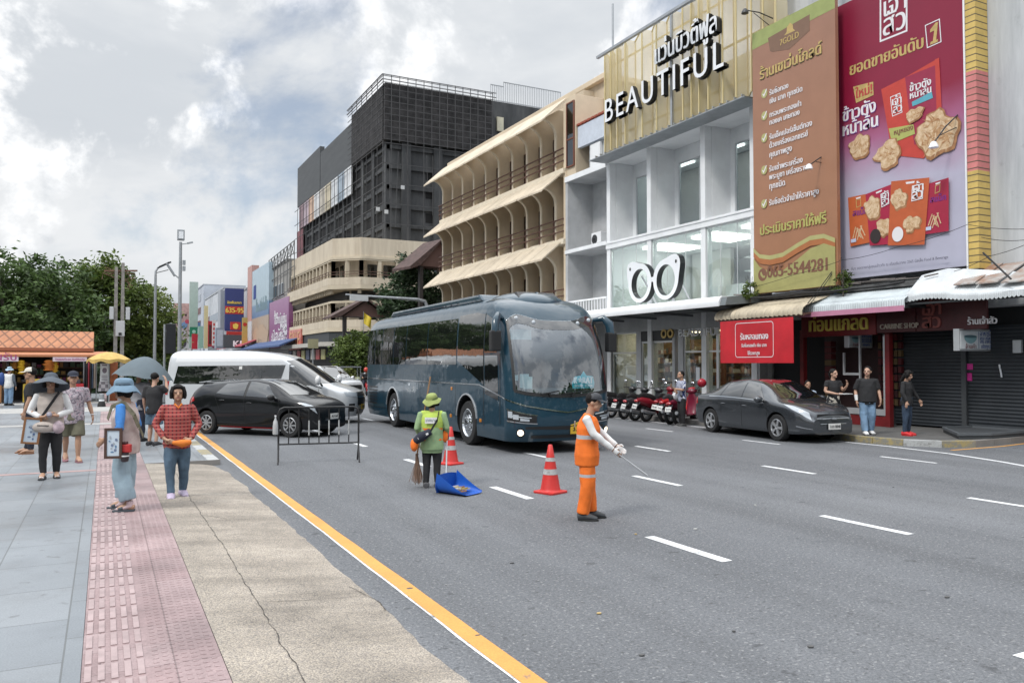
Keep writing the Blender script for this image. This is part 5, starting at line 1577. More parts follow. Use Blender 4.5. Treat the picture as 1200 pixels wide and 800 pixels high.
p=PY(486,426,58);tree('tree','big dark tree between the gallery building and the arcade building',(p.x,58,.1),10.5,[(0,0,7.3,2.3,2.2,2.9),(.8,0,5.0,2.4,2.2,2.2),(-1.2,0,5.6,1.6,1.6,1.7)],'leaf_deep',300,60,.17,.75,7,.25)
p=PY(417,426,60);tree('tree','low bushy green tree standing at the mouth of the side street',(p.x,60,.1),4.3,[(0,0,2.5,1.7,1.6,1.75),(1.2,0,2.1,1.2,1.2,1.5)],'leaf_mid',190,60,.13,.55,8,.13)
p=PY(399,426,58);tree('shrub','yellow green shrub at the foot of the low bushy tree',(p.x,58,.1),1.5,[(0,0,.9,1.2,.9,.7)],'leaf_bright',50,50,.10,.4,9,.05,'shrub',None,3)
for i,(px,py,X)in enumerate(((879,342,18.3),(988,333,18.6))):
 p=PX(px,py,X);tree('weed',['weed growing from the canopy end under the brown billboard','weed growing from the ledge at the foot of the blue pole'][i],(p.x,p.y,p.z-.25),.5,[(0,0,.32,.28,.28,.3)],'leaf_mid',26,16,.06,.12,30+i,.015,'plant',None,4)
# ================================================================== POLES, SIGNALS, KIOSK
mat('galv',(.33,.35,.37),.45,metal=.5,var=.1)
mat('pole_concrete',(.26,.25,.235),.9,var=.2,scale=5)
def lamp_head(mb,p,d,L=.7):
 d=Vector(d).normalized();p=Vector(p)
 mb.beam(p,p+d*L,.22,.08);mb.beam(p+d*.1+Vector((0,0,.03)),p+d*(L-.1)+Vector((0,0,.03)),.16,.08)
p=at(210,43);zt=PY(212,272,43).z
fl=thing('floodlight_pole','tall grey pole with a boxy floodlight on top and small cameras','lamp post',(p.x,43,0))
MB().tube([(p.x,43,0),(p.x,43,zt*.5),(p.x,43,zt-.5)],[.11,.09,.07],10).build('pole','galv',fl,world=True,smooth=40)
mb=MB();mb.box(p.x-.16,p.x+.18,42.9,43.1,zt-.42,zt+.12);mb.build('floodlight','galv',fl,world=True,bevel=.03)
MB().box(p.x-.10,p.x+.12,42.86,42.899,zt-.34,zt+.02).build('lens','letter_white',fl,**WT)
mb=MB();mb.beam((p.x,43,zt-.62),(p.x+.55,42.8,zt-.52),.04);mb.beam((p.x+.3,42.9,zt-.56),(p.x+.55,42.8,zt-.50),.10,.07);mb.build('camera_arm','galv',fl,**WT)
for z in(zt-1.5,zt-1.8):MB().box(p.x+.10,p.x+.24,42.93,43.07,z-.14,z+.1).build('control_box','galv',fl,world=True,bevel=.01)
q=PY(201,314,43);mb=MB();mb.beam((p.x,43,q.z-.55),(p.x-.35,43,q.z-.25),.05);lamp_head(mb,(p.x-.25,43,q.z-.4),(-.6,0,.95),.75);mb.build('lamp_arm','galv',fl,**WT)
MB().box(p.x-1.2,p.x+1.6,41,52,0,.14).build('traffic_island','concrete_paving',None,bevel=.02)['kind']='structure'
for px,py,Y,side,lb in((181,315,52,1,'grey street lamp whose head leans right beside the trees'),(163,357,68,1,'street lamp whose head barely clears the yellowish tree')):
 p=at(px,Y);z=PY(px,py,Y).z
 t_=thing('street_lamp',lb,'street lamp',(p.x,Y,0),0,'street lamps by the trees')
 MB().tube([(p.x,Y,0),(p.x,Y,z-.5),(p.x,Y,z-.15),(p.x+.15,Y,z+.1)],[.10,.07,.06,.05],8).build('pole','galv',t_,world=True,smooth=40)
 mb=MB();lamp_head(mb,(p.x+.1,Y,z+.05),(.9,0,.5),.85);mb.beam((p.x,Y,z-.25),(p.x+.7,Y,z-.02),.04);mb.build('lamp_head','dark_metal',t_,**WT)
p=at(201,40);a=PY(195,379,40);b_=PY(206,414,40)
t_=thing('traffic_signal','black traffic signal seen from its back on a thin grey post','traffic light',(p.x,40,0))
MB().box(a.x,b_.x,40,40.25,b_.z,a.z).build('housing','letter_black',t_,world=True,bevel=.04)
for k in range(3):
 z=b_.z+(a.z-b_.z)*(.2+.3*k);MB().lathe([(.16,0),(.17,.25)],12,Matrix.Translation(((a.x+b_.x)/2,40.25,z))@Matrix.Rotation(R(-90),4,'X')).build('hood','letter_black',t_,**WT)
q=PY(193,380,40.1);MB().tube([(q.x,40.1,.1),(q.x,40.1,q.z)],.05,8).build('post','galv',t_,**WT)
MB().beam((q.x,40.1,q.z-.3),(a.x+.1,40.1,q.z-.3),.05).build('bracket','galv',t_,**WT)
p=at(139,50);zt=PY(142,308,50).z
t_=thing('utility_pole','pair of concrete utility posts carrying pale meter cabinets','utility pole',(p.x,50,0))
for dx in(-.18,.16):
 MB().prism([(-.11,-.11),(.11,-.11),(.11,.11),(-.11,.11)],lambda u,v,d,dx=dx:(p.x+dx+u*(1-.3*d/zt),50+v,d),0,zt-(.25 if dx<0 else 0)).build('post','pole_concrete',t_,**WT)
mb=MB();a,b_=PY(135.5,376,49.6),PY(146,394,49.6);MB().box(a.x,b_.x,49.45,49.75,b_.z,a.z).build('cabinet','alu',t_,world=True,bevel=.02)
MB().box(a.x+.15,b_.x-.15,49.42,49.449,b_.z+.05,b_.z+.2).build('label_plate','letter_black',t_,**WT)
for dx in(-.5,.32):MB().box(p.x+dx,p.x+dx+.22,49.8,50.1,a.z+.1,a.z+.8).build('side_box','alu',t_,world=True,bevel=.02)
mb=MB();rr=random.Random(4)
for k in range(9):
 z=zt-.2-rr.random()*1.6;s=rr.choice((-1,1));mb.tube([(p.x,50,z),(p.x+s*rr.uniform(.2,.9),50+rr.uniform(-.4,.4),z+rr.uniform(-.1,.4)),(p.x+s*rr.uniform(.3,1.0),50,z-rr.uniform(0,.5))],.02,5)
mb.beam((p.x-.8,50,zt-.5),(p.x+.9,50,zt-.4),.09);mb.build('crossarm','rusty_steel',t_,**WT)
MB().tube([PY(121,378,49.9),PY(124,372,49.9),PY(131,372,49.9),PY(133,380,49.9),PY(126,383,49.9),PY(122,378,49.9)],.02,5).build('cable_coil','black_rubber',t_,**WT)
t_=thing('mast_arm','long grey mast arm reaching over the road with a small sign box','mast arm',(16.6,44,.15))
z=PY(440,349,44).z;x0=PY(405,350,44).x
MB().tube([(16.9,44,.15),(16.9,44,z-.4),(16.75,44,z-.08),(16.3,44,z)],[.13,.11,.1,.09],10).build('post','galv',t_,world=True,smooth=40)
MB().tube([(16.3,44,z),(x0,44,z+.12)],[.09,.045],8).build('arm','galv',t_,world=True,smooth=40)
a,b_=PY(410,347,43.9),PY(431,353,43.9);MB().box(a.x,b_.x,43.8,43.93,b_.z,a.z+.1).build('sign_box','alu',t_,**WT)
def gate_roof(label,px,py,w,h,Y,rot,posts=True):
 p=PY(px,py,Y);t_=thing('gate_roof',label,'gate',(p.x,Y,.1),rot)
 z=p.z-.1
 mb=MB()
 for s in(-1,1):
  mb.prism([(0,z),(s*w*.55,z-h*.62),(s*w*.8,z-h*.72),(s*w*.8,z-h*.66),(0,z+.1)],lambda u,v,d:(u,d,v),-1.3,1.3)
 mb.build('roof',mat('dark_tile',(.075,.045,.04),.8,var=.3,scale=3)if 'dark_tile' not in M else 'dark_tile',t_)
 mb=MB();mb.prism([(-w*.5,z-h*.62),(w*.5,z-h*.62),(0,z-.12)],lambda u,v,d:(u,d,v),-1.0,1.0);mb.build('gable',paint((.13,.07,.06)),t_)
 for x in(-w*.45,w*.45):MB().box(x-.14,x+.14,-.9,-.62,0,z-h*.6).build('post',paint((.035,.03,.03)),t_)
 for x in(-.06,):MB().beam((0,-1.32,z-.2),(0,-1.32,z+.45),.06).build('finial','dark_tile',t_)
 return t_
gate_roof('dark tiled gable gate with posts beside the low bushy tree',424,352,3.6,2.2,63,0)
gate_roof('steep dark gable peeking out behind the big dark tree',507,284,3.4,3.2,56,.2)
p=PY(426,370,61);t_=thing('flag','yellow flag drooping on a short staff before the gable gate','flag',(p.x,61,.1))
MB().tube([(p.x,61,.1),(p.x,61,p.z+.35)],.025,6).build('staff','steel',t_,**WT)
mb=MB();mb.grid(lambda i,j:(p.x+.05+i*.55,61+.12*math.sin(i*5+j*2),p.z+.3-j*.9-i*.45),8,8);mb.build('cloth',paint((.62,.46,.03)),t_,world=True,smooth=60,**NR)
t_=thing('signboard','square tan signboard standing at the kerb beside the bushy tree','sign',(PY(367,400,66).x,66,0))
a,b_=PY(361,397,66),PY(373,408,66);MB().box(a.x,b_.x,66,66.1,b_.z,a.z).build('board',paint((.32,.30,.18)),t_,**WT)
MB().tube([((a.x+b_.x)/2,66.05,0),((a.x+b_.x)/2,66.05,b_.z)],.05,6).build('post','galv',t_,**WT)
KY=43.5
t,b,N,L,tc_,noise,scaled,ramp,mix,bump=node_mat('orange_tile')
mp=N('ShaderNodeMapping');mp.inputs['Rotation'].default_value=(0,R(45),0);L(tc_.outputs['Object'],mp.inputs[0])
w1=N('ShaderNodeTexWave');w1.bands_direction='X';w1.inputs['Scale'].default_value=.9;L(mp.outputs[0],w1.inputs['Vector'])
w2=N('ShaderNodeTexWave');w2.bands_direction='Z';w2.inputs['Scale'].default_value=.9;L(mp.outputs[0],w2.inputs['Vector'])
mm=N('ShaderNodeMath',operation='MINIMUM');L(w1.outputs['Fac'],mm.inputs[0]);L(w2.outputs['Fac'],mm.inputs[1])
c=mix(1.0,ramp(noise(1.2,5),[(.3,(.31,.115,.048)),(.7,(.44,.18,.08))]),ramp(mm.outputs[0],[(.02,.45),(.14,1.0)]),'MULTIPLY')
L(c,b.inputs['Base Color']);b.inputs['Roughness'].default_value=.6;bump(mm.outputs[0],.5,.03)
xl,xr=-9.5,PY(109.5,400,KY).x
z_e=PY(60,418,KY-.9).z;z_m=PY(60,411,KY).z;z_t=PY(60,388,KY+1.6).z
ks=thing('kiosk','souvenir kiosk with an orange tiled roof and open dark stalls','kiosk',((xl+xr)/2,KY+1.5,.1))
MB().prism([(KY-.1,z_m),(KY+1.6,z_t),(KY+3.3,z_m)],lambda u,v,d:(d,u,v),xl,xr).build('roof','orange_tile',ks,**WT)
MB().prism([(KY-1.0,z_e),(KY-1.0,z_e+.1),(KY+.2,z_m-.02),(KY+3.4,z_m-.02),(KY+3.4,z_e)],lambda u,v,d:(d,u,v),xl,PY(127,415,KY-.9).x).build('eave',paint((.42,.17,.08)),ks,**WT)
bx('fascia',paint((.30,.11,.06)),ks,xl,xr+.02,KY-.14,KY-.105,z_m-.02,z_m+.14)
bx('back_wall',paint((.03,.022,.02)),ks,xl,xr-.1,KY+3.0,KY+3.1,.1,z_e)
for x in(xl+.1,-6.6,-4.2,-2.3,xr-.25):bx('post',paint((.10,.06,.04)),ks,x,x+.14,KY-.05,KY+.1,.1,z_e)
for x0,x1,lb in((-9.2,PY(22,421,KY-.9).x,0),(PY(62,421,KY-.9).x,PY(102,421,KY-.9).x,1)):
 s=bx('name_board',paint((.62,.52,.58)),ks,x0,x1,KY-1.05,KY-1.012,z_e-.21,z_e-.01)
 text_mb('ร้านของที่ระลึก ยินดีต้อนรับ',face_along(x0,KY-1.052,z_e-.21),.16,.1,.05,.003,.003,width=x1-x0-.2).build('lettering',paint((.35,.05,.2)),s,world=False,**NR).matrix_parent_inverse=Matrix.Translation(-Vector(s.parent.location))
rr=random.Random(12)
gmat=[paint(c,.6)for c in((.45,.04,.03),(.50,.35,.04),(.05,.05,.06),(.35,.18,.06),(.30,.30,.32),(.08,.16,.10),(.25,.05,.16),(.45,.30,.10))]
for zz in(1.0,1.35,1.7):
 mb=MB();x=xl+.2
 while x<xr-.4:
  w=rr.uniform(.06,.2);mb.slot(rr.randrange(8));mb.box(x,x+w,KY+1.6,KY+1.85,zz,zz+rr.uniform(.1,.28));x+=w+rr.uniform(.02,.1)
 o=mb.build('souvenirs',gmat,ks,**WT);o['kind']='stuff'
 bx('shelf',paint((.12,.07,.04)),ks,xl+.1,xr-.2,KY+1.5,KY+1.9,zz-.04,zz-.002)
def stall_table(label,pl,pr,col,Y,goods=True):
 x0,x1=PY(pl,450,Y).x,PY(pr,450,Y).x
 t_=thing('stall_table',label,'stall table',((x0+x1)/2,Y,.1))
 mb=MB();n=26
 mb.grid(lambda i,j:(x0+(x1-x0)*i,Y-.02-.03*math.sin(i*40)*j,.95-.8*j),n*2,3);mb.box(x0,x1,Y,Y+.9,.93,.955)
 mb.build('cloth',paint(col),t_,world=True,smooth=60,**NR)
 for i in range(int((x1-x0)/.35)):
  x=x0+.1+i*.35;k=rr.randrange(8)
  m2=MB();h=rr.uniform(.08,.3)
  m2.box(x,x+rr.uniform(.14,.3),Y+.1,Y+.4,.957,.957+h);m2.build('tray',gmat[k],t_,world=True,bevel=.015)
 return t_
stall_table('stall table with a long yellow cloth and trays of trinkets',27,57,(.42,.30,.03),41.9)
stall_table('stall table with a bright red cloth in front of the kiosk',84,98,(.48,.03,.04),41.6)
stall_table('stall table with an orange brown cloth at the left of the kiosk',-60,2,(.30,.14,.05),41.8)
def hanging(label,px,py0,py1,w,col,Y,name='garland',cat='garland'):
 a,b_=PY(px,py0,Y),PY(px,py1,Y)
 mb=MB();n=9
 for i in range(n):
  z=a.z+(b_.z-a.z)*(i+.5)/n;mb.ball((a.x+rr.uniform(-.02,.02),Y,z),(w*rr.uniform(.7,1.1),w*.8,abs(a.z-b_.z)/n*.62),8,5)
 return tag(mb.build(name,paint(col),None,**S6),label,cat)
hanging('yellow flower garland hanging at the left of the kiosk',25,422,438,.16,(.60,.38,.02),42.7)
hanging('orange cloth bundle hanging in the dark kiosk',58,422,434,.28,(.50,.17,.03),42.7,'bundle','bundle')
hanging('yellow garland hanging beside the orange bundle',65,424,436,.14,(.58,.36,.03),42.7)
hanging('brown orange garland at the far left of the kiosk',17.5,424,432,.14,(.45,.2,.03),42.8)
t_=thing('clothes_rack','rack of dark clothes and dresses at the right end of the kiosk','clothes rack',(PY(106,455,42).x,42,.1))
xa,xb=PY(98,440,42).x,PY(113,440,42).x
MB().tube([(xa,42,.1),(xa,42,2.0),(xb,42,2.0),(xb,42,.1)],.02,6).build('frame','steel',t_,**WT)
for i in range(6):
 x=xa+.06+(xb-xa-.1)*i/5.5;c_=[(.02,.02,.025),(.03,.03,.035),(.35,.05,.07),(.03,.03,.03),(.06,.09,.14),(.30,.25,.22)][i]
 m2=MB();m2.tube([(x,42,1.95),(x,42,1.7),(x,42,1.2),(x,42,.75)],[(.03,.1),(.05,.22),(.06,.24),(.075,.28)],8);m2.build('garment',paint(c_),t_,world=True,**S6)
t_=thing('notice_board','white upright notice stand with printing and a plaid cloth below','notice stand',(PY(123,470,41.3).x,41.3,.1))
a,b_=PY(117.5,426,41.3),PY(127.5,447,41.3)
MB().box(a.x,b_.x,41.3,41.36,b_.z,a.z).build('board','letter_white',t_,**WT)
fn=face_along(a.x,41.3,b_.z);w,h=b_.x-a.x,a.z-b_.z
mb=MB();flat_poly(mb,blob(w*.5,h*.62,w*.26,h*.15,1,amp=.1),fn,.006)
for k in range(4):flat_poly(mb,[(w*.15,h*(.08+k*.08)),(w*.85,h*(.08+k*.08)),(w*.85,h*(.11+k*.08)),(w*.15,h*(.11+k*.08))],fn,.006)
flat_poly(mb,[(w*.2,h*.88),(w*.8,h*.88),(w*.8,h*.95),(w*.2,h*.95)],fn,.006);mb.build('printing',paint((.24,.20,.25)),t_,**WT)
t,bb,N,L,tc_,noise,scaled,ramp,mix,bump=node_mat('plaid_cloth')
ck=N('ShaderNodeTexChecker');ck.inputs['Scale'].default_value=6;ck.inputs[1].default_value=(.42,.40,.42,1);ck.inputs[2].default_value=(.16,.15,.17,1);L(tc_.outputs['Object'],ck.inputs[0]);L(ck.outputs[0],bb.inputs['Base Color'])
q0,q1=PY(115,447,41.2),PY(131,458,41.2)
MB().prism([(q0.x,q1.z),(q1.x+.12,q1.z),(q1.x-.15,q0.z),(q0.x+.05,q0.z)],lambda u,v,d:(u,d,v),41.0,41.29).build('cloth','plaid_cloth',t_,**WT)
for x in(a.x+.05,b_.x-.05):MB().box(x-.03,x+.03,41.31,41.36,.1,b_.z).build('leg','dark_metal',t_,**WT)
bx_=bx('pier',mat('orange_brick',(.24,.075,.03),.8,var=.3,scale=3),None,PY(129,440,43).x,PY(138,440,43).x,43,43.9,.1,PY(130,424,43).z);tag(bx_,'orange brick pier between the kiosk and the parasol','pier')
def parasol(name,label,c,r,h,col,n,parent_loc,cat,m=None,tilt=None,droop=.0,ribs=True,valance=0.0):
 t_=thing(name,label,cat,parent_loc)
 mb=MB();c=Vector(c)
 rot=(tilt or Matrix.Identity(3))
 N_=n*6
 def f(i,j):
  a=2*math.pi*i;rr_=r*j
  seg=(i*n)%1.0;sag=1-.035*math.sin(math.pi*seg)*(j>.3)
  z=h*(1-j**1.8)-.10*r*math.sin(math.pi*seg)*0
  if j>.999 and valance:pass
  return c+rot@Vector((rr_*sag*math.cos(a),rr_*sag*math.sin(a),z-.045*r*(1-math.cos(2*math.pi*seg))*.5*j*-1))
 mb.grid(f,N_,9)
 if valance:mb.grid(lambda i,j:f(i,1.0)+rot@Vector((0,0,-valance*j*(1+.25*math.cos(2*math.pi*i*n)))),N_,2)
 mb.build('canopy',col,t_,world=True,smooth=50,recalc=False,weld=1e-4)
 mb=MB()
 for k in range(n):
  a=2*math.pi*k/n
  P=[c+rot@Vector((r*q*math.cos(a),r*q*math.sin(a),h*(1-q**1.8)-.012))for q in(.02,.35,.7,1.0)]
  mb.tube(P,.006 if r<1 else .012,5);mb.tube([c+rot@Vector((0,0,h*.45)),P[2]],.004 if r<1 else .01,4)
 mb.build('ribs','steel',t_,**WT)
 return t_
c=PY(128,421,40.5);t_=parasol('parasol','faded yellow parasol beside the kiosk',(c.x,40.9,c.z-.02),.92,.36,paint((.50,.34,.10),.7,.15),8,(c.x,40.9,.1),'parasol',valance=.14)
MB().tube([(c.x,40.9,.1),(c.x,40.9,c.z+.35)],.025,8).build('pole','steel',t_,**WT)
p=G(119,476.5,.1);t_=thing('bollard','small grey bollard with a black foot on the far pavement','bollard',p)
MB().lathe([(.10,.22),(.10,.5),(.09,.53),(.03,.545)],14).build('body','galv',t_,smooth=40);MB().lathe([(.16,0),(.15,.1),(.11,.22)],14).build('foot','black_rubber',t_,smooth=40)
MB().lathe([(.102,.24),(.102,.30)],14).build('band','letter_white',t_,smooth=40)
def wire(label,pts,r=.008,sag=.1):
 P=[Vector(p)for p in pts];out=[]
 for a,b_ in zip(P,P[1:]):
  for i in range(10):
   t__=i/10;q=a.lerp(b_,t__);q.z-=sag*4*t__*(1-t__);out.append(q)
 out.append(P[-1])
 o=MB().tube(out,r,5).build('cable','black_rubber',None,**S6)
 return tag(o,label,'cable')
wire('thin cable sagging across the red billboard to the pale wall',[PX(984,305,18.4),PX(1050,290,18.4),PX(1134,263,18.4),PX(1210,268,18.4)],.007,.05)
wire('cable running over the pale wall above the tin sheets',[PX(1150,278,18.3),PX(1210,280,18.3)],.007,.06)
wire('cable rising to the right in front of the pale wall',[PX(1118,318,18.3),PX(1160,300,18.3),PX(1210,283,18.3)],.007,.03)
wire('thick dark cable slanting down over the tin sheets',[PX(1152,296,18.2),PX(1185,327,18.1)],.022,.0)
wire('pair of dark stay wires slanting up to the blue pole',[PX(946,356,17.9),PX(986,302,18.7)],.012,.03)
wire('dark stay wire beside the blue pole foot',[PX(950,355,17.9),PX(985,304,18.7)],.012,.06)
wire('cable crossing the yellow foot of the brown billboard',[PX(884,336,18.3),PX(930,322,18.3),PX(984,306,18.3)],.007,.02)
wire('thick cable bundle running along the ledge under the billboards',[PX(880,349,18.0),PX(940,343,18.0),PX(1000,338,18.0),PX(1060,330,18.0)],.03,.03)
# ================================================================== VEHICLES
mat('navy_paint',(.013,.042,.066),.3,coat=.8,spec=.2)
mat('black_paint',(.006,.0065,.008),.3,coat=.7,spec=.15)
mat('graphite_paint',(.075,.082,.092),.26,metal=.65,coat=1.0,spec=.3)
mat('silver_paint',(.46,.48,.50),.30,metal=.35,coat=.8)
mat('white_paint',(.68,.69,.70),.3,coat=.8)
mat('tint_glass',(.006,.007,.008),.03,spec=1.0,coat=1.0)
mat('chrome',(.62,.64,.66),.12,metal=1.0)
mat('lamp_clear',(.42,.46,.50),.12,spec=.8,coat=1.0)
mat('lamp_red',(.35,.01,.015),.15,coat=1.0)
mat('lamp_amber',(.55,.20,.02),.2,coat=.8)
mat('alloy',(.55,.56,.58),.3,metal=.7)
mat('tyre',(.017,.017,.018),.85,bump=.2,bscale=30)
mat('black_trim',(.014,.014,.015),.45)
mat('fog_glow',(1.0,.78,.55),.4,emit=3.0)
mat('plate_white',(.66,.66,.64),.5)
mat('plate_yellow',(.55,.36,.03),.5)
glass('windscreen_glass',(.76,.92,.95),.19,.01,.95)
for _m,_s in(('navy_paint',.07),('tint_glass',.016)):
 _t=M[_m].node_tree;_b=_t.nodes['Principled BSDF'];_c=_t.nodes.new('ShaderNodeTexCoord');_n=_t.nodes.new('ShaderNodeTexNoise');_n.inputs['Scale'].default_value=2.2;_n.inputs['Detail'].default_value=2
 _p=_t.nodes.new('ShaderNodeBump');_p.inputs['Strength'].default_value=_s;_p.inputs['Distance'].default_value=.25;_t.links.new(_c.outputs['Object'],_n.inputs['Vector']);_t.links.new(_n.outputs['Fac'],_p.inputs['Height'])
 for _k in('Normal','Coat Normal'):_t.links.new(_p.outputs[0],_b.inputs[_k])
def pch(pts):
 0
 pts=sorted(pts);X=[p[0]for p in pts];Y=[p[1]for p in pts];n=len(X)
 d=[(Y[i+1]-Y[i])/(X[i+1]-X[i])for i in range(n-1)]
 m=[d[0]]+[0 if d[i-1]*d[i]<=0 else 2*d[i-1]*d[i]/(d[i-1]+d[i])for i in range(1,n-1)]+[d[-1]]
 def f(x):
  if x<=X[0]:return Y[0]
  if x>=X[-1]:return Y[-1]
  i=max(k for k in range(n-1)if X[k]<=x)
  h=X[i+1]-X[i];t=(x-X[i])/h
  return(2*t**3-3*t*t+1)*Y[i]+(t**3-2*t*t+t)*h*m[i]+(-2*t**3+3*t*t)*Y[i+1]+(t**3-t*t)*h*m[i+1]
 return f
def wheel(parent,x,y,r,w,side,style='alloy',n_sp=5,paint_='alloy'):
 0
 m=Matrix.Translation((x,y,r))@Matrix.Rotation(R(-90*side),4,'X')
 mb=MB();ri=r*.66
 mb.lathe([(ri,-w/2),(r*.93,-w/2),(r,-w*.36),(r,w*.36),(r*.93,w/2),(ri,w/2),(ri,-w/2)],32,m,cap=False)
 wh=mb.build('wheel','tyre',parent,smooth=45)
 mb=MB()
 mb.lathe([(ri+.002,w*.46),(ri*.93,w*.50),(ri*.86,w*.36)],32,m,cap=False)
 m2=MB();m2.lathe([(ri*.87,w*.34),(ri*.85,-w*.05),(.02,-w*.05)],28,m);m2.build('brake_disc','black_trim',wh)
 if style=='alloy':
  for k in range(n_sp):
   for dd in((-.10,.10)if n_sp<=5 else(0,)):
    a=2*math.pi*k/n_sp;
    p0=m@Vector((ri*.16*math.cos(a+dd*2),ri*.16*math.sin(a+dd*2),w*.40));p1=m@Vector((ri*.93*math.cos(a+dd),ri*.93*math.sin(a+dd),w*.44))
    ax=m.to_3x3()@Vector((0,0,1))
    mb.beam(p0,p1,ri*(.15 if n_sp<=5 else .17),.03,up=ax)
  mb.lathe([(ri*.24,w*.30),(ri*.22,w*.43),(.01,w*.46)],16,m)
 else :
  mb.lathe([(ri*.90,w*.38),(ri*.84,w*.2),(ri*.62,w*.28),(ri*.5,w*.46),(ri*.42,w*.52),(ri*.22,w*.53),(ri*.2,w*.66),(.01,w*.67)],28,m)
  for k in range(10):
   a=2*math.pi*k/10;p=m@Vector((ri*.52*math.cos(a),ri*.52*math.sin(a),w*.46));q=m@Vector((ri*.52*math.cos(a),ri*.52*math.sin(a),w*.53));mb.tube([p,q],.018,6)
 mb.build('rim',paint_,wh,smooth=40)
 return wh
def plate(parent,body,p,w,h,m,rot,txt='letter_black',label=None):
 0
 mb=MB();mb.box(-w/2,w/2,0,.012,-h/2,h/2,rot);o=mb.build('number_plate',m,parent)
 fn=lambda u,v,d:rot@Vector((u,-d,v))
 text_mb(body,fn,h*.72,-w*.42,-h*.26,.002,h*.015,width=w*.84,free=True).build('lettering',txt,o,**NR)
 return o
class Loft:
 0
 def __init__(s,top,ytop,zb,yb,ym,zm,zs,ys,x0,x1,crown=.05):
  s.c=[pch(k)for k in(top,ytop,zb,yb,ym,zm,zs,ys)];s.x0,s.x1,s.crown=x0,x1,crown
 def sec(s,x):
  top,yt,zb,yb,ym,zm,zs,ys=[f(x)for f in s.c]
  zb=min(zb,top-s.crown-.01)
  return[(0,top),(yt*.55,top-s.crown*.25),(yt,top-s.crown),(yb,zb),(ym,zm),(ym*.985,(zm+zs)/2-.02),(ys,zs),(ys-.14,zs-.03),(0,zs-.03)]
 def S(s,x,t,off=0.0):
  P=s.sec(x);sg=1 if t>=0 else -1;t=abs(t)
  i=min(int(t),7);u=t-i
  p0=P[i-1]if i else(-P[1][0],P[1][1]);p1,p2=P[i],P[i+1];p3=P[min(i+2,8)]
  def cr(k):return .5*(2*p1[k]+(p2[k]-p0[k])*u+(2*p0[k]-5*p1[k]+4*p2[k]-p3[k])*u*u+(3*p1[k]-p0[k]-3*p2[k]+p3[k])*u**3)
  y,z=(cr(0),cr(1))if i<6 else(p1[0]+(p2[0]-p1[0])*u,p1[1]+(p2[1]-p1[1])*u)
  return Vector((x,sg*max(0,y),z))
 def N(s,x,t):
  e=.012;a=s.S(min(x+e,s.x1),t)-s.S(max(x-e,s.x0),t);b=s.S(x,t+.03)-s.S(x,t-.03)
  n=a.cross(b)
  if n.length<1e-9:return Vector((0,0,1))
  n.normalize()
  p=s.S(x,t);c=Vector((x,0,.6))
  return n if n.dot(p-c)>0 else -n
 def body(s,name,m,parent,wheels=(),wr=.36,extra=None):
  mb=MB();xs=[]
  n=74
  for i in range(n+1):
   q=i/n;xs.append(s.x0+(s.x1-s.x0)*(.5-.5*math.cos(math.pi*q))*.35+(s.x1-s.x0)*q*.65)
  ts=[k/4 for k in range(0,25)]+[7,8]
  K=len(ts)
  rows=[]
  for x in xs:
   half=[s.S(x,t)for t in ts]
   rows.append([Vector((p.x,-p.y,p.z))for p in reversed(half[1:-1])]+half)
  W_=len(rows[0])
  vs=[p for r in rows for p in r];fs=[]
  for i in range(n):
   for j in range(W_):
    a,b=i*W_+j,i*W_+(j+1)%W_
    fs.append((a,b,b+W_,a+W_))
  fs.append(tuple(range(W_)));fs.append(tuple((n*W_+j)for j in reversed(range(W_))))
  mb.add(vs,fs)
  o=mb.build(name,[m,'black_trim'],parent,smooth=50,weld=1e-4)
  cut=[]
  for wx in wheels:
   cb=MB();cb.slot(1);cb.lathe([(wr,-2),(wr,2)],36,Matrix.Translation((wx,0,wr*.92))@Matrix.Rotation(R(90),4,'X'))
   for sgn in(-1,1):
    c2=MB();c2.slot(0);c2.lathe([(wr,.42),(wr,2)],36,Matrix.Translation((wx,0,wr*.92))@Matrix.Rotation(R(90)*sgn,4,'X'))
    cut.append(c2.build('cut','black_trim',None))
  boolean_cut(o,cut)
  o.data.polygons.foreach_set('use_smooth',[True]*len(o.data.polygons));o.data.set_sharp_from_angle(angle=R(40))
  return o
 def patch(s,name,m,parent,lo,hi,nx=14,nt=8,off=.006,side=1):
  0
  def along(L,q):
   q*=len(L)-1;i=min(int(q),len(L)-2);u=q-i
   return(L[i][0]+(L[i+1][0]-L[i][0])*u,L[i][1]+(L[i+1][1]-L[i][1])*u)
  def f(i,j):
   a,b=along(lo,i),along(hi,i)
   x,t=a[0]+(b[0]-a[0])*j,a[1]+(b[1]-a[1])*j
   p=s.S(x,t*side)+s.N(x,t*side)*off
   return p
  mb=MB();mb.grid(f,nx,nt);return mb.build(name,m,parent,**S6)
 def strip(s,name,m,parent,pts,w,side=1,off=.004,n=20):
  0
  def along(q):
   q*=len(pts)-1;i=min(int(q),len(pts)-2);u=q-i
   return(pts[i][0]+(pts[i+1][0]-pts[i][0])*u,pts[i][1]+(pts[i+1][1]-pts[i][1])*u)
  P=[along(i/n)for i in range(n+1)]
  Q=[s.S(x,t*side)for x,t in P];NN=[s.N(x,t*side)for x,t in P]
  mb=MB()
  for i in range(n):
   d=(Q[i+1]-Q[i]).normalized();k=d.cross(NN[i]).normalized()*w/2;o=NN[i]*off
   mb.add([Q[i]+k+o,Q[i]-k+o,Q[i+1]-k+o,Q[i+1]+k+o],[(0,1,2,3)])
  return mb.build(name,m,parent)
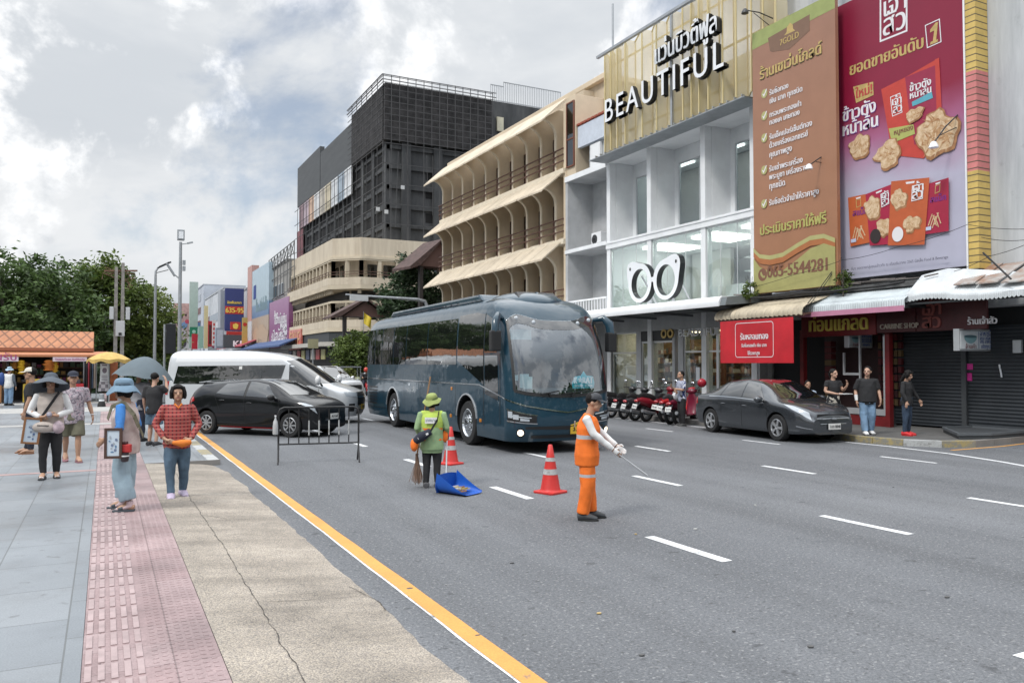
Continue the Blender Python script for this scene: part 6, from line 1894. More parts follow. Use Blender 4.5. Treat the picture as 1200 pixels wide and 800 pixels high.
def mirror_pod(parent,p,sgn,m,s=1.0):
 mb=MB();mb.ball(p,(.075*s,.11*s,.075*s),14,8)
 o=mb.build('wing_mirror',m,parent,**S6)
 q=Vector(p)+Vector((.02,-sgn*.15*s,-.05));MB().tube([Vector(p),q],.028,6).build('stalk','black_trim',o)
 MB().ball(Vector(p)+Vector((-.055*s,0,0)),(.025*s,.09*s,.055*s),12,6).build('glass','tint_glass',o,**S6)
 return o
def place(rear,front,axle_front=0.0):
 0
 d=Vector(front)-Vector(rear);return math.atan2(d.y,d.x)
def sedan():
 rear,front=G(831,506),G(910,516.5)
 yaw=place(rear,front)
 t_=thing('parked_car','dark grey four door sedan parked at the kerb before the red shop','car')
 wb=2.68;xr,xf=-wb,0.0
 x0,x1=xr-.98,.95
 L=Loft(top=[(x0,.93),(x0+.10,1.04),(x0+.45,1.085),(-2.75,1.24),(-2.2,1.415),(-1.45,1.475),(-.95,1.43),(-.35,1.20),(.02,1.03),(.45,.95),(.75,.84),(.9,.74),(x1,.62)],ytop=[(x0,.56),(x0+.4,.70),(-2.75,.60),(-2.1,.58),(-1.2,.59),(-.6,.60),(0,.70),(.5,.68),(.8,.58),(x1,.46)],zb=[(x0,.80),(x0+.4,.97),(-2.2,.99),(-.5,.94),(.1,.88),(.6,.76),(x1,.55)],yb=[(x0,.62),(x0+.35,.83),(-2.2,.865),(-.6,.87),(.1,.86),(.6,.77),(x1,.54)],ym=[(x0,.66),(x0+.35,.87),(-2.4,.895),(-1.3,.885),(0,.89),(.5,.84),(.8,.70),(x1,.58)],zm=[(x0,.62),(-2.5,.70),(-1,.68),(.3,.66),(x1,.50)],zs=[(x0,.36),(x0+.4,.24),(-2,.20),(.4,.20),(x1,.24)],ys=[(x0,.62),(x0+.4,.80),(-2,.84),(0,.83),(.5,.78),(x1,.55)],x0=x0,x1=x1)
 L.body('body','graphite_paint',t_,(xr,xf),.37)
 for sd_ in(1,-1):
  L.patch('window','tint_glass',t_,[(-1.30,2.93),(-.42,2.93)],[(-1.32,2.10),(-.86,2.12)],side=sd_)
  L.patch('window','tint_glass',t_,[(-2.22,2.93),(-1.36,2.93)],[(-2.08,2.12),(-1.38,2.10)],side=sd_)
  L.patch('window','tint_glass',t_,[(-2.66,2.93),(-2.27,2.93)],[(-2.50,2.45),(-2.14,2.14)],side=sd_)
  L.strip('window_trim','chrome',t_,[(-2.74,2.97),(-.36,2.97)],.026,sd_,.008)
  for px_ in((-1.34,3.0,-1.33,5.6),(-.38,3.0,-.28,5.6),(-2.30,3.0,-2.15,4.6)):L.strip('door_seam','black_trim',t_,[px_[:2],px_[2:]],.008,sd_)
  for hx in(-1.22,-2.1):
   p=L.S(hx,3.55*sd_);MB().ball(p,(.10,.022,.018),10,6).build('handle','graphite_paint',t_,**S6)
  L.patch('headlight','lamp_clear',t_,[(.50,3.12),(.72,3.25),(.905,3.5)],[(.20,2.72),(.5,2.42),(.82,2.3)],10,6,.006,sd_)
  L.patch('tail_light','lamp_red',t_,[(x0+.03,3.9),(x0+.4,3.6)],[(x0+.06,2.9),(x0+.34,3.0)],8,5,.006,sd_)
  mirror_pod(t_,L.S(-.52,2.93*sd_)+Vector((.03,sd_*.15,.03)),sd_,'graphite_paint',1.15)
  L.patch('fog_slot','chrome',t_,[(.60,5.0),(.925,5.15)],[(.60,4.85),(.925,5.02)],8,2,.010,sd_)
  for x in(xr,xf):wheel(t_,x,sd_*.775,.325,.21,sd_)
 L.patch('windscreen','tint_glass',t_,[(-1.02,-1.86),(-1.08,0),(-1.02,1.86)],[(-.08,-1.9),(.06,0),(-.08,1.9)],20,10)
 L.patch('rear_window','tint_glass',t_,[(-2.95,-1.7),(-3.0,0),(-2.95,1.7)],[(-2.22,-1.75),(-2.16,0),(-2.22,1.75)],16,8)
 L.strip('hood_seam','black_trim',t_,[(.16,1.95),(.55,1.9),(.80,1.7)],.008,1);L.strip('hood_seam','black_trim',t_,[(.16,1.95),(.55,1.9),(.80,1.7)],.008,-1)
 xg=x1+.012
 def nose(nm,m,ya,yb,za,zb,d=.0):return MB().prism([(-ya,za),(ya,za),(yb,zb),(-yb,zb)],lambda u,v,dd:(xg+dd-.10*u*u,u,v),d-.06,d).build(nm,m,t_,bevel=.006)
 nose('grille','black_trim',.40,.47,.47,.56,.004);nose('grille','black_trim',.48,.45,.61,.69,-.006)
 nose('grille_bar','chrome',.50,.50,.572,.60,.016);nose('grille_rim','chrome',.38,.40,.452,.468,.010)
 nose('badge','chrome',.07,.07,.56,.61,.030)
 nose('intake','black_trim',.5,.5,.26,.34,.0);
 rotm=Matrix.Translation((xg+.035,0,.40))@Matrix.Rotation(R(90),4,'Z')
 plate(t_,'1กท 8848',(0,0,0),.36,.14,'plate_white',rotm)
 t_.rotation_euler=(0,0,yaw)
 f=Vector(front);off=Matrix.Rotation(yaw,3,'Z')@Vector((0,-.875,0));t_.location=(f.x-off.x,f.y-off.y,0)
 return t_
sedan()
def hatch():
 rear,front=G(233.5,508),G(339,512.5)
 yaw=place(rear,front)
 t_=thing('car','glossy black hatchback with red sill line nosing out behind the barrier','car')
 wb=2.72;xr,xf=-wb,0.0
 x0,x1=xr-.78,.74
 L=Loft(top=[(x0,.95),(x0+.06,1.08),(x0+.24,1.25),(x0+.52,1.37),(-2.1,1.435),(-1.4,1.475),(-.88,1.415),(-.3,1.19),(.0,1.06),(.36,.98),(.60,.86),(x1,.66)],ytop=[(x0,.56),(x0+.3,.60),(-1.9,.58),(-1.0,.58),(-.5,.60),(.0,.70),(.5,.66),(x1,.42)],zb=[(x0,.88),(-2.6,1.08),(-2,1.03),(-.5,.96),(.1,.90),(.6,.78),(x1,.58)],yb=[(x0,.62),(x0+.3,.80),(-2,.825),(-.6,.83),(.1,.82),(.6,.72),(x1,.50)],ym=[(x0,.66),(x0+.3,.84),(-2.4,.86),(-1.3,.845),(0,.86),(.5,.80),(x1,.55)],zm=[(x0,.70),(-2.5,.76),(-1,.70),(.3,.70),(x1,.52)],zs=[(x0,.40),(x0+.3,.26),(-2,.21),(.4,.21),(x1,.24)],ys=[(x0,.60),(x0+.3,.77),(-2,.81),(0,.80),(.5,.74),(x1,.52)],x0=x0,x1=x1)
 L.body('body','black_paint',t_,(xr,xf),.365)
 for sd_ in(1,-1):
  L.patch('window','tint_glass',t_,[(-1.42,2.93),(-.40,2.93)],[(-1.42,2.08),(-.84,2.12)],side=sd_)
  L.patch('window','tint_glass',t_,[(-2.42,2.93),(-1.50,2.93)],[(-2.20,2.16),(-1.50,2.10)],side=sd_)
  for px_ in((-1.46,2.9,-1.42,5.6),(-.36,2.9,-.30,5.6),(-2.46,3.0,-2.25,4.4)):L.strip('door_seam','black_trim',t_,[px_[:2],px_[2:]],.01,sd_)
  L.strip('pillar','black_trim',t_,[(-1.46,2.05),(-1.46,2.95)],.07,sd_)
  for hx in(-1.30,-2.2):MB().ball(L.S(hx,3.45*sd_),(.10,.024,.02),10,6).build('handle','black_paint',t_,**S6)
  L.patch('headlight','lamp_clear',t_,[(.36,3.2),(.56,3.35),(.69,3.6)],[(.24,2.85),(.42,2.65),(.62,2.6)],10,6,.006,sd_)
  L.patch('tail_light','lamp_red',t_,[(x0+.02,3.7),(x0+.36,3.35)],[(x0+.03,2.75),(x0+.30,2.9)],8,5,.008,sd_)
  L.strip('sill_line',mat('sill_red',(.45,.015,.02),.4)if 'sill_red' not in M else 'sill_red',t_,[(-2.25,5.92),(-.45,5.92)],.02,sd_)
  mirror_pod(t_,L.S(-.52,2.95*sd_)+Vector((.03,sd_*.14,.04)),sd_,'black_trim',1.05)
  for x in(xr,xf):wheel(t_,x,sd_*.755,.31,.20,sd_,n_sp=8)
 L.patch('windscreen','tint_glass',t_,[(-.93,-1.84),(-1.0,0),(-.93,1.84)],[(-.12,-1.9),(.0,0),(-.12,1.9)],20,10)
 L.patch('rear_window','tint_glass',t_,[(x0+.09,-1.6),(x0+.08,0),(x0+.09,1.6)],[(x0+.42,-1.7),(x0+.46,0),(x0+.42,1.7)],16,8)
 MB().prism([(x0+.38,1.36),(x0+.66,1.41),(x0+.66,1.43),(x0+.24,1.375),(x0+.25,1.355)],lambda u,v,d:(u,d,v),-.56,.56).build('spoiler','silver_paint',t_,bevel=.006)
 xg=x1+.012
 def nose(nm,m,ya,yb,za,zb,d=.0):return MB().prism([(-ya,za),(ya,za),(yb,zb),(-yb,zb)],lambda u,v,dd:(xg+dd-.14*u*u,u,v),d-.08,d).build(nm,m,t_,bevel=.006)
 nose('grille','black_trim',.34,.40,.45,.62,.006);nose('grille_rim','chrome',.33,.36,.43,.448,.012);nose('intake','black_trim',.5,.45,.26,.36,.0)
 plate(t_,'4กฬ',(0,0,0),.34,.14,'plate_white',Matrix.Translation((xg+.03,0,.52))@Matrix.Rotation(R(90),4,'Z'))
 t_.rotation_euler=(0,0,yaw)
 f=Vector(front);off=Matrix.Rotation(yaw,3,'Z')@Vector((0,-.85,0));t_.location=(f.x-off.x,f.y-off.y,0)
 return t_
hatch()
class Stack:
 0
 def __init__(s,xf,xr,w,rcx,rcy,bulge=.15,rr=.15):
  s.xf,s.xr,s.w,s.rcx,s.rcy=[pch(k)if isinstance(k,list)else(lambda z,k=k:k)for k in(xf,xr,w,rcx,rcy)];s.bulge,s.rr=bulge,rr
 def O(s,z,q,off=0.0):
  0
  sg=1 if q>=0 else -1;q=abs(q)
  xf,xr,w,cx,cy=s.xf(z),s.xr(z),s.w(z),s.rcx(z),s.rcy(z)
  cy=min(cy,w*.9)
  yc=w-cy;xb=xf-s.bulge*(yc/w)**2
  if q<=1:y=yc*q;x=xf-s.bulge*(y/w)**2
  elif q<=2:a=(q-1)*math.pi/2;y=yc+cy*math.sin(a);x=xb-cx*(1-math.cos(a))-s.bulge*2*yc/w/w*cy*math.sin(a)*(1-(q-1))
  elif q<=3:y=w;x=xb-cx+(xr+s.rr-xb+cx)*(q-2)
  elif q<=4:a=(q-3)*math.pi/2;y=w-s.rr*(1-math.cos(a));x=xr+s.rr*(1-math.sin(a))
  else :y=(w-s.rr)*(5-q);x=xr
  return Vector((x,sg*y,z))
 def N(s,z,q):
  a=s.O(z,q+.02)-s.O(z,q-.02);b=s.O(z+.01,q)-s.O(z-.01,q);n=a.cross(b)
  if n.length<1e-9:return Vector((1,0,0))
  n.normalize();p=s.O(z,q);c=Vector((min(max(p.x,s.xr(z)+1.0),s.xf(z)-1.2),0,z-.1))
  return n if n.dot(p-c)>0 else -n
 def body(s,name,m,parent,zs,cuts=(),slots=None):
  qs=[k/8 for k in range(0,9)]+[1+k/10 for k in range(1,11)]+[2+k/14 for k in range(1,15)]+[3+k/4 for k in range(1,5)]+[4.5,5]
  mb=MB();rows=[]
  for z in zs:
   half=[s.O(z,q)for q in qs]
   rows.append(half+[Vector((p.x,-p.y,p.z))for p in reversed(half[1:-1])])
  W_=len(rows[0]);n=len(zs)-1
  fs=[(i*W_+j,i*W_+(j+1)%W_,(i+1)*W_+(j+1)%W_,(i+1)*W_+j)for i in range(n)for j in range(W_)]
  fs.append(tuple(reversed(range(W_))));fs.append(tuple(n*W_+j for j in range(W_)))
  mb.add([p for r in rows for p in r],fs)
  o=mb.build(name,[m,'dark_inside','black_trim'],parent,smooth=40,weld=1e-4)
  if cuts:boolean_cut(o,cuts)
  o.data.polygons.foreach_set('use_smooth',[True]*len(o.data.polygons));o.data.set_sharp_from_angle(angle=R(35))
  return o
 def front(s,name,m,parent,zlo,zhi,qa,qb,nq=24,nz=10,off=.006,shear=None):
  0
  def f(i,j):
   q=qa+(qb-qa)*i;z=zlo(q)+(zhi(q)-zlo(q))*j
   return s.O(z,q)+s.N(z,q)*off
  mb=MB();mb.grid(f,nq,nz);return mb.build(name,m,parent,**S6)
 def flank(s,name,m,parent,poly_lo,poly_hi,side,off=.006,n=16,nz=6):
  0
  def along(L,q):
   q*=len(L)-1;i=min(int(q),len(L)-2);u=q-i
   return(L[i][0]+(L[i+1][0]-L[i][0])*u,L[i][1]+(L[i+1][1]-L[i][1])*u)
  def f(i,j):
   a,b=along(poly_lo,i),along(poly_hi,i);x=a[0]+(b[0]-a[0])*j;z=a[1]+(b[1]-a[1])*j
   return Vector((x,side*(s.y_at(x,z)+off),z))
  mb=MB();mb.grid(f,n,nz);return mb.build(name,m,parent,**S6)
 def y_at(s,x,z):
  0
  lo,hi=0.0,2.0
  if x<=s.O(z,2.0).x:return s.w(z)
  for _ in range(24):
   mid=(lo+hi)/2
   if s.O(z,mid).x>x:lo=mid
   else :hi=mid
  return s.O(z,lo).y
def wheel_cut(x,r,y0,zc=None,mi='black_trim'):
 out=[]
 for sgn in(-1,1):
  c2=MB();c2.lathe([(r,y0),(r,3)],36,Matrix.Translation((x,0,zc or r*.95))@Matrix.Rotation(R(90)*sgn,4,'X'));out.append(c2.build('cut',mi,None))
 return out
def van():
 t_=thing('van','silver and white high roof minibus van standing across behind the black hatchback','van')
 yaw=R(-31)
 A=Stack(xf=[(.22,1.02),(.45,1.10),(.75,1.12),(.95,1.06),(1.08,.82),(1.18,.50),(1.26,.28),(1.6,-.24),(1.95,-.78),(2.1,-1.08),(2.2,-1.5),(2.27,-2.1),(2.30,-2.6)],xr=[(.22,-4.92),(.7,-5.02),(1.2,-5.0),(2.1,-4.92),(2.3,-4.8)],w=[(.22,.90),(.5,.965),(1.1,.97),(1.5,.93),(1.95,.88),(2.14,.82),(2.24,.70),(2.30,.4)],rcx=[(.2,.50),(.9,.5),(1.2,.5),(1.9,.35),(2.3,.3)],rcy=[(.2,.45),(.9,.5),(1.2,.45),(2.0,.35),(2.3,.2)],bulge=.14,rr=.12)
 zs=[.22,.26,.35,.45,.55,.65,.75,.85,.92,.97,1.02,1.06,1.10,1.14,1.18,1.22,1.26,1.32,1.4,1.5,1.6,1.7,1.8,1.9,1.97,2.04,2.1,2.15,2.19,2.23,2.26,2.285,2.30]
 A.body('body',mat('pearl_paint',(.56,.58,.60),.3,metal=.15,coat=.8),t_,zs,wheel_cut(0,.40,.5)+wheel_cut(-3.86,.40,.5))
 for sd_ in(1,-1):
  A.flank('side_window','tint_glass',t_,[(-4.72,1.24),(-1.28,1.24)],[(-4.6,1.80),(-1.10,1.84)],sd_,n=24)
  A.flank('door_window','tint_glass',t_,[(-.98,1.22),(-.3,1.20),(.10,1.10)],[(-.98,1.86),(-.80,1.86),(-.62,1.80)],sd_,n=16)
  for x,z0,z1 in((-1.12,.4,1.2),(-.02,.5,1.1),(-2.4,.4,1.2)):A.flank('door_seam','black_trim',t_,[(x-.005,z0),(x+.005,z0)],[(x-.005,z1),(x+.005,z1)],sd_,.004,2,4)
  A.flank('handle','silver_paint',t_,[(-.96,1.06),(-.78,1.06)],[(-.96,1.10),(-.78,1.10)],sd_,.03,4,2)
  A.flank('roof_band','white_paint',t_,[(-4.7,1.93),(-1.15,1.95)],[(-4.65,2.10),(-1.35,2.10)],sd_,.003,20,5)
  A.front('headlight','lamp_clear',t_,lambda q:.80+.10*(q-.9),lambda q:.99-.04*(1-(q-.8)),*((.80*sd_,1.62*sd_)),12,5,.008)if sd_>0 else A.front('headlight','lamp_clear',t_,lambda q:.80+.10*(-q-.9),lambda q:.99-.04*(1-(-q-.8)),-.80,-1.62,12,5,.008)
  A.flank('sticker','plate_white',t_,[(-2.6,1.70),(-2.5,1.70)],[(-2.6,1.80),(-2.5,1.80)],sd_,.012,2,2)
  fnn=(lambda u,v,d:Vector((-2.3+u,-(A.y_at(-2.3+u,1.34+v)+.010+d),1.34+v)))if sd_<0 else(lambda u,v,d:Vector((-1.5-u,A.y_at(-1.5-u,1.34+v)+.010+d,1.34+v)))
  text_mb('21',fnn,.42,0,0,.003,.0,width=.42).build('lettering',paint((.05,.055,.06)),t_,**NR)
  p=Vector((.02,sd_*1.16,1.36));o=MB().ball(p,(.09,.11,.15),12,8).build('wing_mirror','white_paint',t_,**S6);MB().tube([p,(.1,sd_*.9,1.16)],.03,6).build('stalk','black_trim',o)
  A.flank('tail_light','lamp_red',t_,[(-4.98,.9),(-4.9,.9)],[(-4.95,1.5),(-4.84,1.5)],sd_,.01,3,4)
  for x in(0,-3.86):wheel(t_,x,sd_*.85,.345,.21,sd_,n_sp=6)
 A.front('windscreen','tint_glass',t_,lambda q:1.285-.02*abs(q),lambda q:2.06-.05*abs(q),-1.75,1.75,26,10)
 A.front('grille','black_trim',t_,lambda q:.58,lambda q:.97,-.95,.95,16,4,.012)
 A.front('grille_bar','chrome',t_,lambda q:.80,lambda q:.83,-.9,.9,16,1,.022)
 A.front('grille_bar','chrome',t_,lambda q:.56,lambda q:.585,-.98,.98,16,1,.022)
 A.front('intake','black_trim',t_,lambda q:.28,lambda q:.44,-.9,.9,16,3,.012)
 for sg in(1,-1):A.front('fog_recess','black_trim',t_,lambda q:.38,lambda q:.62,1.18*sg,1.5*sg,8,3,.010)
 plate(t_,'12-8041',(0,0,0),.42,.15,'plate_yellow',Matrix.Translation((1.15,0,.50))@Matrix.Rotation(R(90),4,'Z'))
 MB().beam((.35,-.5,1.30),(.25,.1,1.36),.02).build('wiper','black_trim',t_)
 t_.rotation_euler=(0,0,yaw)
 return t_
vn=van()
d_=Vector((math.cos(vn.rotation_euler.z),math.sin(vn.rotation_euler.z)));n_=Vector((-d_.y,d_.x))
q=G(415.5,495.5);vn.location=(q.x-d_.x*1.02+n_.x*.55,q.y-d_.y*1.02+n_.y*.55,0)
def bus():
 t_=thing('coach','dark blue touring coach with a big curved windscreen, standing in the road','bus')
 XR=-8.75
 A=Stack(xf=[(.26,2.44),(.45,2.52),(.75,2.56),(1.0,2.54),(1.35,2.50),(1.8,2.42),(2.3,2.27),(2.75,2.07),(3.0,1.88),(3.15,1.70),(3.25,1.50),(3.32,1.28),(3.38,1.0),(3.42,.5)],xr=[(.26,XR+.12),(.8,XR),(2.0,XR+.02),(3.0,XR+.15),(3.42,XR+.7)],w=[(.26,1.20),(.5,1.245),(1.2,1.25),(2.0,1.25),(2.9,1.20),(3.1,1.15),(3.22,1.07),(3.32,.92),(3.38,.72),(3.42,.4)],rcx=[(.2,.40),(1.2,.42),(2.0,.42),(3.0,.40),(3.42,.3)],rcy=[(.2,.34),(1.2,.34),(2.2,.34),(3.0,.34),(3.42,.25)],bulge=.20,rr=.18)
 zs=[.26,.3,.38,.48,.58,.7,.82,.94,1.06,1.18,1.3,1.42,1.56,1.7,1.85,2.0,2.15,2.3,2.45,2.6,2.72,2.84,2.94,3.02,3.09,3.15,3.2,3.25,3.29,3.33,3.365,3.395,3.42]
 zlo=lambda q:1.20+.06*abs(q)**2
 zhi=lambda q:2.80+.13*math.exp(-((abs(q)-1.0)/.36)**2)-.22*max(0,abs(q)-1.28)**1
 cb=MB();cb.slot(0);nq,nz=28,10
 vs,fs=[],[]
 for dx in(.25,-1.5):
  for i in range(nq+1):
   q=-1.42+2.84*i/nq
   for j in range(nz+1):
    z=zlo(q)+(zhi(q)-zlo(q))*j/nz;p=A.O(z,q)
    vs.append((p.x+.25 if dx>0 else min(p.x-.45,.55),p.y*(1.0 if dx>0 else .93),z))
 K=(nq+1)*(nz+1);idx=lambda l,i,j:l*K+i*(nz+1)+j
 for i in range(nq):
  for j in range(nz):
   fs.append((idx(0,i,j),idx(0,i+1,j),idx(0,i+1,j+1),idx(0,i,j+1)));fs.append((idx(1,i,j+1),idx(1,i+1,j+1),idx(1,i+1,j),idx(1,i,j)))
 for i in range(nq):
  for j in(0,nz):fs.append((idx(0,i,j),idx(0,i+1,j),idx(1,i+1,j),idx(1,i,j)))
 for j in range(nz):
  for i in(0,nq):fs.append((idx(0,i,j),idx(0,i,j+1),idx(1,i,j+1),idx(1,i,j)))
 cb.add(vs,fs);cut=cb.build('cut','dark_inside',None)
 A.body('body','navy_paint',t_,zs,wheel_cut(0,.60,.75,.56)+wheel_cut(-5.77,.60,.75,.56)+[cut])
 A.front('windscreen','windscreen_glass',t_,lambda q:zlo(q)-.01,lambda q:zhi(q)+.01,-1.43,1.43,30,14,.004)
 A.front('screen_band','tint_glass',t_,lambda q:zhi(q)-.20+.0*q,lambda q:zhi(q),-1.40,1.40,28,3,.008)
 for sg in(1,-1):
  A.front('screen_edge','black_trim',t_,lambda q:zlo(q),lambda q:zhi(q),1.36*sg,1.46*sg,3,14,.009)
  for q in(.62,1.05):
   p=A.O(zhi(q)-.09,q*sg);nn=A.N(zhi(q)-.09,q*sg);MB().ball(p+nn*.01,(.03,.05,.05),10,6).build('marker_lamp','lamp_clear',t_,**S6)
 A.front('screen_edge','black_trim',t_,lambda q:zlo(q)-.03,lambda q:zlo(q)+.04,-1.43,1.43,24,2,.009)
 MB().box(.6,1.95,-1.0,1.0,1.24,1.34).build('dashboard',paint((.05,.055,.06)),t_,bevel=.03)
 o=MB();
 for i in range(20):
  a,b_=2*math.pi*i/20,2*math.pi*(i+1)/20
  f_=lambda a:Vector((1.35+.10*math.sin(a),-.62+.21*math.cos(a),1.52+.17*math.sin(a)))
  o.tube([f_(a),f_(b_)],.016,6)
 o.build('steering_wheel','black_trim',t_)
 for y in(-.62,.62):
  s_=MB().box(.62,.80,y-.24,y+.24,1.30,2.15);s_.box(.80,1.15,y-.24,y+.24,1.35,1.47);s_.build('seat',paint((.10,.11,.13),.8),t_,bevel=.04)
 MB().box(1.66,1.70,-.98,-.42,2.40,2.62).build('sun_visor',paint((.50,.62,.62)),t_)
 for(y0,y1,z0,z1,c_)in((-.80,-.58,1.36,1.66,(.55,.62,.64)),(-.98,-.83,1.52,1.64,(.45,.55,.58)),(-1.05,-1.0,1.5,1.6,(.2,.45,.6)),(-.72,-.50,1.34,1.60,(.60,.66,.66))):
  MB().box(1.92+y0*.05,1.93+y0*.05,y0,y1,z0,z1).build('paper',paint(c_),t_)
 fn=lambda u,v,d:(2.06+d-.12*u,.42+u,1.36+v)
 cy=paint((.10,.55,.66));nb=MB()
 flat_poly(nb,[(-.02,-.02),(.56,-.02),(.58,.10),(.54,.24),(.36,.26),(.28,.36),(.20,.26),(.04,.24),(-.04,.1)],fn,-.004)
 nb=nb.build('name_board',cy,t_)
 text_mb('K   RAT',fn,.20,.0,.09,.004,.012,d0=.002,width=.52,free=True).build('lettering','letter_white',nb,**NR)
 st=MB();flat_poly(st,[(.185+(.075 if k%2==0 else .035)*math.sin(math.pi*k/5),.165+(.085 if k%2==0 else .04)*math.cos(math.pi*k/5))for k in range(10)],fn,.003);st.build('star','letter_white',nb)
 text_mb('SMART TOUR',fn,.075,.02,.01,.004,.003,d0=.002,width=.5,free=True).build('lettering','letter_white',nb,**NR)
 for(a,b_,c_)in((-1.1,-.25,.05),(-.2,.75,-.02)):
  mb=MB();P=[A.O(1.25+(.06 if k else 0),q)+Vector((.05,0,0))for k,q in((0,a*.6),(1,b_*.9))]
  mb.beam(P[0],P[1],.03,.02);mb.beam(P[0]+Vector((0,.2,-.05)),P[0].lerp(P[1],.4),.025);mb.build('wiper','black_trim',t_)
 vz=lambda q:.86+.30*(abs(q)/1.9)**1.15
 A.front('nose_trim','chrome',t_,lambda q:vz(q)-.012,lambda q:vz(q)+.014,-2.0,2.0,44,1,.014)
 for sg in(1,-1):
  xs_=A.O(1.16,2).x
  A.flank('side_trim','chrome',t_,[(xs_,1.165),(.75,1.40)],[(xs_,1.195),(.75,1.43)],sg,.012,10,1)
  A.flank('side_trim','chrome',t_,[(.74,1.40),(XR+.25,1.40)],[(.74,1.425),(XR+.25,1.425)],sg,.012,20,1)
  A.front('headlight','black_trim',t_,lambda q:.66+.06*(abs(q)-1),lambda q:.80+.13*(abs(q)-.8),.78*sg,1.75*sg,14,4,.012)
  A.front('headlight_rim','chrome',t_,lambda q:.64+.06*(abs(q)-1),lambda q:.662+.06*(abs(q)-1),.76*sg,1.77*sg,14,1,.018)
  A.front('headlight_rim','chrome',t_,lambda q:.80+.13*(abs(q)-.8),lambda q:.822+.13*(abs(q)-.8),.76*sg,1.77*sg,14,1,.018)
  for qa,qb,za,zb in((.95,1.25,.69,.74),(1.3,1.5,.71,.80),(1.52,1.7,.73,.85),(.9,1.6,.755,.775)):A.front('headlight_lens','lamp_clear',t_,lambda q:za+.05*(abs(q)-1),lambda q:zb+.07*(abs(q)-1),qa*sg,qb*sg,6,3,.022)
  p=A.O(.46,1.22*sg);nn=A.N(.46,1.22*sg);m=Matrix.Translation(p)@nn.to_track_quat('Z','Y').to_matrix().to_4x4()
  f_=MB().lathe([(.085,-.02),(.085,.02),(.07,.025)],16,m).build('fog_lamp','black_trim',t_);MB().lathe([(.065,.028),(.01,.034)],14,m).build('bulb','fog_glow',f_)
  for a,b_ in((-8.55,-7.75),(-7.70,-6.95),(-6.90,-5.75),(-5.70,-4.55),(-4.50,-2.75),(-2.70,-.65)):
   A.flank('side_window','tint_glass',t_,[(a,1.86),(b_,1.86)],[(a,2.96),(b_,2.96)],sg,.006,8,6)
  A.flank('cab_window','tint_glass',t_,[(-.56,1.95),(.10,1.72),(.98,1.42)],[(-.56,3.02),(.5,3.04),(.98,2.98)],sg,.007,14,8)
  A.flank('quarter_window','tint_glass',t_,[(1.04,2.12),(1.70,2.12)],[(1.04,2.98),(1.42,2.86)],sg,.007,8,6)
  A.flank('door_window','tint_glass',t_,[(1.06,1.22),(1.78,1.10)],[(1.06,2.06),(1.74,2.06)],sg,.007,8,6)
  for x,z0,z1 in((1.0,.5,3.0),(1.86,.6,2.1)):A.flank('door_seam','black_trim',t_,[(x-.012,z0),(x+.012,z0)],[(x-.012,z1),(x+.012,z1)],sg,.005,1,8)
  for x in(-.7,-1.9,-3.3,-4.7,-6.7,-7.8):A.flank('panel_seam','black_trim',t_,[(x-.006,.5),(x+.006,.5)],[(x-.006,1.38),(x+.006,1.38)],sg,.005,1,6)
  A.flank('panel_seam','black_trim',t_,[(-8.5,.52),(-6.5,.52)],[(-8.5,.535),(-6.5,.535)],sg,.005,6,1)
  for k in range(6):A.flank('vent_slat','black_trim',t_,[(-8.3,.62+k*.10),(-7.4,.62+k*.10)],[(-8.3,.67+k*.10),(-7.4,.67+k*.10)],sg,.008,2,1)
  for x,z,m_ in((.82,.62,'lamp_amber'),(-1.0,.62,'lamp_amber'),(-.95,1.28,'lamp_amber'),(-4.2,1.30,'lamp_clear')):
   MB().box(x-.05,x+.05,sg*1.243-.02,sg*1.243+.02,z-.04,z+.04).build('marker_lamp',m_,t_,bevel=.01)
  for wx in(0,-5.77):
   mb=MB()
   for i in range(14):
    a,b_=R(8+164*i/14),R(8+164*(i+1)/14)
    mb.beam((wx+.62*math.cos(a),sg*1.245,.56+.62*math.sin(a)),(wx+.62*math.cos(b_),sg*1.245,.56+.62*math.sin(b_)),.05,.035)
   mb.build('arch_lip','silver_paint',t_)
   wheel(t_,wx,sg*1.08,.51,.30,sg,'hub',paint_='chrome')
  fwd=1.0 if sg>0 else .0
  a0=A.O(2.86,1.62*sg)
  P=[a0,a0+Vector((.18,sg*.16,.04)),a0+Vector((.28,sg*.26,-.10)),a0+Vector((.30,sg*.28,-.32))]
  arm=MB().tube(P,[(.06,.05),(.07,.08),(.08,.11),(.08,.10)],12).build('mirror_arm','navy_paint',t_,**S6)
  q=P[-1];MB().box(q.x-.09,q.x+.09,q.y-.11,q.y+.11,q.z-.40,q.z+.04).build('mirror','black_trim',arm,bevel=.035)
 rotm=Matrix.Translation((A.O(.52,0).x+.012,.35,.53))@Matrix.Rotation(R(90),4,'Z')
 plate(t_,'33-1427',(0,0,0),.56,.25,'plate_yellow',rotm)
 A.front('bumper_slot','black_trim',t_,lambda q:.33,lambda q:.40,-.9,.9,12,1,.006)
 A.front('intake','black_trim',t_,lambda q:.50+.03*abs(q),lambda q:.58,-1.05,1.05,16,2,.006)
 MB().ball((.55,0,3.20),(1.02,.92,.345),28,16).build('roof_fairing','navy_paint',t_,**S6)
 MB().prism([(-.52,3.36),(.52,3.36),(.47,3.50),(-.47,3.50)],lambda u,v,d:(1.30-(v-3.36)*1.6+d-.25*u*u,u,v),-.10,.03).build('roof_grille','black_trim',t_,bevel=.01)
 MB().prism([(-.02,3.36),(.02,3.36),(.02,3.5),(-.02,3.5)],lambda u,v,d:(1.33-(v-3.36)*1.6+d,u,v),-.02,.03).build('grille_bar','navy_paint',t_)
 MB().prism([(.1,3.34),(-.15,3.52),(-7.0,3.50),(-7.3,3.34)],lambda u,v,d:(u,d,v),-.88,.88).build('roof_unit','navy_paint',t_,bevel=.06)
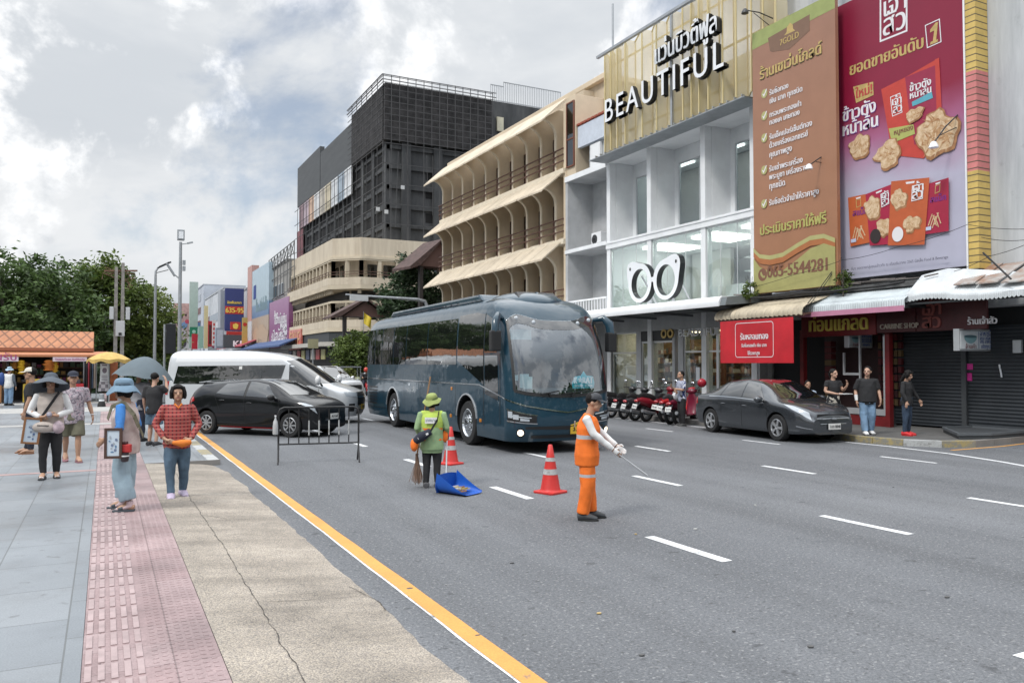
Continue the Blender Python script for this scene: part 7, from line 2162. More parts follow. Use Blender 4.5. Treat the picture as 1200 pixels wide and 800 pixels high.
 fr_,re_=G(548,521),G(466,500)
 yaw=math.atan2(fr_.y-re_.y,fr_.x-re_.x)+R(1.2)
 t_.rotation_euler=(0,0,yaw)
 off=Matrix.Rotation(yaw,3,'Z')@Vector((0,-1.22,0));t_.location=(fr_.x-off.x,fr_.y-off.y,0)
 return t_
bus()
def pickup():
 t_=thing('pickup','silver pickup truck half hidden behind the nose of the van','pickup')
 wb=3.0;x0,x1=-wb-1.1,.95
 L=Loft(top=[(x0,1.02),(-2.3,1.06),(-2.25,1.5),(-2.0,1.72),(-1.2,1.76),(-.9,1.70),(-.25,1.28),(0,1.16),(.5,1.10),(.8,.98),(x1,.8)],ytop=[(x0,.72),(-2.0,.62),(-.9,.62),(-.1,.74),(.5,.74),(x1,.6)],zb=[(x0,.98),(-2.2,1.1),(-.4,1.08),(.2,1.02),(x1,.68)],yb=[(x0,.80),(-2,.86),(.2,.86),(x1,.66)],ym=[(x0,.82),(-2,.90),(.2,.90),(x1,.72)],zm=[(x0,.75),(x1,.62)],zs=[(x0,.5),(-2,.38),(x1,.38)],ys=[(x0,.78),(-1,.84),(x1,.68)],x0=x0,x1=x1)
 L.body('body','silver_paint',t_,(-wb,0),.42)
 for sd_ in(1,-1):
  L.patch('window','tint_glass',t_,[(-2.0,2.93),(-.45,2.93)],[(-1.95,2.15),(-.92,2.15)],side=sd_)
  L.patch('headlight','lamp_clear',t_,[(.55,3.2),(.85,3.5)],[(.50,2.8),(.80,2.6)],8,5,.006,sd_)
  mirror_pod(t_,L.S(-.45,2.93*sd_)+Vector((.03,sd_*.17,.05)),sd_,'chrome',1.3)
  for x in(-wb,0):wheel(t_,x,sd_*.77,.37,.24,sd_,n_sp=6)
 L.patch('windscreen','tint_glass',t_,[(-.95,-1.86),(-1.0,0),(-.95,1.86)],[(-.18,-1.9),(-.06,0),(-.18,1.9)],20,8)
 MB().box(x1-.04,x1+.03,-.5,.5,.62,.84).build('grille','black_trim',t_,bevel=.02)
 MB().box(x1-.08,x1+.06,-.7,.7,.40,.58).build('bumper','silver_paint',t_,bevel=.03)
 p=G(413,471);t_.location=(p.x-.3,p.y+.9,0);t_.rotation_euler=(0,0,R(-68))
 return t_
pickup()
def scooter(label,col,loc,yaw,lean=0.0,plate_txt='กข 21',big=1.0,cls='scooter',group='scooters parked along the kerb',seat_c=(.012,.012,.013)):
 t_=thing('motor_scooter',label,cls,loc,yaw,group)
 pc=paint(col,.25,.05)if not isinstance(col,str)else col
 ln=Matrix.Rotation(R(lean),4,'X')
 T=lambda mb:[setattr(mb,'v',[tuple(ln@Vector(v))for v in mb.v]),mb][1]
 r=.27*big
 for x in(0,1.24*big):
  m=Matrix.Translation((x,0,r))@Matrix.Rotation(R(90),4,'X')
  w=MB();w.lathe([(r*.66,-.05),(r*.9,-.055),(r,-.02),(r,.02),(r*.9,.055),(r*.66,.05),(r*.66,-.05)],24,m,cap=False)
  wo=T(w).build('wheel','tyre',t_,smooth=45)
  w=MB();w.lathe([(r*.66,.04),(r*.6,.045),(r*.58,-.045),(r*.66,-.04)],24,m,cap=False);w.lathe([(.05,-.06),(.05,.06)],12,m)
  for k in range(5):
   a=2*math.pi*k/5;w.beam(m@Vector((.03*math.cos(a),.03*math.sin(a),0)),m@Vector((r*.62*math.cos(a),r*.62*math.sin(a),0)),.03,.02)
  T(w).build('rim','alloy',wo)
 b=big
 mb=MB();mb.tube([(-.42*b,0,.70*b),(-.30*b,0,.68*b),(.0,0,.60*b),(.25*b,0,.50*b),(.42*b,0,.36*b)],[(.05,.05),(.10,.12),(.13,.16),(.13,.15),(.10,.12)],14)
 mb.tube([(.40*b,0,.30*b),(.60*b,0,.28*b),(.86*b,0,.30*b)],[(.13,.05),(.14,.05),(.12,.05)],12)
 T(mb).build('body',pc,t_,smooth=50)
 mb=MB();mb.tube([(.84*b,0,.28*b),(.96*b,0,.50*b),(1.0*b,0,.74*b),(.97*b,0,.92*b)],[(.15,.05),(.19,.06),(.17,.07),(.10,.06)],12);mb.ball((1.0*b,0,.99*b),(.13,.16,.10),12,8)
 T(mb).build('leg_shield',pc,t_,smooth=50)
 mb=MB();mb.grid(lambda i,j:(1.24*b+(r+.05)*math.cos(R(20+120*i)),(-.07+.14*j),r+(r+.05-.02*abs(j-.5))*math.sin(R(20+120*i))),12,4);T(mb).build('front_fender',pc,t_,smooth=50)
 mb=MB();mb.tube([(-.40*b,0,.77*b),(-.2*b,0,.80*b),(.12*b,0,.74*b),(.34*b,0,.70*b)],[(.03,.08),(.05,.13),(.05,.13),(.03,.09)],12);T(mb).build('seat',paint(seat_c,.6),t_,smooth=50)
 mb=MB();mb.tube([(1.24*b,.0,r),(1.08*b,0,.70*b),(.97*b,0,1.0*b)],.03,8);mb.tube([(.88*b,-.34,1.03*b),(.97*b,-.16,1.05*b),(.98*b,0,1.04*b),(.97*b,.16,1.05*b),(.88*b,.34,1.03*b)],.018,8)
 T(mb).build('handlebar','black_trim',t_,smooth=50)
 for sg in(-1,1):
  mm=MB();mm.tube([(.93*b,sg*.24,1.05*b),(.98*b,sg*.30,1.22*b)],.008,5);o=T(mm).build('mirror_stem','black_trim',t_)
  mm=MB();mm.ball((.97*b,sg*.33,1.25*b),(.02,.07,.05),12,6);T(mm).build('mirror','chrome',o,**S6)
 mb=MB();mb.ball((1.13*b,0,.98*b),(.04,.09,.07),12,8);T(mb).build('headlight','lamp_clear',t_,**S6)
 mb=MB();mb.ball((-.47*b,0,.66*b),(.05,.09,.05),12,8);T(mb).build('tail_light','lamp_red',t_,**S6)
 mb=MB();mb.tube([(-.35*b,0,.62*b),(-.50*b,0,.48*b)],[(.07,.03),(.09,.02)],8);T(mb).build('rear_fender','black_trim',t_,smooth=50)
 mb=MB();mb.tube([(.25*b,-.14,.28*b),(0,-.16,.30*b),(-.35*b,-.17,.38*b)],[.03,.05,.055],10);T(mb).build('exhaust','steel',t_,smooth=50)
 mb=MB();mb.box(-.1*b,.3*b,-.10,.10,.22*b,.42*b);T(mb).build('engine','dark_metal',t_,bevel=.03)
 rot=ln@Matrix.Translation((-.53*b,0,.50*b))@Matrix.Rotation(R(-90),4,'Z')@Matrix.Rotation(R(-20),4,'X')
 plate(t_,plate_txt,(0,0,0),.20,.15,'plate_white',rot)
 mb=MB();mb.beam((.35*b,.08,.30*b),(.30*b,.22,.0),.02);T(mb).build('kick_stand','dark_metal',t_)
 return t_
p=G(731,491);scooter('black motor scooter half hidden behind the coach mirror',(.012,.012,.014),(p.x,p.y,0),R(12),4,'2กย',.98)
p=G(722,490);scooter('black motor scooter nearest the coach in the parked row',(.02,.02,.022),(p.x,p.y+.3,0),R(10),3,'6กต')
p=G(771,495);scooter('wine red motor scooter parked between the dark red and the bright red one',(.16,.012,.02),(p.x+.3,p.y+.1,0),R(16),5,'9กพ',1.02)
p=G(744,493);scooter('dark grey motor scooter beside the black one',(.03,.032,.036),(p.x,p.y,0),R(6),4,'5ขค')
p=G(757,494);scooter('dark red motor scooter with a chrome handlebar mirror',(.20,.012,.022),(p.x,p.y,0),R(8),5,'8กจ',1.05)
p=G(785,497);scooter('bright red motor scooter with a white plate near the striped shirt',(.42,.018,.022),(p.x,p.y,0),R(14),5,'1กม',1.05,seat_c=(.05,.05,.055))
p=G(808,499);scooter('maroon motor scooter tucked behind the rear of the grey sedan',(.14,.012,.03),(p.x-.15,p.y+.35,0),R(22),-4,'3กก',1.02)
def helmet(label,p,col):
 t_=thing('helmet',label,'helmet',p)
 mb=MB();mb.ball((0,0,.12),(.15,.125,.14),16,10);mb.build('shell',paint(col,.2),t_,**S6)
 mb=MB();mb.grid(lambda i,j:(.155*math.cos(R(-65+130*i)),.13*math.sin(R(-65+130*i)),.06+.10*j),10,4);mb.build('visor','tint_glass',t_,**S6)
mar=[o for o in bpy.data.objects if str(o.get('label','')).startswith('maroon motor')][0];q=wmat(mar)@Vector((.95,-.31,1.16));helmet('glossy red helmet on the maroon scooter beside the striped shirt man',q,(.32,.015,.03))
q=wmat(mar)@Vector((-.1,0,.76));helmet('white helmet resting on the maroon scooter seat',q,(.6,.6,.62))
p=G(424,463.5);far_bike=scooter('red and black motorbike coming up behind the coach',(.30,.012,.015),(p.x+.3,p.y,0),R(-95),0,'7กบ',1.05,'motorbike',None)
def tuktuk():
 t_=thing('three_wheeler','three wheeled taxi with a grey canopy behind the pickup','taxi')
 mb=MB();mb.box(-1.0,1.0,-.62,.62,1.62,1.70);mb.build('canopy',paint((.12,.13,.14)),t_,bevel=.03)
 mb=MB()
 for x in(-.9,.9):
  for y in(-.55,.55):MB().beam((x,y,.5),(x,y,1.62),.05).build('post','chrome',t_)
 MB().prism([(-1.05,.35),(.5,.35),(.55,.8),(-.2,.85),(-1.05,.95)],lambda u,v,d:(u,d,v),-.6,.6).build('body',paint((.05,.07,.06),.3),t_,bevel=.03)
 MB().prism([(.9,.35),(1.15,.45),(1.1,1.0),(.95,1.05)],lambda u,v,d:(u,d,v),-.5,.5).build('front_panel',paint((.34,.36,.24),.4),t_,bevel=.04)
 MB().box(1.12,1.17,-.2,.2,.55,.75).build('badge',paint((.5,.15,.1)),t_,bevel=.01)
 MB().box(-.7,-.1,-.5,.5,.8,.95).build('seat','black_trim',t_,bevel=.03)
 for y in(-.5,.5):wheel(t_,-.7,y,.24,.12,1 if y>0 else -1)
 wheel(t_,.95,0,.24,.12,1)
 for y in(-.35,.35):MB().ball((1.14,y,.85),(.04,.08,.08),10,6).build('headlight','lamp_clear',t_,**S6)
 p=G(420,461);t_.location=(p.x-.2,p.y+1.2,0);t_.rotation_euler=(0,0,R(-100))
tuktuk()
# ================================================================== PEOPLE
mat('skin',(.40,.235,.155),.55,var=.06,scale=9)
mat('skin_pale',(.46,.28,.20),.55,var=.06,scale=9)
mat('feature',(.09,.05,.04),.6);mat('lip',(.30,.10,.09),.5);mat('eye_white',(.5,.48,.45),.4)
mat('hair_black',(.010,.009,.009),.7,var=.3,scale=20,spec=.2)
def cloth(name,col,var=.10,sc_=5.0):
 return mat(name,col,.85,var=var,scale=sc_,bump=.25,bscale=9)
def wrinkle(o,amp,seed,f=8.0):
 me=o.data;n=len(me.vertices);co=[0.0]*(3*n);nr=[0.0]*(3*n)
 me.vertices.foreach_get('co',co);me.vertices.foreach_get('normal',nr)
 for i in range(0,3*n,3):
  p=Vector((co[i]*f,co[i+1]*f,co[i+2]*f*.6));k=amp*(mnoise.noise(p+Vector((seed,0,0)))+.5*mnoise.noise(p*2.3+Vector((0,seed,0))))
  co[i]+=nr[i]*k;co[i+1]+=nr[i+1]*k;co[i+2]+=nr[i+2]*k
 me.vertices.foreach_set('co',co);me.update()
class Person:
 def __init__(s,label,loc,face,H,pose=None,skin='skin',vox=.012,group=None,look=(0,0),female=False,girth=1.0):
  s.t=thing('person',label,'person',loc,R(face-90),group);s.H=H;s.vox=vox;s.skin=skin;s.g=girth;s.female=female
  sw=.105 if female else .118
  J=dict(pel=(0,0,.51),waist=(0,.0,.60),chest=(0,.005,.72),neckb=(0,-.008,.825),neck=(0,.004,.865),head=(0,.018,.925))
  for q,sg in(('R',1),('L',-1)):
   J.update({'hip'+q:(sg*.052,0,.50),'knee'+q:(sg*.058,.006,.275),'ank'+q:(sg*.06,-.012,.045),'toe'+q:(sg*.07,.09,.016),'sho'+q:(sg*sw,-.004,.805),'elb'+q:(sg*(sw+.035),-.015,.635),'wri'+q:(sg*(sw+.05),.03,.495),'tip'+q:(sg*(sw+.05),.045,.41)})
  J.update(pose or{})
  s.J={k:Vector(v)*H for k,v in J.items()}
  s.lookv=look
  s.rz=R(look[0])
  s.body()
 def w(s,p):
  0
  return wmat(s.t)@(Vector(p)*s.H)
 def wj(s,k):return wmat(s.t)@s.J[k]
 def limb(s,mb,a,b,c,ra,rb,rc,n=12):
  a,b,c=s.J[a],s.J[b],s.J[c];H=s.H
  m1,m2=a.lerp(b,.5),b.lerp(c,.35)
  mb.tube([a,m1,a.lerp(b,.93),b.lerp(c,.07),m2,c],[ra*H,(ra*.55+rb*.5)*H,rb*H,rb*H,(rb*1.06+rc*.02)*H,rc*H],n)
 def torso(s,mb,k=1.0,z0=None,low=0.0,top=True):
  H,J,g=s.H,s.J,s.g
  hipw=.098 if s.female else .092
  P=[J['pel']+Vector((0,0,-(.035+low)*H)),J['pel'],J['waist'],J['chest'],J['chest'].lerp(J['neckb'],.6),J['neckb']+Vector((0,0,-.012*H))]
  rad=[(hipw*.96*g,.068*g),(hipw*1.02*g,.072*g),(.083*g,.062*g),(.098*g,.068*g),(.098,.058),(.055,.042)]
  mb.tube(P,[(a*H*k,b*H*k)for a,b in rad],18)
 def headm(s):return Matrix.Translation(s.J['head'])@Matrix.Rotation(s.rz,4,'Z')@Matrix.Rotation(R(s.lookv[1]),4,'X')
 def body(s):
  H,J=s.H,s.J;mb=MB();s.torso(mb,.93)
  mb.tube([J['neckb']+Vector((0,0,-.02*H)),J['neck'],J['head']+Vector((0,-.006*H,-.02*H))],[(.036*H,.034*H),(.031*H,.032*H),(.034*H,.036*H)],12)
  m=s.headm();h=H
  mb.ball(m@Vector((0,-.004*h,.014*h)),(.047*h,.056*h,.058*h),18,12,m.to_3x3())
  mb.ball(m@Vector((0,.012*h,-.030*h)),(.037*h,.042*h,.036*h),16,10,m.to_3x3())
  mb.tube([m@Vector((0,.050*h,.010*h)),m@Vector((0,.062*h,-.010*h)),m@Vector((0,.054*h,-.018*h))],[.006*h,.011*h,.010*h],8)
  mb.ball(m@Vector((0,.047*h,-.035*h)),(.017*h,.010*h,.009*h),8,6);mb.ball(m@Vector((0,.046*h,-.054*h)),(.013*h,.010*h,.010*h),8,6)
  for sg in(-1,1):
   mb.ball(m@Vector((sg*.048*h,-.006*h,-.006*h)),(.007*h,.013*h,.019*h),8,6)
   mb.ball(m@Vector((sg*.020*h,.046*h,.012*h)),(.016*h,.008*h,.006*h),8,6)
  for q,sg in(('R',1),('L',-1)):
   s.limb(mb,'sho'+q,'elb'+q,'wri'+q,.030,.023,.016)
   s.limb(mb,'hip'+q,'knee'+q,'ank'+q,.049,.030,.020)
   s.hand(mb,q,sg)
   a,t=J['ank'+q],J['toe'+q];d=(t-a);d.z=0;d.normalize()
   mb.tube([a-d*.035*H+Vector((0,0,-.02*H)),a+d*.02*H+Vector((0,0,-.008*H)),t.lerp(a,.3)+Vector((0,0,.006*H)),t],[(.022*H,.022*H),(.025*H,.028*H),(.027*H,.017*H),(.020*H,.010*H)],10)
  mi=m.inverted()
  def pf(c):
   p=mi@c
   x,y,z=abs(p.x)/h,p.y/h,p.z/h
   if y>.03:
    if abs(x-.020)<.0115 and abs(z-.0035)<.0032:return 1
    if abs(x-.021)<.014 and abs(z-.0155)<.0024:return 1
    if x<.016 and abs(z+.036)<.005:return 2
   return 0
  s.bodyo=fuse(mb,'body',[s.skin,'feature','lip'],s.t,s.vox*.75,3,pf)
 def hand(s,mb,q,sg):
  H,J=s.H,s.J;w,t=J['wri'+q],J['tip'+q];L=.105*H;d=(t-w).normalized()
  side=d.cross(Vector((1,0,0))if abs(d.x)<.8 else Vector((0,1,0))).normalized();nrm=side.cross(d)
  if side.y<0:side=-side
  if nrm.x*sg>0:nrm=-nrm
  c=w+d*L*.5
  mb.tube([w-d*.01*H,w+d*L*.25,c],[(.013*H,)*2,(.012*H,.021*H)if abs(side.y)>.5 else(.021*H,.012*H),(.011*H,.022*H)if abs(side.y)>.5 else(.022*H,.011*H)],10)
  for k,(o,l)in enumerate(((-1.5,.40),(-.5,.48),(.5,.46),(1.5,.36))):
   b=c+side*o*.0105*H;l*=L
   mb.tube([b-d*.01*H,b+d*l*.5+nrm*l*.10,b+d*l*.85+nrm*l*.38,b+d*l*.95+nrm*l*.62],[.0062*H,.006*H,.0052*H,.0045*H],7)
  b=w+d*L*.18+side*.016*H
  mb.tube([b,b+(d*.6+side*.7)*L*.22+nrm*.008*H,b+(d+side*.35)*L*.36+nrm*.018*H],[.0075*H,.0068*H,.005*H],7)
 def finish(s,mb,name,m,amp=.006,sm=3,f=8.0,pf=None,vox=None):
  o=fuse(mb,name,m,s.t,vox or s.vox,sm,pf);wrinkle(o,amp*s.H/1.6,len(name)*3.7+s.H*7,f);return o
 def top(s,m,sleeve=1.0,k=1.12,low=.03,name='shirt',loose=0.0,amp=.010,pf=None):
  mb=MB();H,J=s.H,s.J;s.torso(mb,k,low=low)
  if loose:mb.tube([J['chest'],J['waist'],J['pel']+Vector((0,0,-low*H))],[(.10*H*k,.07*H*k),((.095+loose)*H*k,(.07+loose)*H*k),((.10+loose)*H*k,(.075+loose)*H*k)],18)
  for q in 'RL':
   a,b,c=J['sho'+q],J['elb'+q],J['wri'+q]
   a0=a+(a-b).normalized()*.016*H+Vector((0,0,-.004*H))
   if sleeve>.6:mb.tube([a0,a,a.lerp(b,.5),b,b.lerp(c,.4),b.lerp(c,.95 if sleeve>=1 else .35)],[.020*H,.038*H,.037*H,.032*H,.029*H,.024*H],12)
   elif sleeve:mb.tube([a0,a,a.lerp(b,.5),a.lerp(b,sleeve*1.5)],[.020*H,.038*H,.041*H,.040*H],12)
   mb.tube([J['neckb']+Vector((0,0,-.035*H)),a+Vector((0,0,-.008*H))],[.040*H,.032*H],10)
  return s.finish(mb,name,m,amp,pf=pf)
 def vest(s,m,k=1.2,low=.03,name='vest',pf=None,loose=.01):
  mb=MB();H,J=s.H,s.J;s.torso(mb,k,low=low)
  for q in 'RL':mb.tube([J['neckb']+Vector((0,0,-.03*H)),J['sho'+q]+Vector((0,0,-.004*H))],[.040*H,.036*H],10)
  if loose:mb.tube([J['chest'],J['waist'],J['pel']+Vector((0,0,-low*H))],[(.11*H,.078*H),((.105+loose)*H,(.08+loose)*H),((.112+loose)*H,(.085+loose)*H)],18)
  return s.finish(mb,name,m,.004,pf=pf)
 def pants(s,m,length=1.0,k=1.0,flare=1.0,name='trousers',amp=.012,pf=None):
  mb=MB();H,J=s.H,s.J;g=s.g
  P=J['pel'];mb.tube([P+Vector((0,0,.075*H)),P+Vector((0,0,.02*H)),P+Vector((0,0,-.04*H)),P+Vector((0,0,-.075*H))],[(.090*H*g,.068*H*g),(.102*H*g,.078*H*g),(.104*H*g,.080*H*g),(.08*H*g,.062*H*g)],18)
  for q in 'RL':
   a,b,c=J['hip'+q],J['knee'+q],J['ank'+q]
   if length>.6:
    e=b.lerp(c,(length-.5)*2*.97)
    mb.tube([a,a.lerp(b,.5),b,b.lerp(c,.4),e],[.062*H*k,.056*H*k,.046*H*k*(.5+.5*flare),.040*H*k*flare,.035*H*k*flare],14)
   else :mb.tube([a,a.lerp(b,.5),a.lerp(b,length*2)],[.064*H*k,.060*H*k,.056*H*k*flare],14)
  return s.finish(mb,name,m,amp,pf=pf)
 def shoes(s,m,sole=None,kind='shoe',sock=None):
  H,J=s.H,s.J
  for q in 'RL':
   a,t=J['ank'+q],J['toe'+q];d=t-a;d.z=0;d.normalize();base=min(a.z-.04*H,t.z-.012*H)
   tz=Vector((0,0,t.z-.014*H));az=Vector((0,0,a.z-.042*H))
   A,T=Vector((a.x,a.y,0))+az,Vector((t.x,t.y,0))+tz
   mb=MB()
   if kind=='shoe':
    mb.tube([A-d*.042*H+Vector((0,0,.024*H)),A+Vector((0,0,.03*H)),A.lerp(T,.55)+Vector((0,0,.024*H)),T+d*.012*H+Vector((0,0,.014*H))],[(.031*H,.032*H),(.036*H,.040*H),(.036*H,.027*H),(.026*H,.016*H)],12)
   else :
    mb.tube([A.lerp(T,.45)+Vector((0,0,.026*H)),A.lerp(T,.8)+Vector((0,0,.020*H))],[(.032*H,.020*H),(.031*H,.017*H)],12)
   up=Vector((0,0,1));x_=d.cross(up)
   o=s.finish(mb,'shoe' if kind=='shoe' else 'sandal',m,.001,2,vox=.008)
   pts=[(-.036,-.024),(-.036,.024),(.0,.029),(.06,.031),(.10,.028),(.122,.012),(.122,-.012),(.10,-.028),(.06,-.031),(0,-.029)]
   MB().prism(pts,lambda u,v,dd:A+d*u*H+x_*v*H+(T-A-Vector(((T-A).x,(T-A).y,0)))*max(0,min(1,u/.1))+up*dd,-.004*H,.012*H).build('sole',sole or m,o,bevel=.004)
   if sock:
    sb=MB();sb.tube([a+Vector((0,0,.035*H)),a+Vector((0,0,-.005*H)),A.lerp(T,.35)+Vector((0,0,.026*H)),T+Vector((0,0,.016*H))],[.027*H,.029*H,(.028*H,.020*H),(.022*H,.012*H)],12);s.finish(sb,'sock',sock,.001,2,vox=.009)
 def hair(s,m='hair_black',kind='short'):
  H=s.H;mb=MB();M_=s.headm();B=lambda p,r:mb.ball(M_@(Vector(p)*H),tuple(x*H for x in r),16,10,M_.to_3x3())
  B((0,-.015,.028),(.055,.057,.056))
  if kind in('bob','long'):
   for sg in(-1,1):mb.tube([M_@Vector((sg*.034*H,.006*H,.058*H)),M_@Vector((sg*.054*H,.012*H,.01*H)),M_@Vector((sg*.055*H,.004*H,-.045*H))],[.022*H,(.019*H,.030*H),(.015*H,.027*H)],10)
   B((0,-.03,-.01),(.054,.040,.058))
   mb.tube([M_@Vector((-.034*H,.036*H,.058*H)),M_@Vector((0,.046*H,.058*H)),M_@Vector((.036*H,.034*H,.056*H))],.014*H,8)
  if kind=='long':mb.tube([M_@Vector((0,-.04*H,.0)),s.J['neckb']+Vector((0,-.055*H,.01*H)),s.J['chest']+Vector((0,-.075*H,.02*H))],[(.055*H,.035*H),(.06*H,.03*H),(.04*H,.02*H)],12)
  if kind=='pony':mb.tube([M_@Vector((0,-.06*H,.03*H)),M_@Vector((0,-.085*H,-.01*H)),M_@Vector((0,-.07*H,-.07*H))],[.016*H,.02*H,.01*H],10)
  return s.finish(mb,'hair',m,.004,2,22,vox=.009)
 def hat(s,m,brim=.11,crown=.058,droop=.02,tilt=(0,0),name='hat',band=None,flap=False):
  H=s.H;M_=s.headm()@Matrix.Translation((0,-.004*H,.038*H))@Matrix.Rotation(R(tilt[0]),4,'X')@Matrix.Rotation(R(tilt[1]),4,'Y')
  mb=MB();c=crown*H;b=brim*H
  def f(i,j):
   a=2*math.pi*i
   if j<.5:
    q=j/.5;r=c*(1.06*math.sin(q*math.pi/2)**.7);z=.058*H*(1-q**2.6)
   else :
    q=(j-.5)/.5;r=c*1.06+(b-c)*q;z=-droop*H*q**1.3+.012*H*q*math.sin(2*a+1)+.008*H*q*math.sin(5*a)
   return M_@Vector((r*math.cos(a)*.94,r*math.sin(a)*1.06,z))
  mb.grid(f,36,14);n=len(mb.v);mb.grid(lambda i,j:f(i,j)+M_.to_3x3()@Vector((0,0,-.006)),36,14,flip=True)
  o=mb.build(name,m,s.t,smooth=60,weld=1e-5,**NR)
  if band:MB().lathe([(c*1.03,.004*H),(c*1.09,.005*H),(c*1.03,.020*H)],24,M_).build('hat_band',band,o,smooth=50)
  return o
 def cap(s,m,name='cap'):
  H=s.H;M_=s.headm()@Matrix.Translation((0,-.002*H,.03*H));mb=MB()
  mb.grid(lambda i,j:M_@Vector((.056*H*math.sin(j*1.57)**.8*math.cos(6.2832*i),.064*H*math.sin(j*1.57)**.8*math.sin(6.2832*i),.052*H*math.cos(j*1.57))),24,8)
  mb.grid(lambda i,j:M_@Vector((.052*H*math.cos(R(20+140*i))*(1-.15*j),.060*H*math.sin(R(20+140*i))+.06*H*j*math.sin(R(20+140*i))**.6,.004*H-.012*H*j)),12,4)
  return mb.build(name,m,s.t,smooth=60,**NR)
def local(o_name,label,cat,p,rz=0.0):return thing(o_name,label,cat,p,rz)
def strap(mb,pts,w=.035,t=.006):
 pts=[Vector(p)for p in pts]
 for a,b in zip(pts,pts[1:]):mb.beam(a,b,w,t,up=(b-a).cross(Vector((0,0,1)))if abs((b-a).normalized().z)<.95 else(0,1,0))
 return mb
def picture_frame(label,p,rz,w,h,wood,tint):
 t_=thing('picture_frame',label,'picture frame',p,rz)
 for x0,x1,z0,z1 in((-w/2,-w/2+.03,0,h),(w/2-.03,w/2,0,h),(-w/2+.03,w/2-.03,0,.03),(-w/2+.03,w/2-.03,h-.03,h)):MB().box(x0,x1,-.015,.015,z0,z1).build('moulding',wood,t_,bevel=.004)
 MB().box(-w/2+.03,w/2-.03,-.004,.004,.03,h-.03).build('mount',paint((.52,.60,.68)),t_)
 fn=lambda u,v,d:(u,-.004-d,v);rr=random.Random(int(w*1000+h*77));mb=MB()
 for i in range(9):
  mb.slot(i%3);u,v=rr.uniform(-w*.2,w*.2),h*(.2+.06*i+rr.uniform(-.02,.02));flat_poly(mb,blob(u,v,w*rr.uniform(.05,.13),h*rr.uniform(.025,.06),i,12),fn,.002+i*.0006)
 mb.build('print',[paint(tint),paint((.16,.20,.30)),paint((.35,.38,.42))],t_,**NR)
 return t_
def camera_angle(x,y,off=0):return math.degrees(math.atan2(-y,-x))+off
cloth('c_white',(.66,.66,.66));cloth('c_beige',(.47,.41,.37));cloth('c_black',(.018,.018,.02));cloth('c_slate',(.075,.09,.11));cloth('c_denim',(.075,.125,.18),.25);cloth('c_jeans',(.17,.27,.40),.25);cloth('c_pale',(.27,.36,.42));cloth('c_blue',(.05,.20,.52))
cloth('c_olive',(.13,.125,.085));cloth('c_grey',(.30,.30,.32));cloth('c_hatblue',(.15,.23,.31));cloth('c_orange',(.80,.17,.02));cloth('c_lime',(.42,.55,.10));cloth('c_green',(.26,.38,.20));cloth('c_hatgreen',(.26,.31,.10));cloth('c_cream',(.58,.54,.47));cloth('c_navy',(.02,.024,.04));cloth('c_red',(.45,.03,.03));cloth('c_pouch',(.70,.20,.03))
def check_cloth(name,cols,sx,sz,w):
 t,b,N,L,tc_,noise,scaled,ramp,mix,bump=node_mat(name)
 def wave(ax,s):n=N('ShaderNodeTexWave');n.bands_direction=ax;n.inputs['Scale'].default_value=s;n.inputs['Distortion'].default_value=.6;L(tc_.outputs['Object'],n.inputs['Vector']);return ramp(n.outputs['Fac'],[(w,0.0),(w+.12,1.0)])
 c=cols[0]
 if sx:c=mix(wave('X',sx),c,cols[1])
 if sz:c=mix(wave('Z',sz),c,cols[2])
 c=mix(1.0,c,ramp(noise(5,5),[(.3,.8),(.7,1.15)]),'MULTIPLY');L(c,b.inputs['Base Color']);b.inputs['Roughness'].default_value=.85
check_cloth('c_plaid',((.33,.045,.042),(.13,.022,.025),(.40,.12,.10)),6.5,6.5,.6)
check_cloth('c_stripes',((.58,.60,.66),(.03,.05,.16),(0,0,0)),9,0,.5)
t,b,N,L,tc_,noise,scaled,ramp,mix,bump=node_mat('c_print');L(ramp(noise(22,3,.6),[(.42,(.17,.14,.17)),(.52,(.44,.41,.44)),(.62,(.36,.24,.28))]),b.inputs['Base Color']);b.inputs['Roughness'].default_value=.85
g=G(58,560,.1)
p=Person('person in a wide dark hat, white sleeves and beige vest walking towards the camera',g,camera_angle(g.x,g.y,-4),1.60,dict(kneeR=(.055,.03,.275),ankR=(.05,.04,.048),toeR=(.06,.14,.018),ankL=(-.055,-.03,.045),toeL=(-.07,.07,.014),elbR=(.175,.0,.645),wriR=(.07,.105,.60),tipR=(.0,.14,.615),elbL=(-.17,.0,.645),wriL=(-.065,.11,.61),tipL=(.01,.135,.62)),female=True)
p.top('c_white',1.0,1.1);p.pants('c_black',1.0,.95);p.shoes(paint((.03,.032,.036)),kind='sandal',sock=paint((.55,.55,.57)));p.hair(kind='bob')
p.vest('c_beige',1.22,.02);p.hat('c_slate',.172,.062,.085,(20,0),band=paint((.05,.06,.07)))
h=p
t_=thing('shoulder_bag','beige waist bag on a black strap across the white sleeved walker','bag',p.w((.02,.1,.48)))
mb=MB();strap(mb,[p.w(q)for q in((-.075,.06,.835),(-.03,.10,.76),(.03,.112,.66),(.09,.10,.56))],.04);mb.build('strap','c_black',t_,**WT)
mb=MB();mb.ball(p.w((.05,.115,.505)),(.155,.07,.085),16,10);mb.build('pouch','c_beige',t_,world=True,**S6)
mb=MB();mb.ball(p.w((-.075,.115,.50)),(.085,.06,.10),14,8);mb.build('side_pouch',mat('pinkbag',(.42,.33,.36),.8,var=.3,scale=12),t_,world=True,**S6)
mb=MB();strap(mb,[p.w((0,.16,.52)),p.w((.10,.155,.525))],.012);mb.build('zip','c_black',t_,**WT)
q=PY(34.5,520,p.w((0,.05,0)).y-.12);picture_frame('brown framed photo print hanging at the arm of the wide hatted walker',(q.x,q.y,q.z),R(12),.24,.40,paint((.26,.12,.05)),(.10,.16,.30)).rotation_euler.y=R(7)
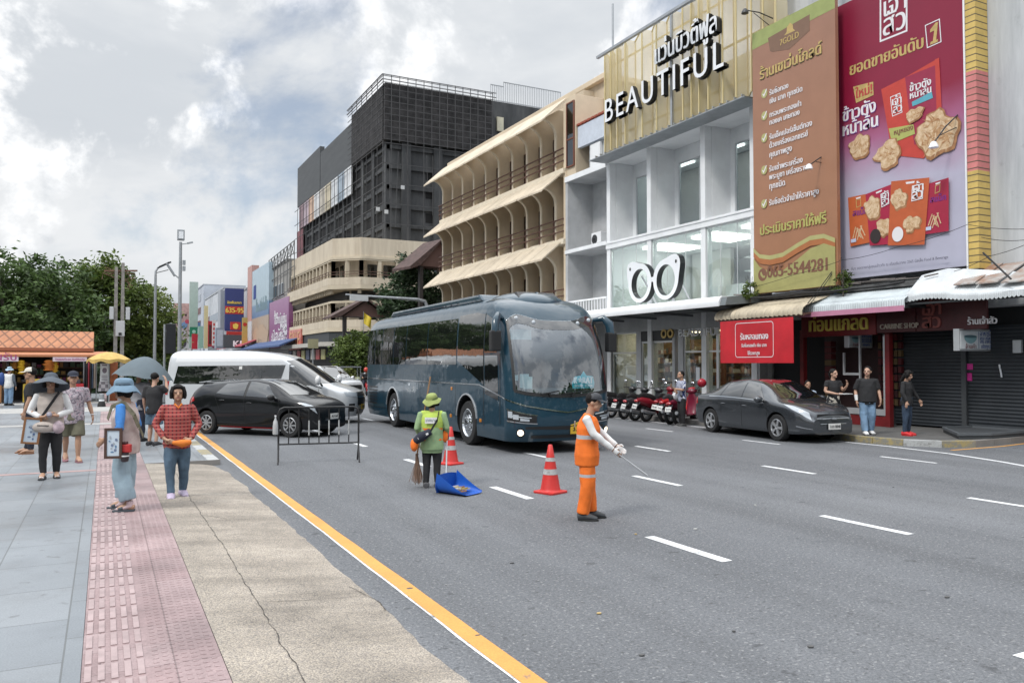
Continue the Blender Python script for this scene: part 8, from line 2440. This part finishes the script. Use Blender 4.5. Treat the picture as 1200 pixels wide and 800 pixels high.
mb=MB();mb.ball(p.w((0,.15,.625)),(.04,.035,.045),12,8);mb.tube([p.w((0,.19,.63)),p.w((0,.165,.62))],.022,10);tag(mb.build('camera',paint((.30,.28,.33),.3),None,smooth=50),'small camera held in both hands by the wide hatted walker','camera')
g=G(84,541,.1)
p=Person('person in a dark cap, printed grey shirt and olive shorts walking',g,camera_angle(g.x,g.y,6),1.64,dict(kneeR=(.055,-.05,.285),ankR=(.05,-.135,.085),toeR=(.055,-.06,.018),kneeL=(-.055,.045,.275),ankL=(-.055,.05,.045),toeL=(-.065,.15,.014),elbL=(-.165,-.03,.64),wriL=(-.20,.0,.505),tipL=(-.205,.02,.42)),girth=1.12)
p.top('c_print',.55,1.14,.05,loose=.006);p.pants('c_olive',.47,1.12,1.15,'shorts');p.shoes(paint((.25,.12,.14)),kind='sandal');p.hair();p.cap('c_navy')
MB().lathe([(.032,-.008),(.036,0),(.032,.008)],14,Matrix.Translation(p.J['wriL']+Vector((0,0,.02)))).build('wristband','c_white',p.t)
g=G(36,531,.1)
p=Person('person in a cream cap with a dark backpack mostly hidden behind the wide hat',g,170,1.70,dict(ankR=(.06,.06,.045),toeR=(.07,.16,.014)))
p.top('c_black',.55);p.pants('c_navy',1.0);p.shoes(paint((.22,.10,.05)),kind='sandal');p.hair();p.cap('c_cream')
mb=MB();mb.ball(p.w((0,-.10,.70)),(.16,.10,.22),16,10);tag(mb.build('backpack','c_black',None,**S6),'dark backpack worn by the walker in the cream cap','backpack')
g=G(146,597,.098)
p=Person('person in a drooping blue hat, blue sleeves and pale wide trousers standing sideways',g,158,1.58,dict(pel=(0,0,.50),ankR=(.06,.04,.045),toeR=(.075,.135,.014),ankL=(-.06,-.06,.045),toeL=(-.075,.035,.014),elbR=(.16,-.03,.64),wriR=(.15,.07,.55),tipR=(.145,.13,.50),elbL=(-.165,-.02,.64),wriL=(-.13,.10,.56),tipL=(-.12,.16,.51),head=(0,.022,.922)),female=True,girth=1.15,look=(10,0))
p.top('c_blue',1.0,1.1);p.pants('c_pale',.93,1.16,1.5);p.shoes(paint((.06,.075,.09)),kind='sandal',sock=paint((.56,.44,.46)));p.hair(kind='bob')
p.vest(mat('c_vest2',(.52,.43,.40),.85,col2=(.40,.30,.29),scale=7),1.24,.03);p.hat('c_hatblue',.112,.064,.055,(0,0),band=paint((.06,.10,.14)))
t_=thing('camera_strap','camouflage strap slung across the back of the blue sleeved seller','strap',p.w((0,0,.7)))
mb=MB();strap(mb,[p.w(q)for q in((-.05,.115,.70),(-.09,.07,.80),(-.11,-.02,.835),(-.11,-.10,.74),(-.07,-.125,.64),(.05,-.115,.56))],.05);strap(mb,[p.w(q)for q in((-.135,.02,.66),(-.15,.03,.53))],.02);mb.build('webbing',mat('camo',(.10,.095,.06),.8,col2=(.22,.20,.14),scale=16),t_,**WT)
cv=p.w((-.165,-.06,.49));t_=thing('camera','red and black camera with a big lens at the hip of the seller','camera',cv)
MB().box(-.07,.07,-.035,.035,-.05,.05).build('housing',paint((.42,.03,.03),.4),t_,bevel=.015);MB().lathe([(.045,0),(.05,.05),(.042,.10),(.03,.11)],16,Matrix.Translation((.0,-.01,-.05))@Matrix.Rotation(R(180),4,'X')).build('lens',paint((.03,.02,.025),.3),t_,smooth=40)
MB().lathe([(.051,.03),(.051,.045)],16,Matrix.Translation((.0,-.01,-.05))@Matrix.Rotation(R(180),4,'X')).build('lens_ring','c_white',t_);MB().box(-.03,.03,-.03,.03,.05,.08).build('viewfinder',paint((.06,.02,.02)),t_,bevel=.01);t_.rotation_euler=(0,0,R(-20))
q=PY(132.5,537,g.y-.28);picture_frame('dark framed photo print hanging from the hand of the seller in blue',(q.x,q.y,q.z),R(-20),.20,.36,paint((.07,.035,.025)),(.12,.22,.36))
g=G(207,583,.06)
p=Person('person with black bobbed hair in a red plaid shirt and jeans walking forward',g,camera_angle(g.x,g.y,5),1.53,dict(kneeR=(.06,.035,.275),ankR=(.052,.06,.045),toeR=(.06,.155,.014),kneeL=(-.055,.0,.27),ankL=(-.055,-.06,.05),toeL=(-.07,.03,.014),elbR=(.18,-.01,.655),wriR=(.115,.085,.535),tipR=(.035,.125,.50),elbL=(-.18,.0,.65),wriL=(-.10,.105,.525),tipL=(-.02,.135,.49)),female=True,look=(-3,0),girth=1.04)
p.top('c_plaid',1.0,1.14,.035,loose=.006);p.pants('c_denim',1.0,1.02);p.shoes(paint((.45,.38,.50)),paint((.6,.6,.6)));p.hair(kind='bob')
mb=MB();mb.tube([p.w((-.10,.12,.50)),p.w((-.03,.135,.49)),p.w((.05,.12,.50))],[.03,(.04,.055),.02],12);tag(mb.build('pouch','c_pouch',None,**S6),'bright orange pouch held before the plaid shirt','pouch')
mb=MB();mb.tube([p.w((.03,.055,.835)),p.w((.0,.075,.80)),p.w((-.03,.055,.835))],.012,8);mb.build('collar','c_pouch',p.t,**WT)
g=G(180,522,.1)
p=Person('person in a black shirt and denim shorts seen from behind under the umbrella',g,48,1.58,dict(ankR=(.06,-.03,.045),elbR=(.16,.06,.73),wriR=(.11,.10,.88),tipR=(.08,.11,.95),toeR=(.075,.07,.016)),skin='skin_pale',girth=1.15,vox=.014)
p.top('c_black',.6,1.14,.04,loose=.008);p.pants('c_denim',.46,1.15,1.15,'shorts');p.shoes(paint((.03,.03,.035)),paint((.6,.6,.6)));p.hair()
g=G(163,520,.1);g.y+=.7
p=Person('person in a pale grey shirt holding the umbrella, hidden behind the seller in blue',g,60,1.64,dict(elbR=(.15,.06,.68),wriR=(.09,.14,.78),tipR=(.08,.15,.86)),vox=.014)
p.top('c_grey',.6,1.14,.04);p.pants('c_navy',1.0);p.shoes('c_black');p.hair()
c=PY(168,437,g.y);um=parasol('umbrella','grey umbrella held over the two walkers before the white van',(c.x,g.y,c.z-.12),.66,.50,mat('umbrella_cloth',(.085,.115,.135),.6,var=.08),8,(c.x,g.y,c.z-1),'umbrella',tilt=Matrix.Rotation(R(8),3,'Y'))
MB().tube([p.wj('wriR')+Vector((0,0,-.1)),Vector((c.x,g.y,c.z+.31)),Vector((c.x,g.y,c.z+.37))],[.012,.008,.004],8).build('shaft','steel',um,**WT)
g=G(10,475,.1)
p=Person('person in a light blue hat and white vest standing at the kiosk',g,60,1.62,vox=.016);p.top('c_slate',1.0);p.vest('c_white',1.24);p.pants('c_jeans',1.0,1.1,1.2);p.shoes('c_black');p.hair();p.hat(paint((.30,.42,.52)),.10,.058,.03)
mb=MB();mb.ball(p.w((-.16,-.06,.70)),(.13,.12,.28),14,8);tag(mb.build('bag',paint((.02,.06,.22)),None,**S6),'deep blue sack carried by the seller at the kiosk','bag')
def sweeper_vest(c):
 z=c.z/1.42
 return 1 if z<.635 else 0
g=G(506,571)
p=Person('person in a lime vest and green hat sweeping the road with a blue dustpan',g,62,1.40,dict(elbR=(.165,-.0,.645),wriR=(.15,.14,.56),tipR=(.15,.17,.49),elbL=(-.16,-.03,.64),wriL=(-.13,.05,.53)),look=(-20,12),girth=1.1)
p.top('c_green',1.0,1.14,.10,loose=.012);p.pants('c_black',1.0,.98);p.shoes(paint((.10,.10,.105)),paint((.3,.3,.3)));p.hair(kind='bob');p.hat('c_hatgreen',.105,.062,.03,(4,0),band=paint((.10,.14,.04)))
p.vest(['c_lime','c_orange'],1.24,-.03,pf=sweeper_vest)
MB().box(-.09,.09,-.145,-.137,.70*1.4,.765*1.4).build('back_print','c_white',p.t);text_mb('เทศบาล',lambda u,v,d:(-.08+u,-.146-d,.71*1.4+v),.07,0,.015,.002,width=.16).build('lettering',paint((.03,.08,.12)),p.t,**NR)
t_=thing('waist_bag','black and orange bag slung at the back of the sweeper','bag',p.w((-.08,-.12,.57)));mb=MB();mb.tube([p.w((-.18,-.08,.50)),p.w((-.10,-.13,.56)),p.w((.0,-.125,.62))],[.05,.075,.05],12);mb.build('pouch','c_navy',t_,world=True,**S6)
mb=MB();strap(mb,[p.w((-.13,-.165,.545)),p.w((-.02,-.165,.60))],.03,.01);mb.build('stripe','c_white',t_,**WT);mb=MB();mb.ball(p.w((-.18,-.09,.47)),(.06,.06,.10),12,8);mb.build('side_bag','c_orange',t_,world=True,**S6);mb=MB();strap(mb,[p.w(q)for q in((.0,-.13,.62),(.07,-.10,.74),(.08,-.03,.83))],.03);mb.build('strap','c_black',t_,**WT)
mb=MB();mb.ball(p.w((.14,.03,.55)),(.05,.04,.09),10,8);tag(mb.build('pouch','c_orange',None,**S6),'orange pouch at the right hip of the sweeper','pouch')
for q in 'R':MB().ball(p.J['wri'+q].lerp(p.J['tip'+q],.4),(.032,.04,.055),12,8).build('glove',paint((.05,.025,.07)),p.t,**S6)
t_=thing('broom','long brown broom held upright behind the sweeper','broom',p.w((-.16,-.05,0)))
a,b_=G(497,569),PY(518,428,g.y+.1);MB().tube([p.w((-.16,-.02,.35)),p.w((-.03,.10,1.2))],.012,8).build('handle','warm_wood',t_,**WT)
mb=MB();rr=random.Random(5)
for i in range(46):c0=p.w((-.16,-.02,.37));mb.tube([c0+Vector((rr.uniform(-.02,.02),rr.uniform(-.02,.02),0)),Vector((c0.x+rr.gauss(0,.05),c0.y+rr.gauss(0,.05),rr.uniform(.04,.12)))],.004,4)
mb.build('bristles',mat('straw',(.22,.14,.10),.9,var=.3),t_,**WT)
c=G(537,578);t_=thing('dustpan','blue plastic scoop of rubbish on a long steel handle','dustpan',c,R(-62))
mb=MB()
def pan(i,j):
 a=math.pi*(i-.5)*1.06;w=.23*(1-.12*j);x=-.22+.50*j;hh=(.26*(1-j)**1.2+.03)
 y=w*math.sin(a*.98);k=abs(math.sin(a*.5))**2.5
 return Vector((x-.10*math.cos(a)*(1-j),y,.015+hh*abs(2*(i-.5))**3))
mb.grid(pan,22,10);mb.grid(lambda i,j:pan(i,j)+Vector((0,0,-.008)),22,10,flip=True)
mb.grid(lambda i,j:Vector((-.235+.02*j,-.22+.44*i,.015+j*.27-.22*j*(2*i-1)**2*.1)),10,6)
mb.build('scoop',paint((.012,.09,.42),.4),t_,smooth=60,**NR)
hp=wmat(t_).inverted()@p.wj('wriR');MB().tube([(-.23,.0,.20),hp.lerp(Vector((-.23,0,.2)),.5),hp+(hp-Vector((-.23,0,.2))).normalized()*.28],.013,8).build('handle','steel',t_)
rr=random.Random(7);mb=MB()
for i in range(16):mb.slot(i%4);x,y=rr.uniform(-.10,.18),rr.uniform(-.12,.12);mb.prism(blob(x,y,rr.uniform(.03,.07),rr.uniform(.025,.06),i,8),lambda u,v,d:(u,v,d+.2*(u-x)),.04+.010*i/4,.06+.012*i/4)
o=mb.build('rubbish',[paint((.45,.42,.38)),paint((.30,.16,.08)),paint((.50,.50,.52)),paint((.35,.28,.10))],t_);o['kind']='stuff'
def band(c):
 z=c.z/1.56;return 1 if .625<z<.655 else 0
def band2(c):
 z=c.z/1.56;return 1 if .335<z<.36 else 0
g=G(688,608)
p=Person('person in orange work clothes with white sleeves pointing down at the road',g,-34,1.53,dict(elbR=(.13,.06,.68),wriR=(.10,.20,.565),tipR=(.09,.27,.51),elbL=(-.14,.10,.68),wriL=(-.09,.23,.575),tipL=(-.08,.30,.525),ankR=(.055,-.03,.045),ankL=(-.055,.03,.045),toeR=(.065,.07,.016),toeL=(-.065,.13,.016),chest=(0,.015,.72),neckb=(0,.015,.825),neck=(0,.035,.865),head=(0,.055,.92)),look=(-6,-10),girth=1.12)
mat('reflective',(.45,.46,.48),.4)
p.top('c_white',1.0,1.08);p.pants(['c_orange','reflective'],1.0,1.12,1.25,pf=band2);p.shoes(paint((.035,.04,.045)),paint((.02,.02,.02)));p.hair();p.cap(paint((.025,.028,.035)));p.vest(['c_orange','reflective'],1.26,.05,pf=band,loose=.012)
for q in 'RL':
 MB().tube([p.J['elb'+q].lerp(p.J['wri'+q],.86),p.J['wri'+q]],[.037,.032],10).build('cuff','c_white',p.t,smooth=50)
 hb=MB();p.hand(hb,q,1 if q=='R' else -1);hb2=MB();hb2.v,hb2.f,hb2.mi=hb.v,hb.f,hb.mi;gl_=fuse(hb2,'glove','c_white',p.t,.008,1);wrinkle(gl_,.002,1)
a,b_=p.J['elbR'],p.J['wriR'];d_=(b_-a).normalized();n_=d_.cross(Vector((1,0,0))).normalized();text_mb('ROAD SAFETY',lambda u,v,d:a+d_*(u+.02)+Vector((.041-.010*u/.2+d,0,0))-n_*(v-.012)*-1,.04,0,0,.002,.001,width=.17,free=True).build('lettering',paint((.45,.02,.04)),p.t,**NR)
MB().box(-.10,.02,-.152,-.140,.725*1.53,.77*1.53).build('back_patch',paint((.25,.24,.20)),p.t)
MB().tube([p.J['tipR']+Vector((0,-.03,.02)),p.J['tipR']+Vector((.02,.30,-.22))],[.008,.012],8).build('stick',paint((.35,.36,.38)),None,world=False).matrix_world=wmat(p.t)
tag(bpy.data.objects['stick'],'thin grey stick in the gloved hand of the road worker in orange','stick');bpy.data.objects['stick'].location=p.t.location;bpy.data.objects['stick'].rotation_euler=p.t.rotation_euler
g=G(799,499.5)
p=Person('person in a blue and white striped shirt looking down among the scooters',g,165,1.66,dict(elbR=(.16,.02,.65),wriR=(.08,.15,.70),tipR=(.05,.19,.76),elbL=(-.15,.03,.66),wriL=(-.06,.16,.68)),look=(10,15),vox=.014);p.top('c_stripes',.6,1.14,.02);p.pants('c_black',1.0,1.0);p.shoes(paint((.05,.05,.05)),paint((.4,.4,.4)));p.hair();
g=G(977,508,.15);p=Person('person in a black top and cream trousers holding a tray by the grey sedan',g,-100,1.60,dict(elbR=(.15,.0,.65),wriR=(.06,.14,.62),tipR=(-.02,.19,.62),elbL=(-.16,.02,.66),wriL=(-.14,.14,.74),tipL=(-.13,.16,.80)),female=True,skin='skin_pale',vox=.014,look=(10,0));p.top('c_black',.35,1.1);p.pants('c_cream',1.0,1.05,1.25);p.shoes('c_white');p.hair(kind='pony')
q=p.w((-.05,.22,.615));tag(MB().box(q.x-.14,q.x+.14,q.y-.09,q.y+.09,q.z,q.z+.02).build('tray',paint((.5,.5,.5)),None,bevel=.005),'small pale tray carried by the woman in cream trousers','tray')
g=G(1017,509,.15);p=Person('person in a loose black shirt and pale jeans walking on the kerb',g,-120,1.66,dict(elbR=(.16,-.03,.645),wriR=(.165,.02,.50),elbL=(-.165,.0,.65),wriL=(-.17,.05,.51),ankR=(.06,.06,.045),toeR=(.07,.16,.016),ankL=(-.06,-.05,.05),toeL=(-.07,.04,.016)),skin='skin_pale',vox=.013,look=(-35,0));p.top('c_black',.6,1.18,.03,loose=.012);p.pants('c_jeans',1.0,1.12,1.2);p.shoes('c_white',paint((.05,.05,.05)));p.hair()
a,b_=p.J['elbR'].lerp(p.J['wriR'],.45),p.J['wriR'];MB().tube([a,b_],[.046,.036],12).build('bandage','c_white',p.t,smooth=50)
g=G(1063,510,.15);p=Person('person with long dark hair, black jacket and red shoes looking down by the shutters',g,-75,1.58,dict(elbR=(.15,.0,.65),wriR=(.14,.06,.52),elbL=(-.17,.04,.66),wriL=(-.22,.10,.54),tipL=(-.25,.12,.47),head=(0,.03,.918)),female=True,skin='skin_pale',vox=.013,look=(0,-22));p.top('c_black',1.0,1.14,.02);p.pants(cloth('c_dark_denim',(.03,.05,.085),.3),1.0,.98);p.shoes(paint((.55,.02,.025)),paint((.5,.02,.02)));p.hair(kind='long')
q=PX(945,458,17.6);p=Person('person in a pale blue shirt sitting on a stool behind the grey sedan',(17.6,q.y,.15),-120,1.6,dict(pel=(0,0,.30),waist=(0,.03,.39),chest=(0,.05,.51),neckb=(0,.06,.61),neck=(0,.075,.65),head=(0,.09,.71),hipR=(.055,.0,.29),hipL=(-.055,0,.29),kneeR=(.08,.22,.29),kneeL=(-.08,.22,.29),ankR=(.08,.2,.045),ankL=(-.08,.2,.045),toeR=(.085,.3,.016),toeL=(-.085,.3,.016),shoR=(.115,.05,.59),shoL=(-.115,.05,.59),elbR=(.15,.09,.43),elbL=(-.15,.09,.43),wriR=(.09,.2,.36),wriL=(-.09,.2,.36),tipR=(.06,.26,.34),tipL=(-.06,.26,.34)),vox=.015);p.top(paint((.42,.50,.62)),.6,1.15);p.pants('c_navy',1.0);p.shoes('c_black');p.hair()
t_=thing('stool','low red plastic stool under the seated person behind the sedan','stool',(17.6,q.y,.15));MB().box(-.15,.15,-.15,.15,.36,.395).build('seat','shop_red',t_,bevel=.02)
for x in(-.12,.12):
 for y in(-.12,.12):MB().beam((x,y,.36),(x*1.2,y*1.2,0),.035).build('leg','shop_red',t_)
b_=far_bike.location;p=Person('person with a red helmet riding the far motorbike',(b_.x,b_.y+.3,0),-95,1.62,dict(pel=(0,0,.52),chest=(0,.05,.72),neckb=(0,.07,.82),neck=(0,.085,.86),head=(0,.10,.92),kneeR=(.1,.2,.45),kneeL=(-.1,.2,.45),ankR=(.1,.15,.2),ankL=(-.1,.15,.2),toeR=(.1,.24,.17),toeL=(-.1,.24,.17),elbR=(.17,.16,.68),elbL=(-.17,.16,.68),wriR=(.18,.32,.66),wriL=(-.18,.32,.66),tipR=(.18,.38,.65),tipL=(-.18,.38,.65)),vox=.018);p.top('c_black',1.0);p.pants('c_navy',1.0);p.shoes('c_black');MB().ball(p.J['head']+Vector((0,-.01,.03)),(.13,.15,.15),14,10).build('helmet',paint((.5,.05,.03),.25),p.t,**S6)
# ================================================================== CONES, BARRIER, SMALL THINGS
t,b,N,L,tc_,noise,scaled,ramp,mix,bump=node_mat('cone_red');L(ramp(noise(6,6,.7),[(.3,(.46,.022,.02)),(.7,(.60,.035,.028))]),b.inputs['Base Color']);b.inputs['Roughness'].default_value=.45
def cone(label,p):
 t_=thing('traffic_cone',label,'traffic cone',p,R(20),'traffic cones in front of the coach');c=lambda z:.148-.118*(z-.035)/.665
 MB().prism(rrect(-.19,.19,-.19,.19,.05),lambda u,v,d:(u,v,d),0,.032).build('base','cone_red',t_,bevel=.008)
 MB().lathe([(.17,.03),(.15,.045),(c(.06),.06),(c(.3),.3),(c(.5),.5),(c(.69),.69),(.022,.70)],28).build('body','cone_red',t_,smooth=40)
 for z0,z1 in((.27,.35),(.46,.515)):MB().lathe([(c(z0)+.003,z0),(c(z1)+.003,z1)],28,cap=False).build('band','reflective' if False else 'kerb_white',t_,smooth=40)
cone('red traffic cone with two white bands beside the road worker in orange',G(645,577))
cone('red traffic cone standing behind the sweeper near the coach wheel',G(528,543.5))
a,b_=G(326,543),G(420,540);d_=(b_-a);L_=d_.length
t_=thing('barrier','black tube crowd barrier with white striped bars standing in the road','barrier',a,math.atan2(d_.y,d_.x))
mb=MB();arc=[(.0,0,.25),(0,0,.95),(.03,0,1.02),(.10,0,1.05),(L_-.10,0,1.05),(L_-.03,0,1.02),(L_,0,.95),(L_,0,.25)];mb.tube(arc,.018,8);mb.tube([(0,0,.36),(L_,0,.36)],.016,8);mb.build('frame','black_trim',t_,smooth=50)
for x in(0,L_):
 mb=MB();mb.tube([(x,-.24,0),(x,-.22,.06),(x,-.03,.25),(x,0,.40)],.016,7);mb.tube([(x,.24,0),(x,.22,.06),(x,.03,.25),(x,0,.40)],.016,7);mb.build('foot','black_trim',t_,smooth=50)
for k in range(7):
 x=L_*(k+1)/8;MB().tube([(x,0,.36),(x,0,1.05)],.011,6).build('bar','black_trim',t_)
 if k>1:MB().tube([(x,0,.52),(x,0,.80)],.0135,6,cap=False).build('bar_band','kerb_white',t_)
t_2=thing('plastic_bottle','clear plastic bottle hung on the left post of the barrier','bottle',a+Vector((-.06,-.02,.55)))
MB().lathe([(.045,0),(.05,.02),(.05,.16),(.04,.24),(.015,.30),(.014,.34)],14).build('bottle',paint((.45,.46,.47),.15),t_2,smooth=50);MB().lathe([(.017,.335),(.017,.36)],10).build('lid','letter_white',t_2)
rr=random.Random(11)
mb=MB()
for px,py,c_ in((702,719,0),(815,620,1),(752,768,2),(885,592,1),(950,758,2),(1047,571,2),(745,626,0),(600,660,2),(480,690,2),(1110,700,2),(860,740,2),(560,745,2)):
 q=G(px,py);mb.slot(c_);mb.prism(blob(q.x,q.y,rr.uniform(.012,.028),rr.uniform(.01,.02),px%17,9),lambda u,v,d:(u,v,d),.004,.010)
o=mb.build('litter',[paint((.42,.30,.12)),paint((.5,.5,.48)),paint((.08,.08,.08))],None);o['kind']='stuff';o['label']='scraps and leaves scattered on the asphalt';o['category']='litter'
rr=random.Random(31);vs,fs=[],[]  # unseen leaf ring added to darken reflections and low sky light
for i in range(3400):
 a=R(rr.uniform(112,345));r=rr.uniform(32,42);c=Vector((r*math.cos(a),r*math.sin(a),rr.uniform(.2,9.5+2*math.sin(a*9))))
 u=Vector((rr.gauss(0,1),rr.gauss(0,1),rr.gauss(0,1))).normalized()*rr.uniform(.7,1.5);w=u.cross(Vector((rr.gauss(0,1),rr.gauss(0,1),rr.gauss(0,1)))).normalized()*rr.uniform(.6,1.2)
 n0=len(vs);vs+=[c-u,c+w,c+u,c-w];fs.append((n0,n0+1,n0+2,n0+3))
mb=MB();mb.add(vs,fs);o=mb.build('added_leaf_belt','leaf_dark',None,**NR);o['kind']='stuff';o['label']='unseen leaf belt added behind the camera to darken reflections';o['category']='added_leaf_belt'
bpy.data.scenes.remove(BENCH)
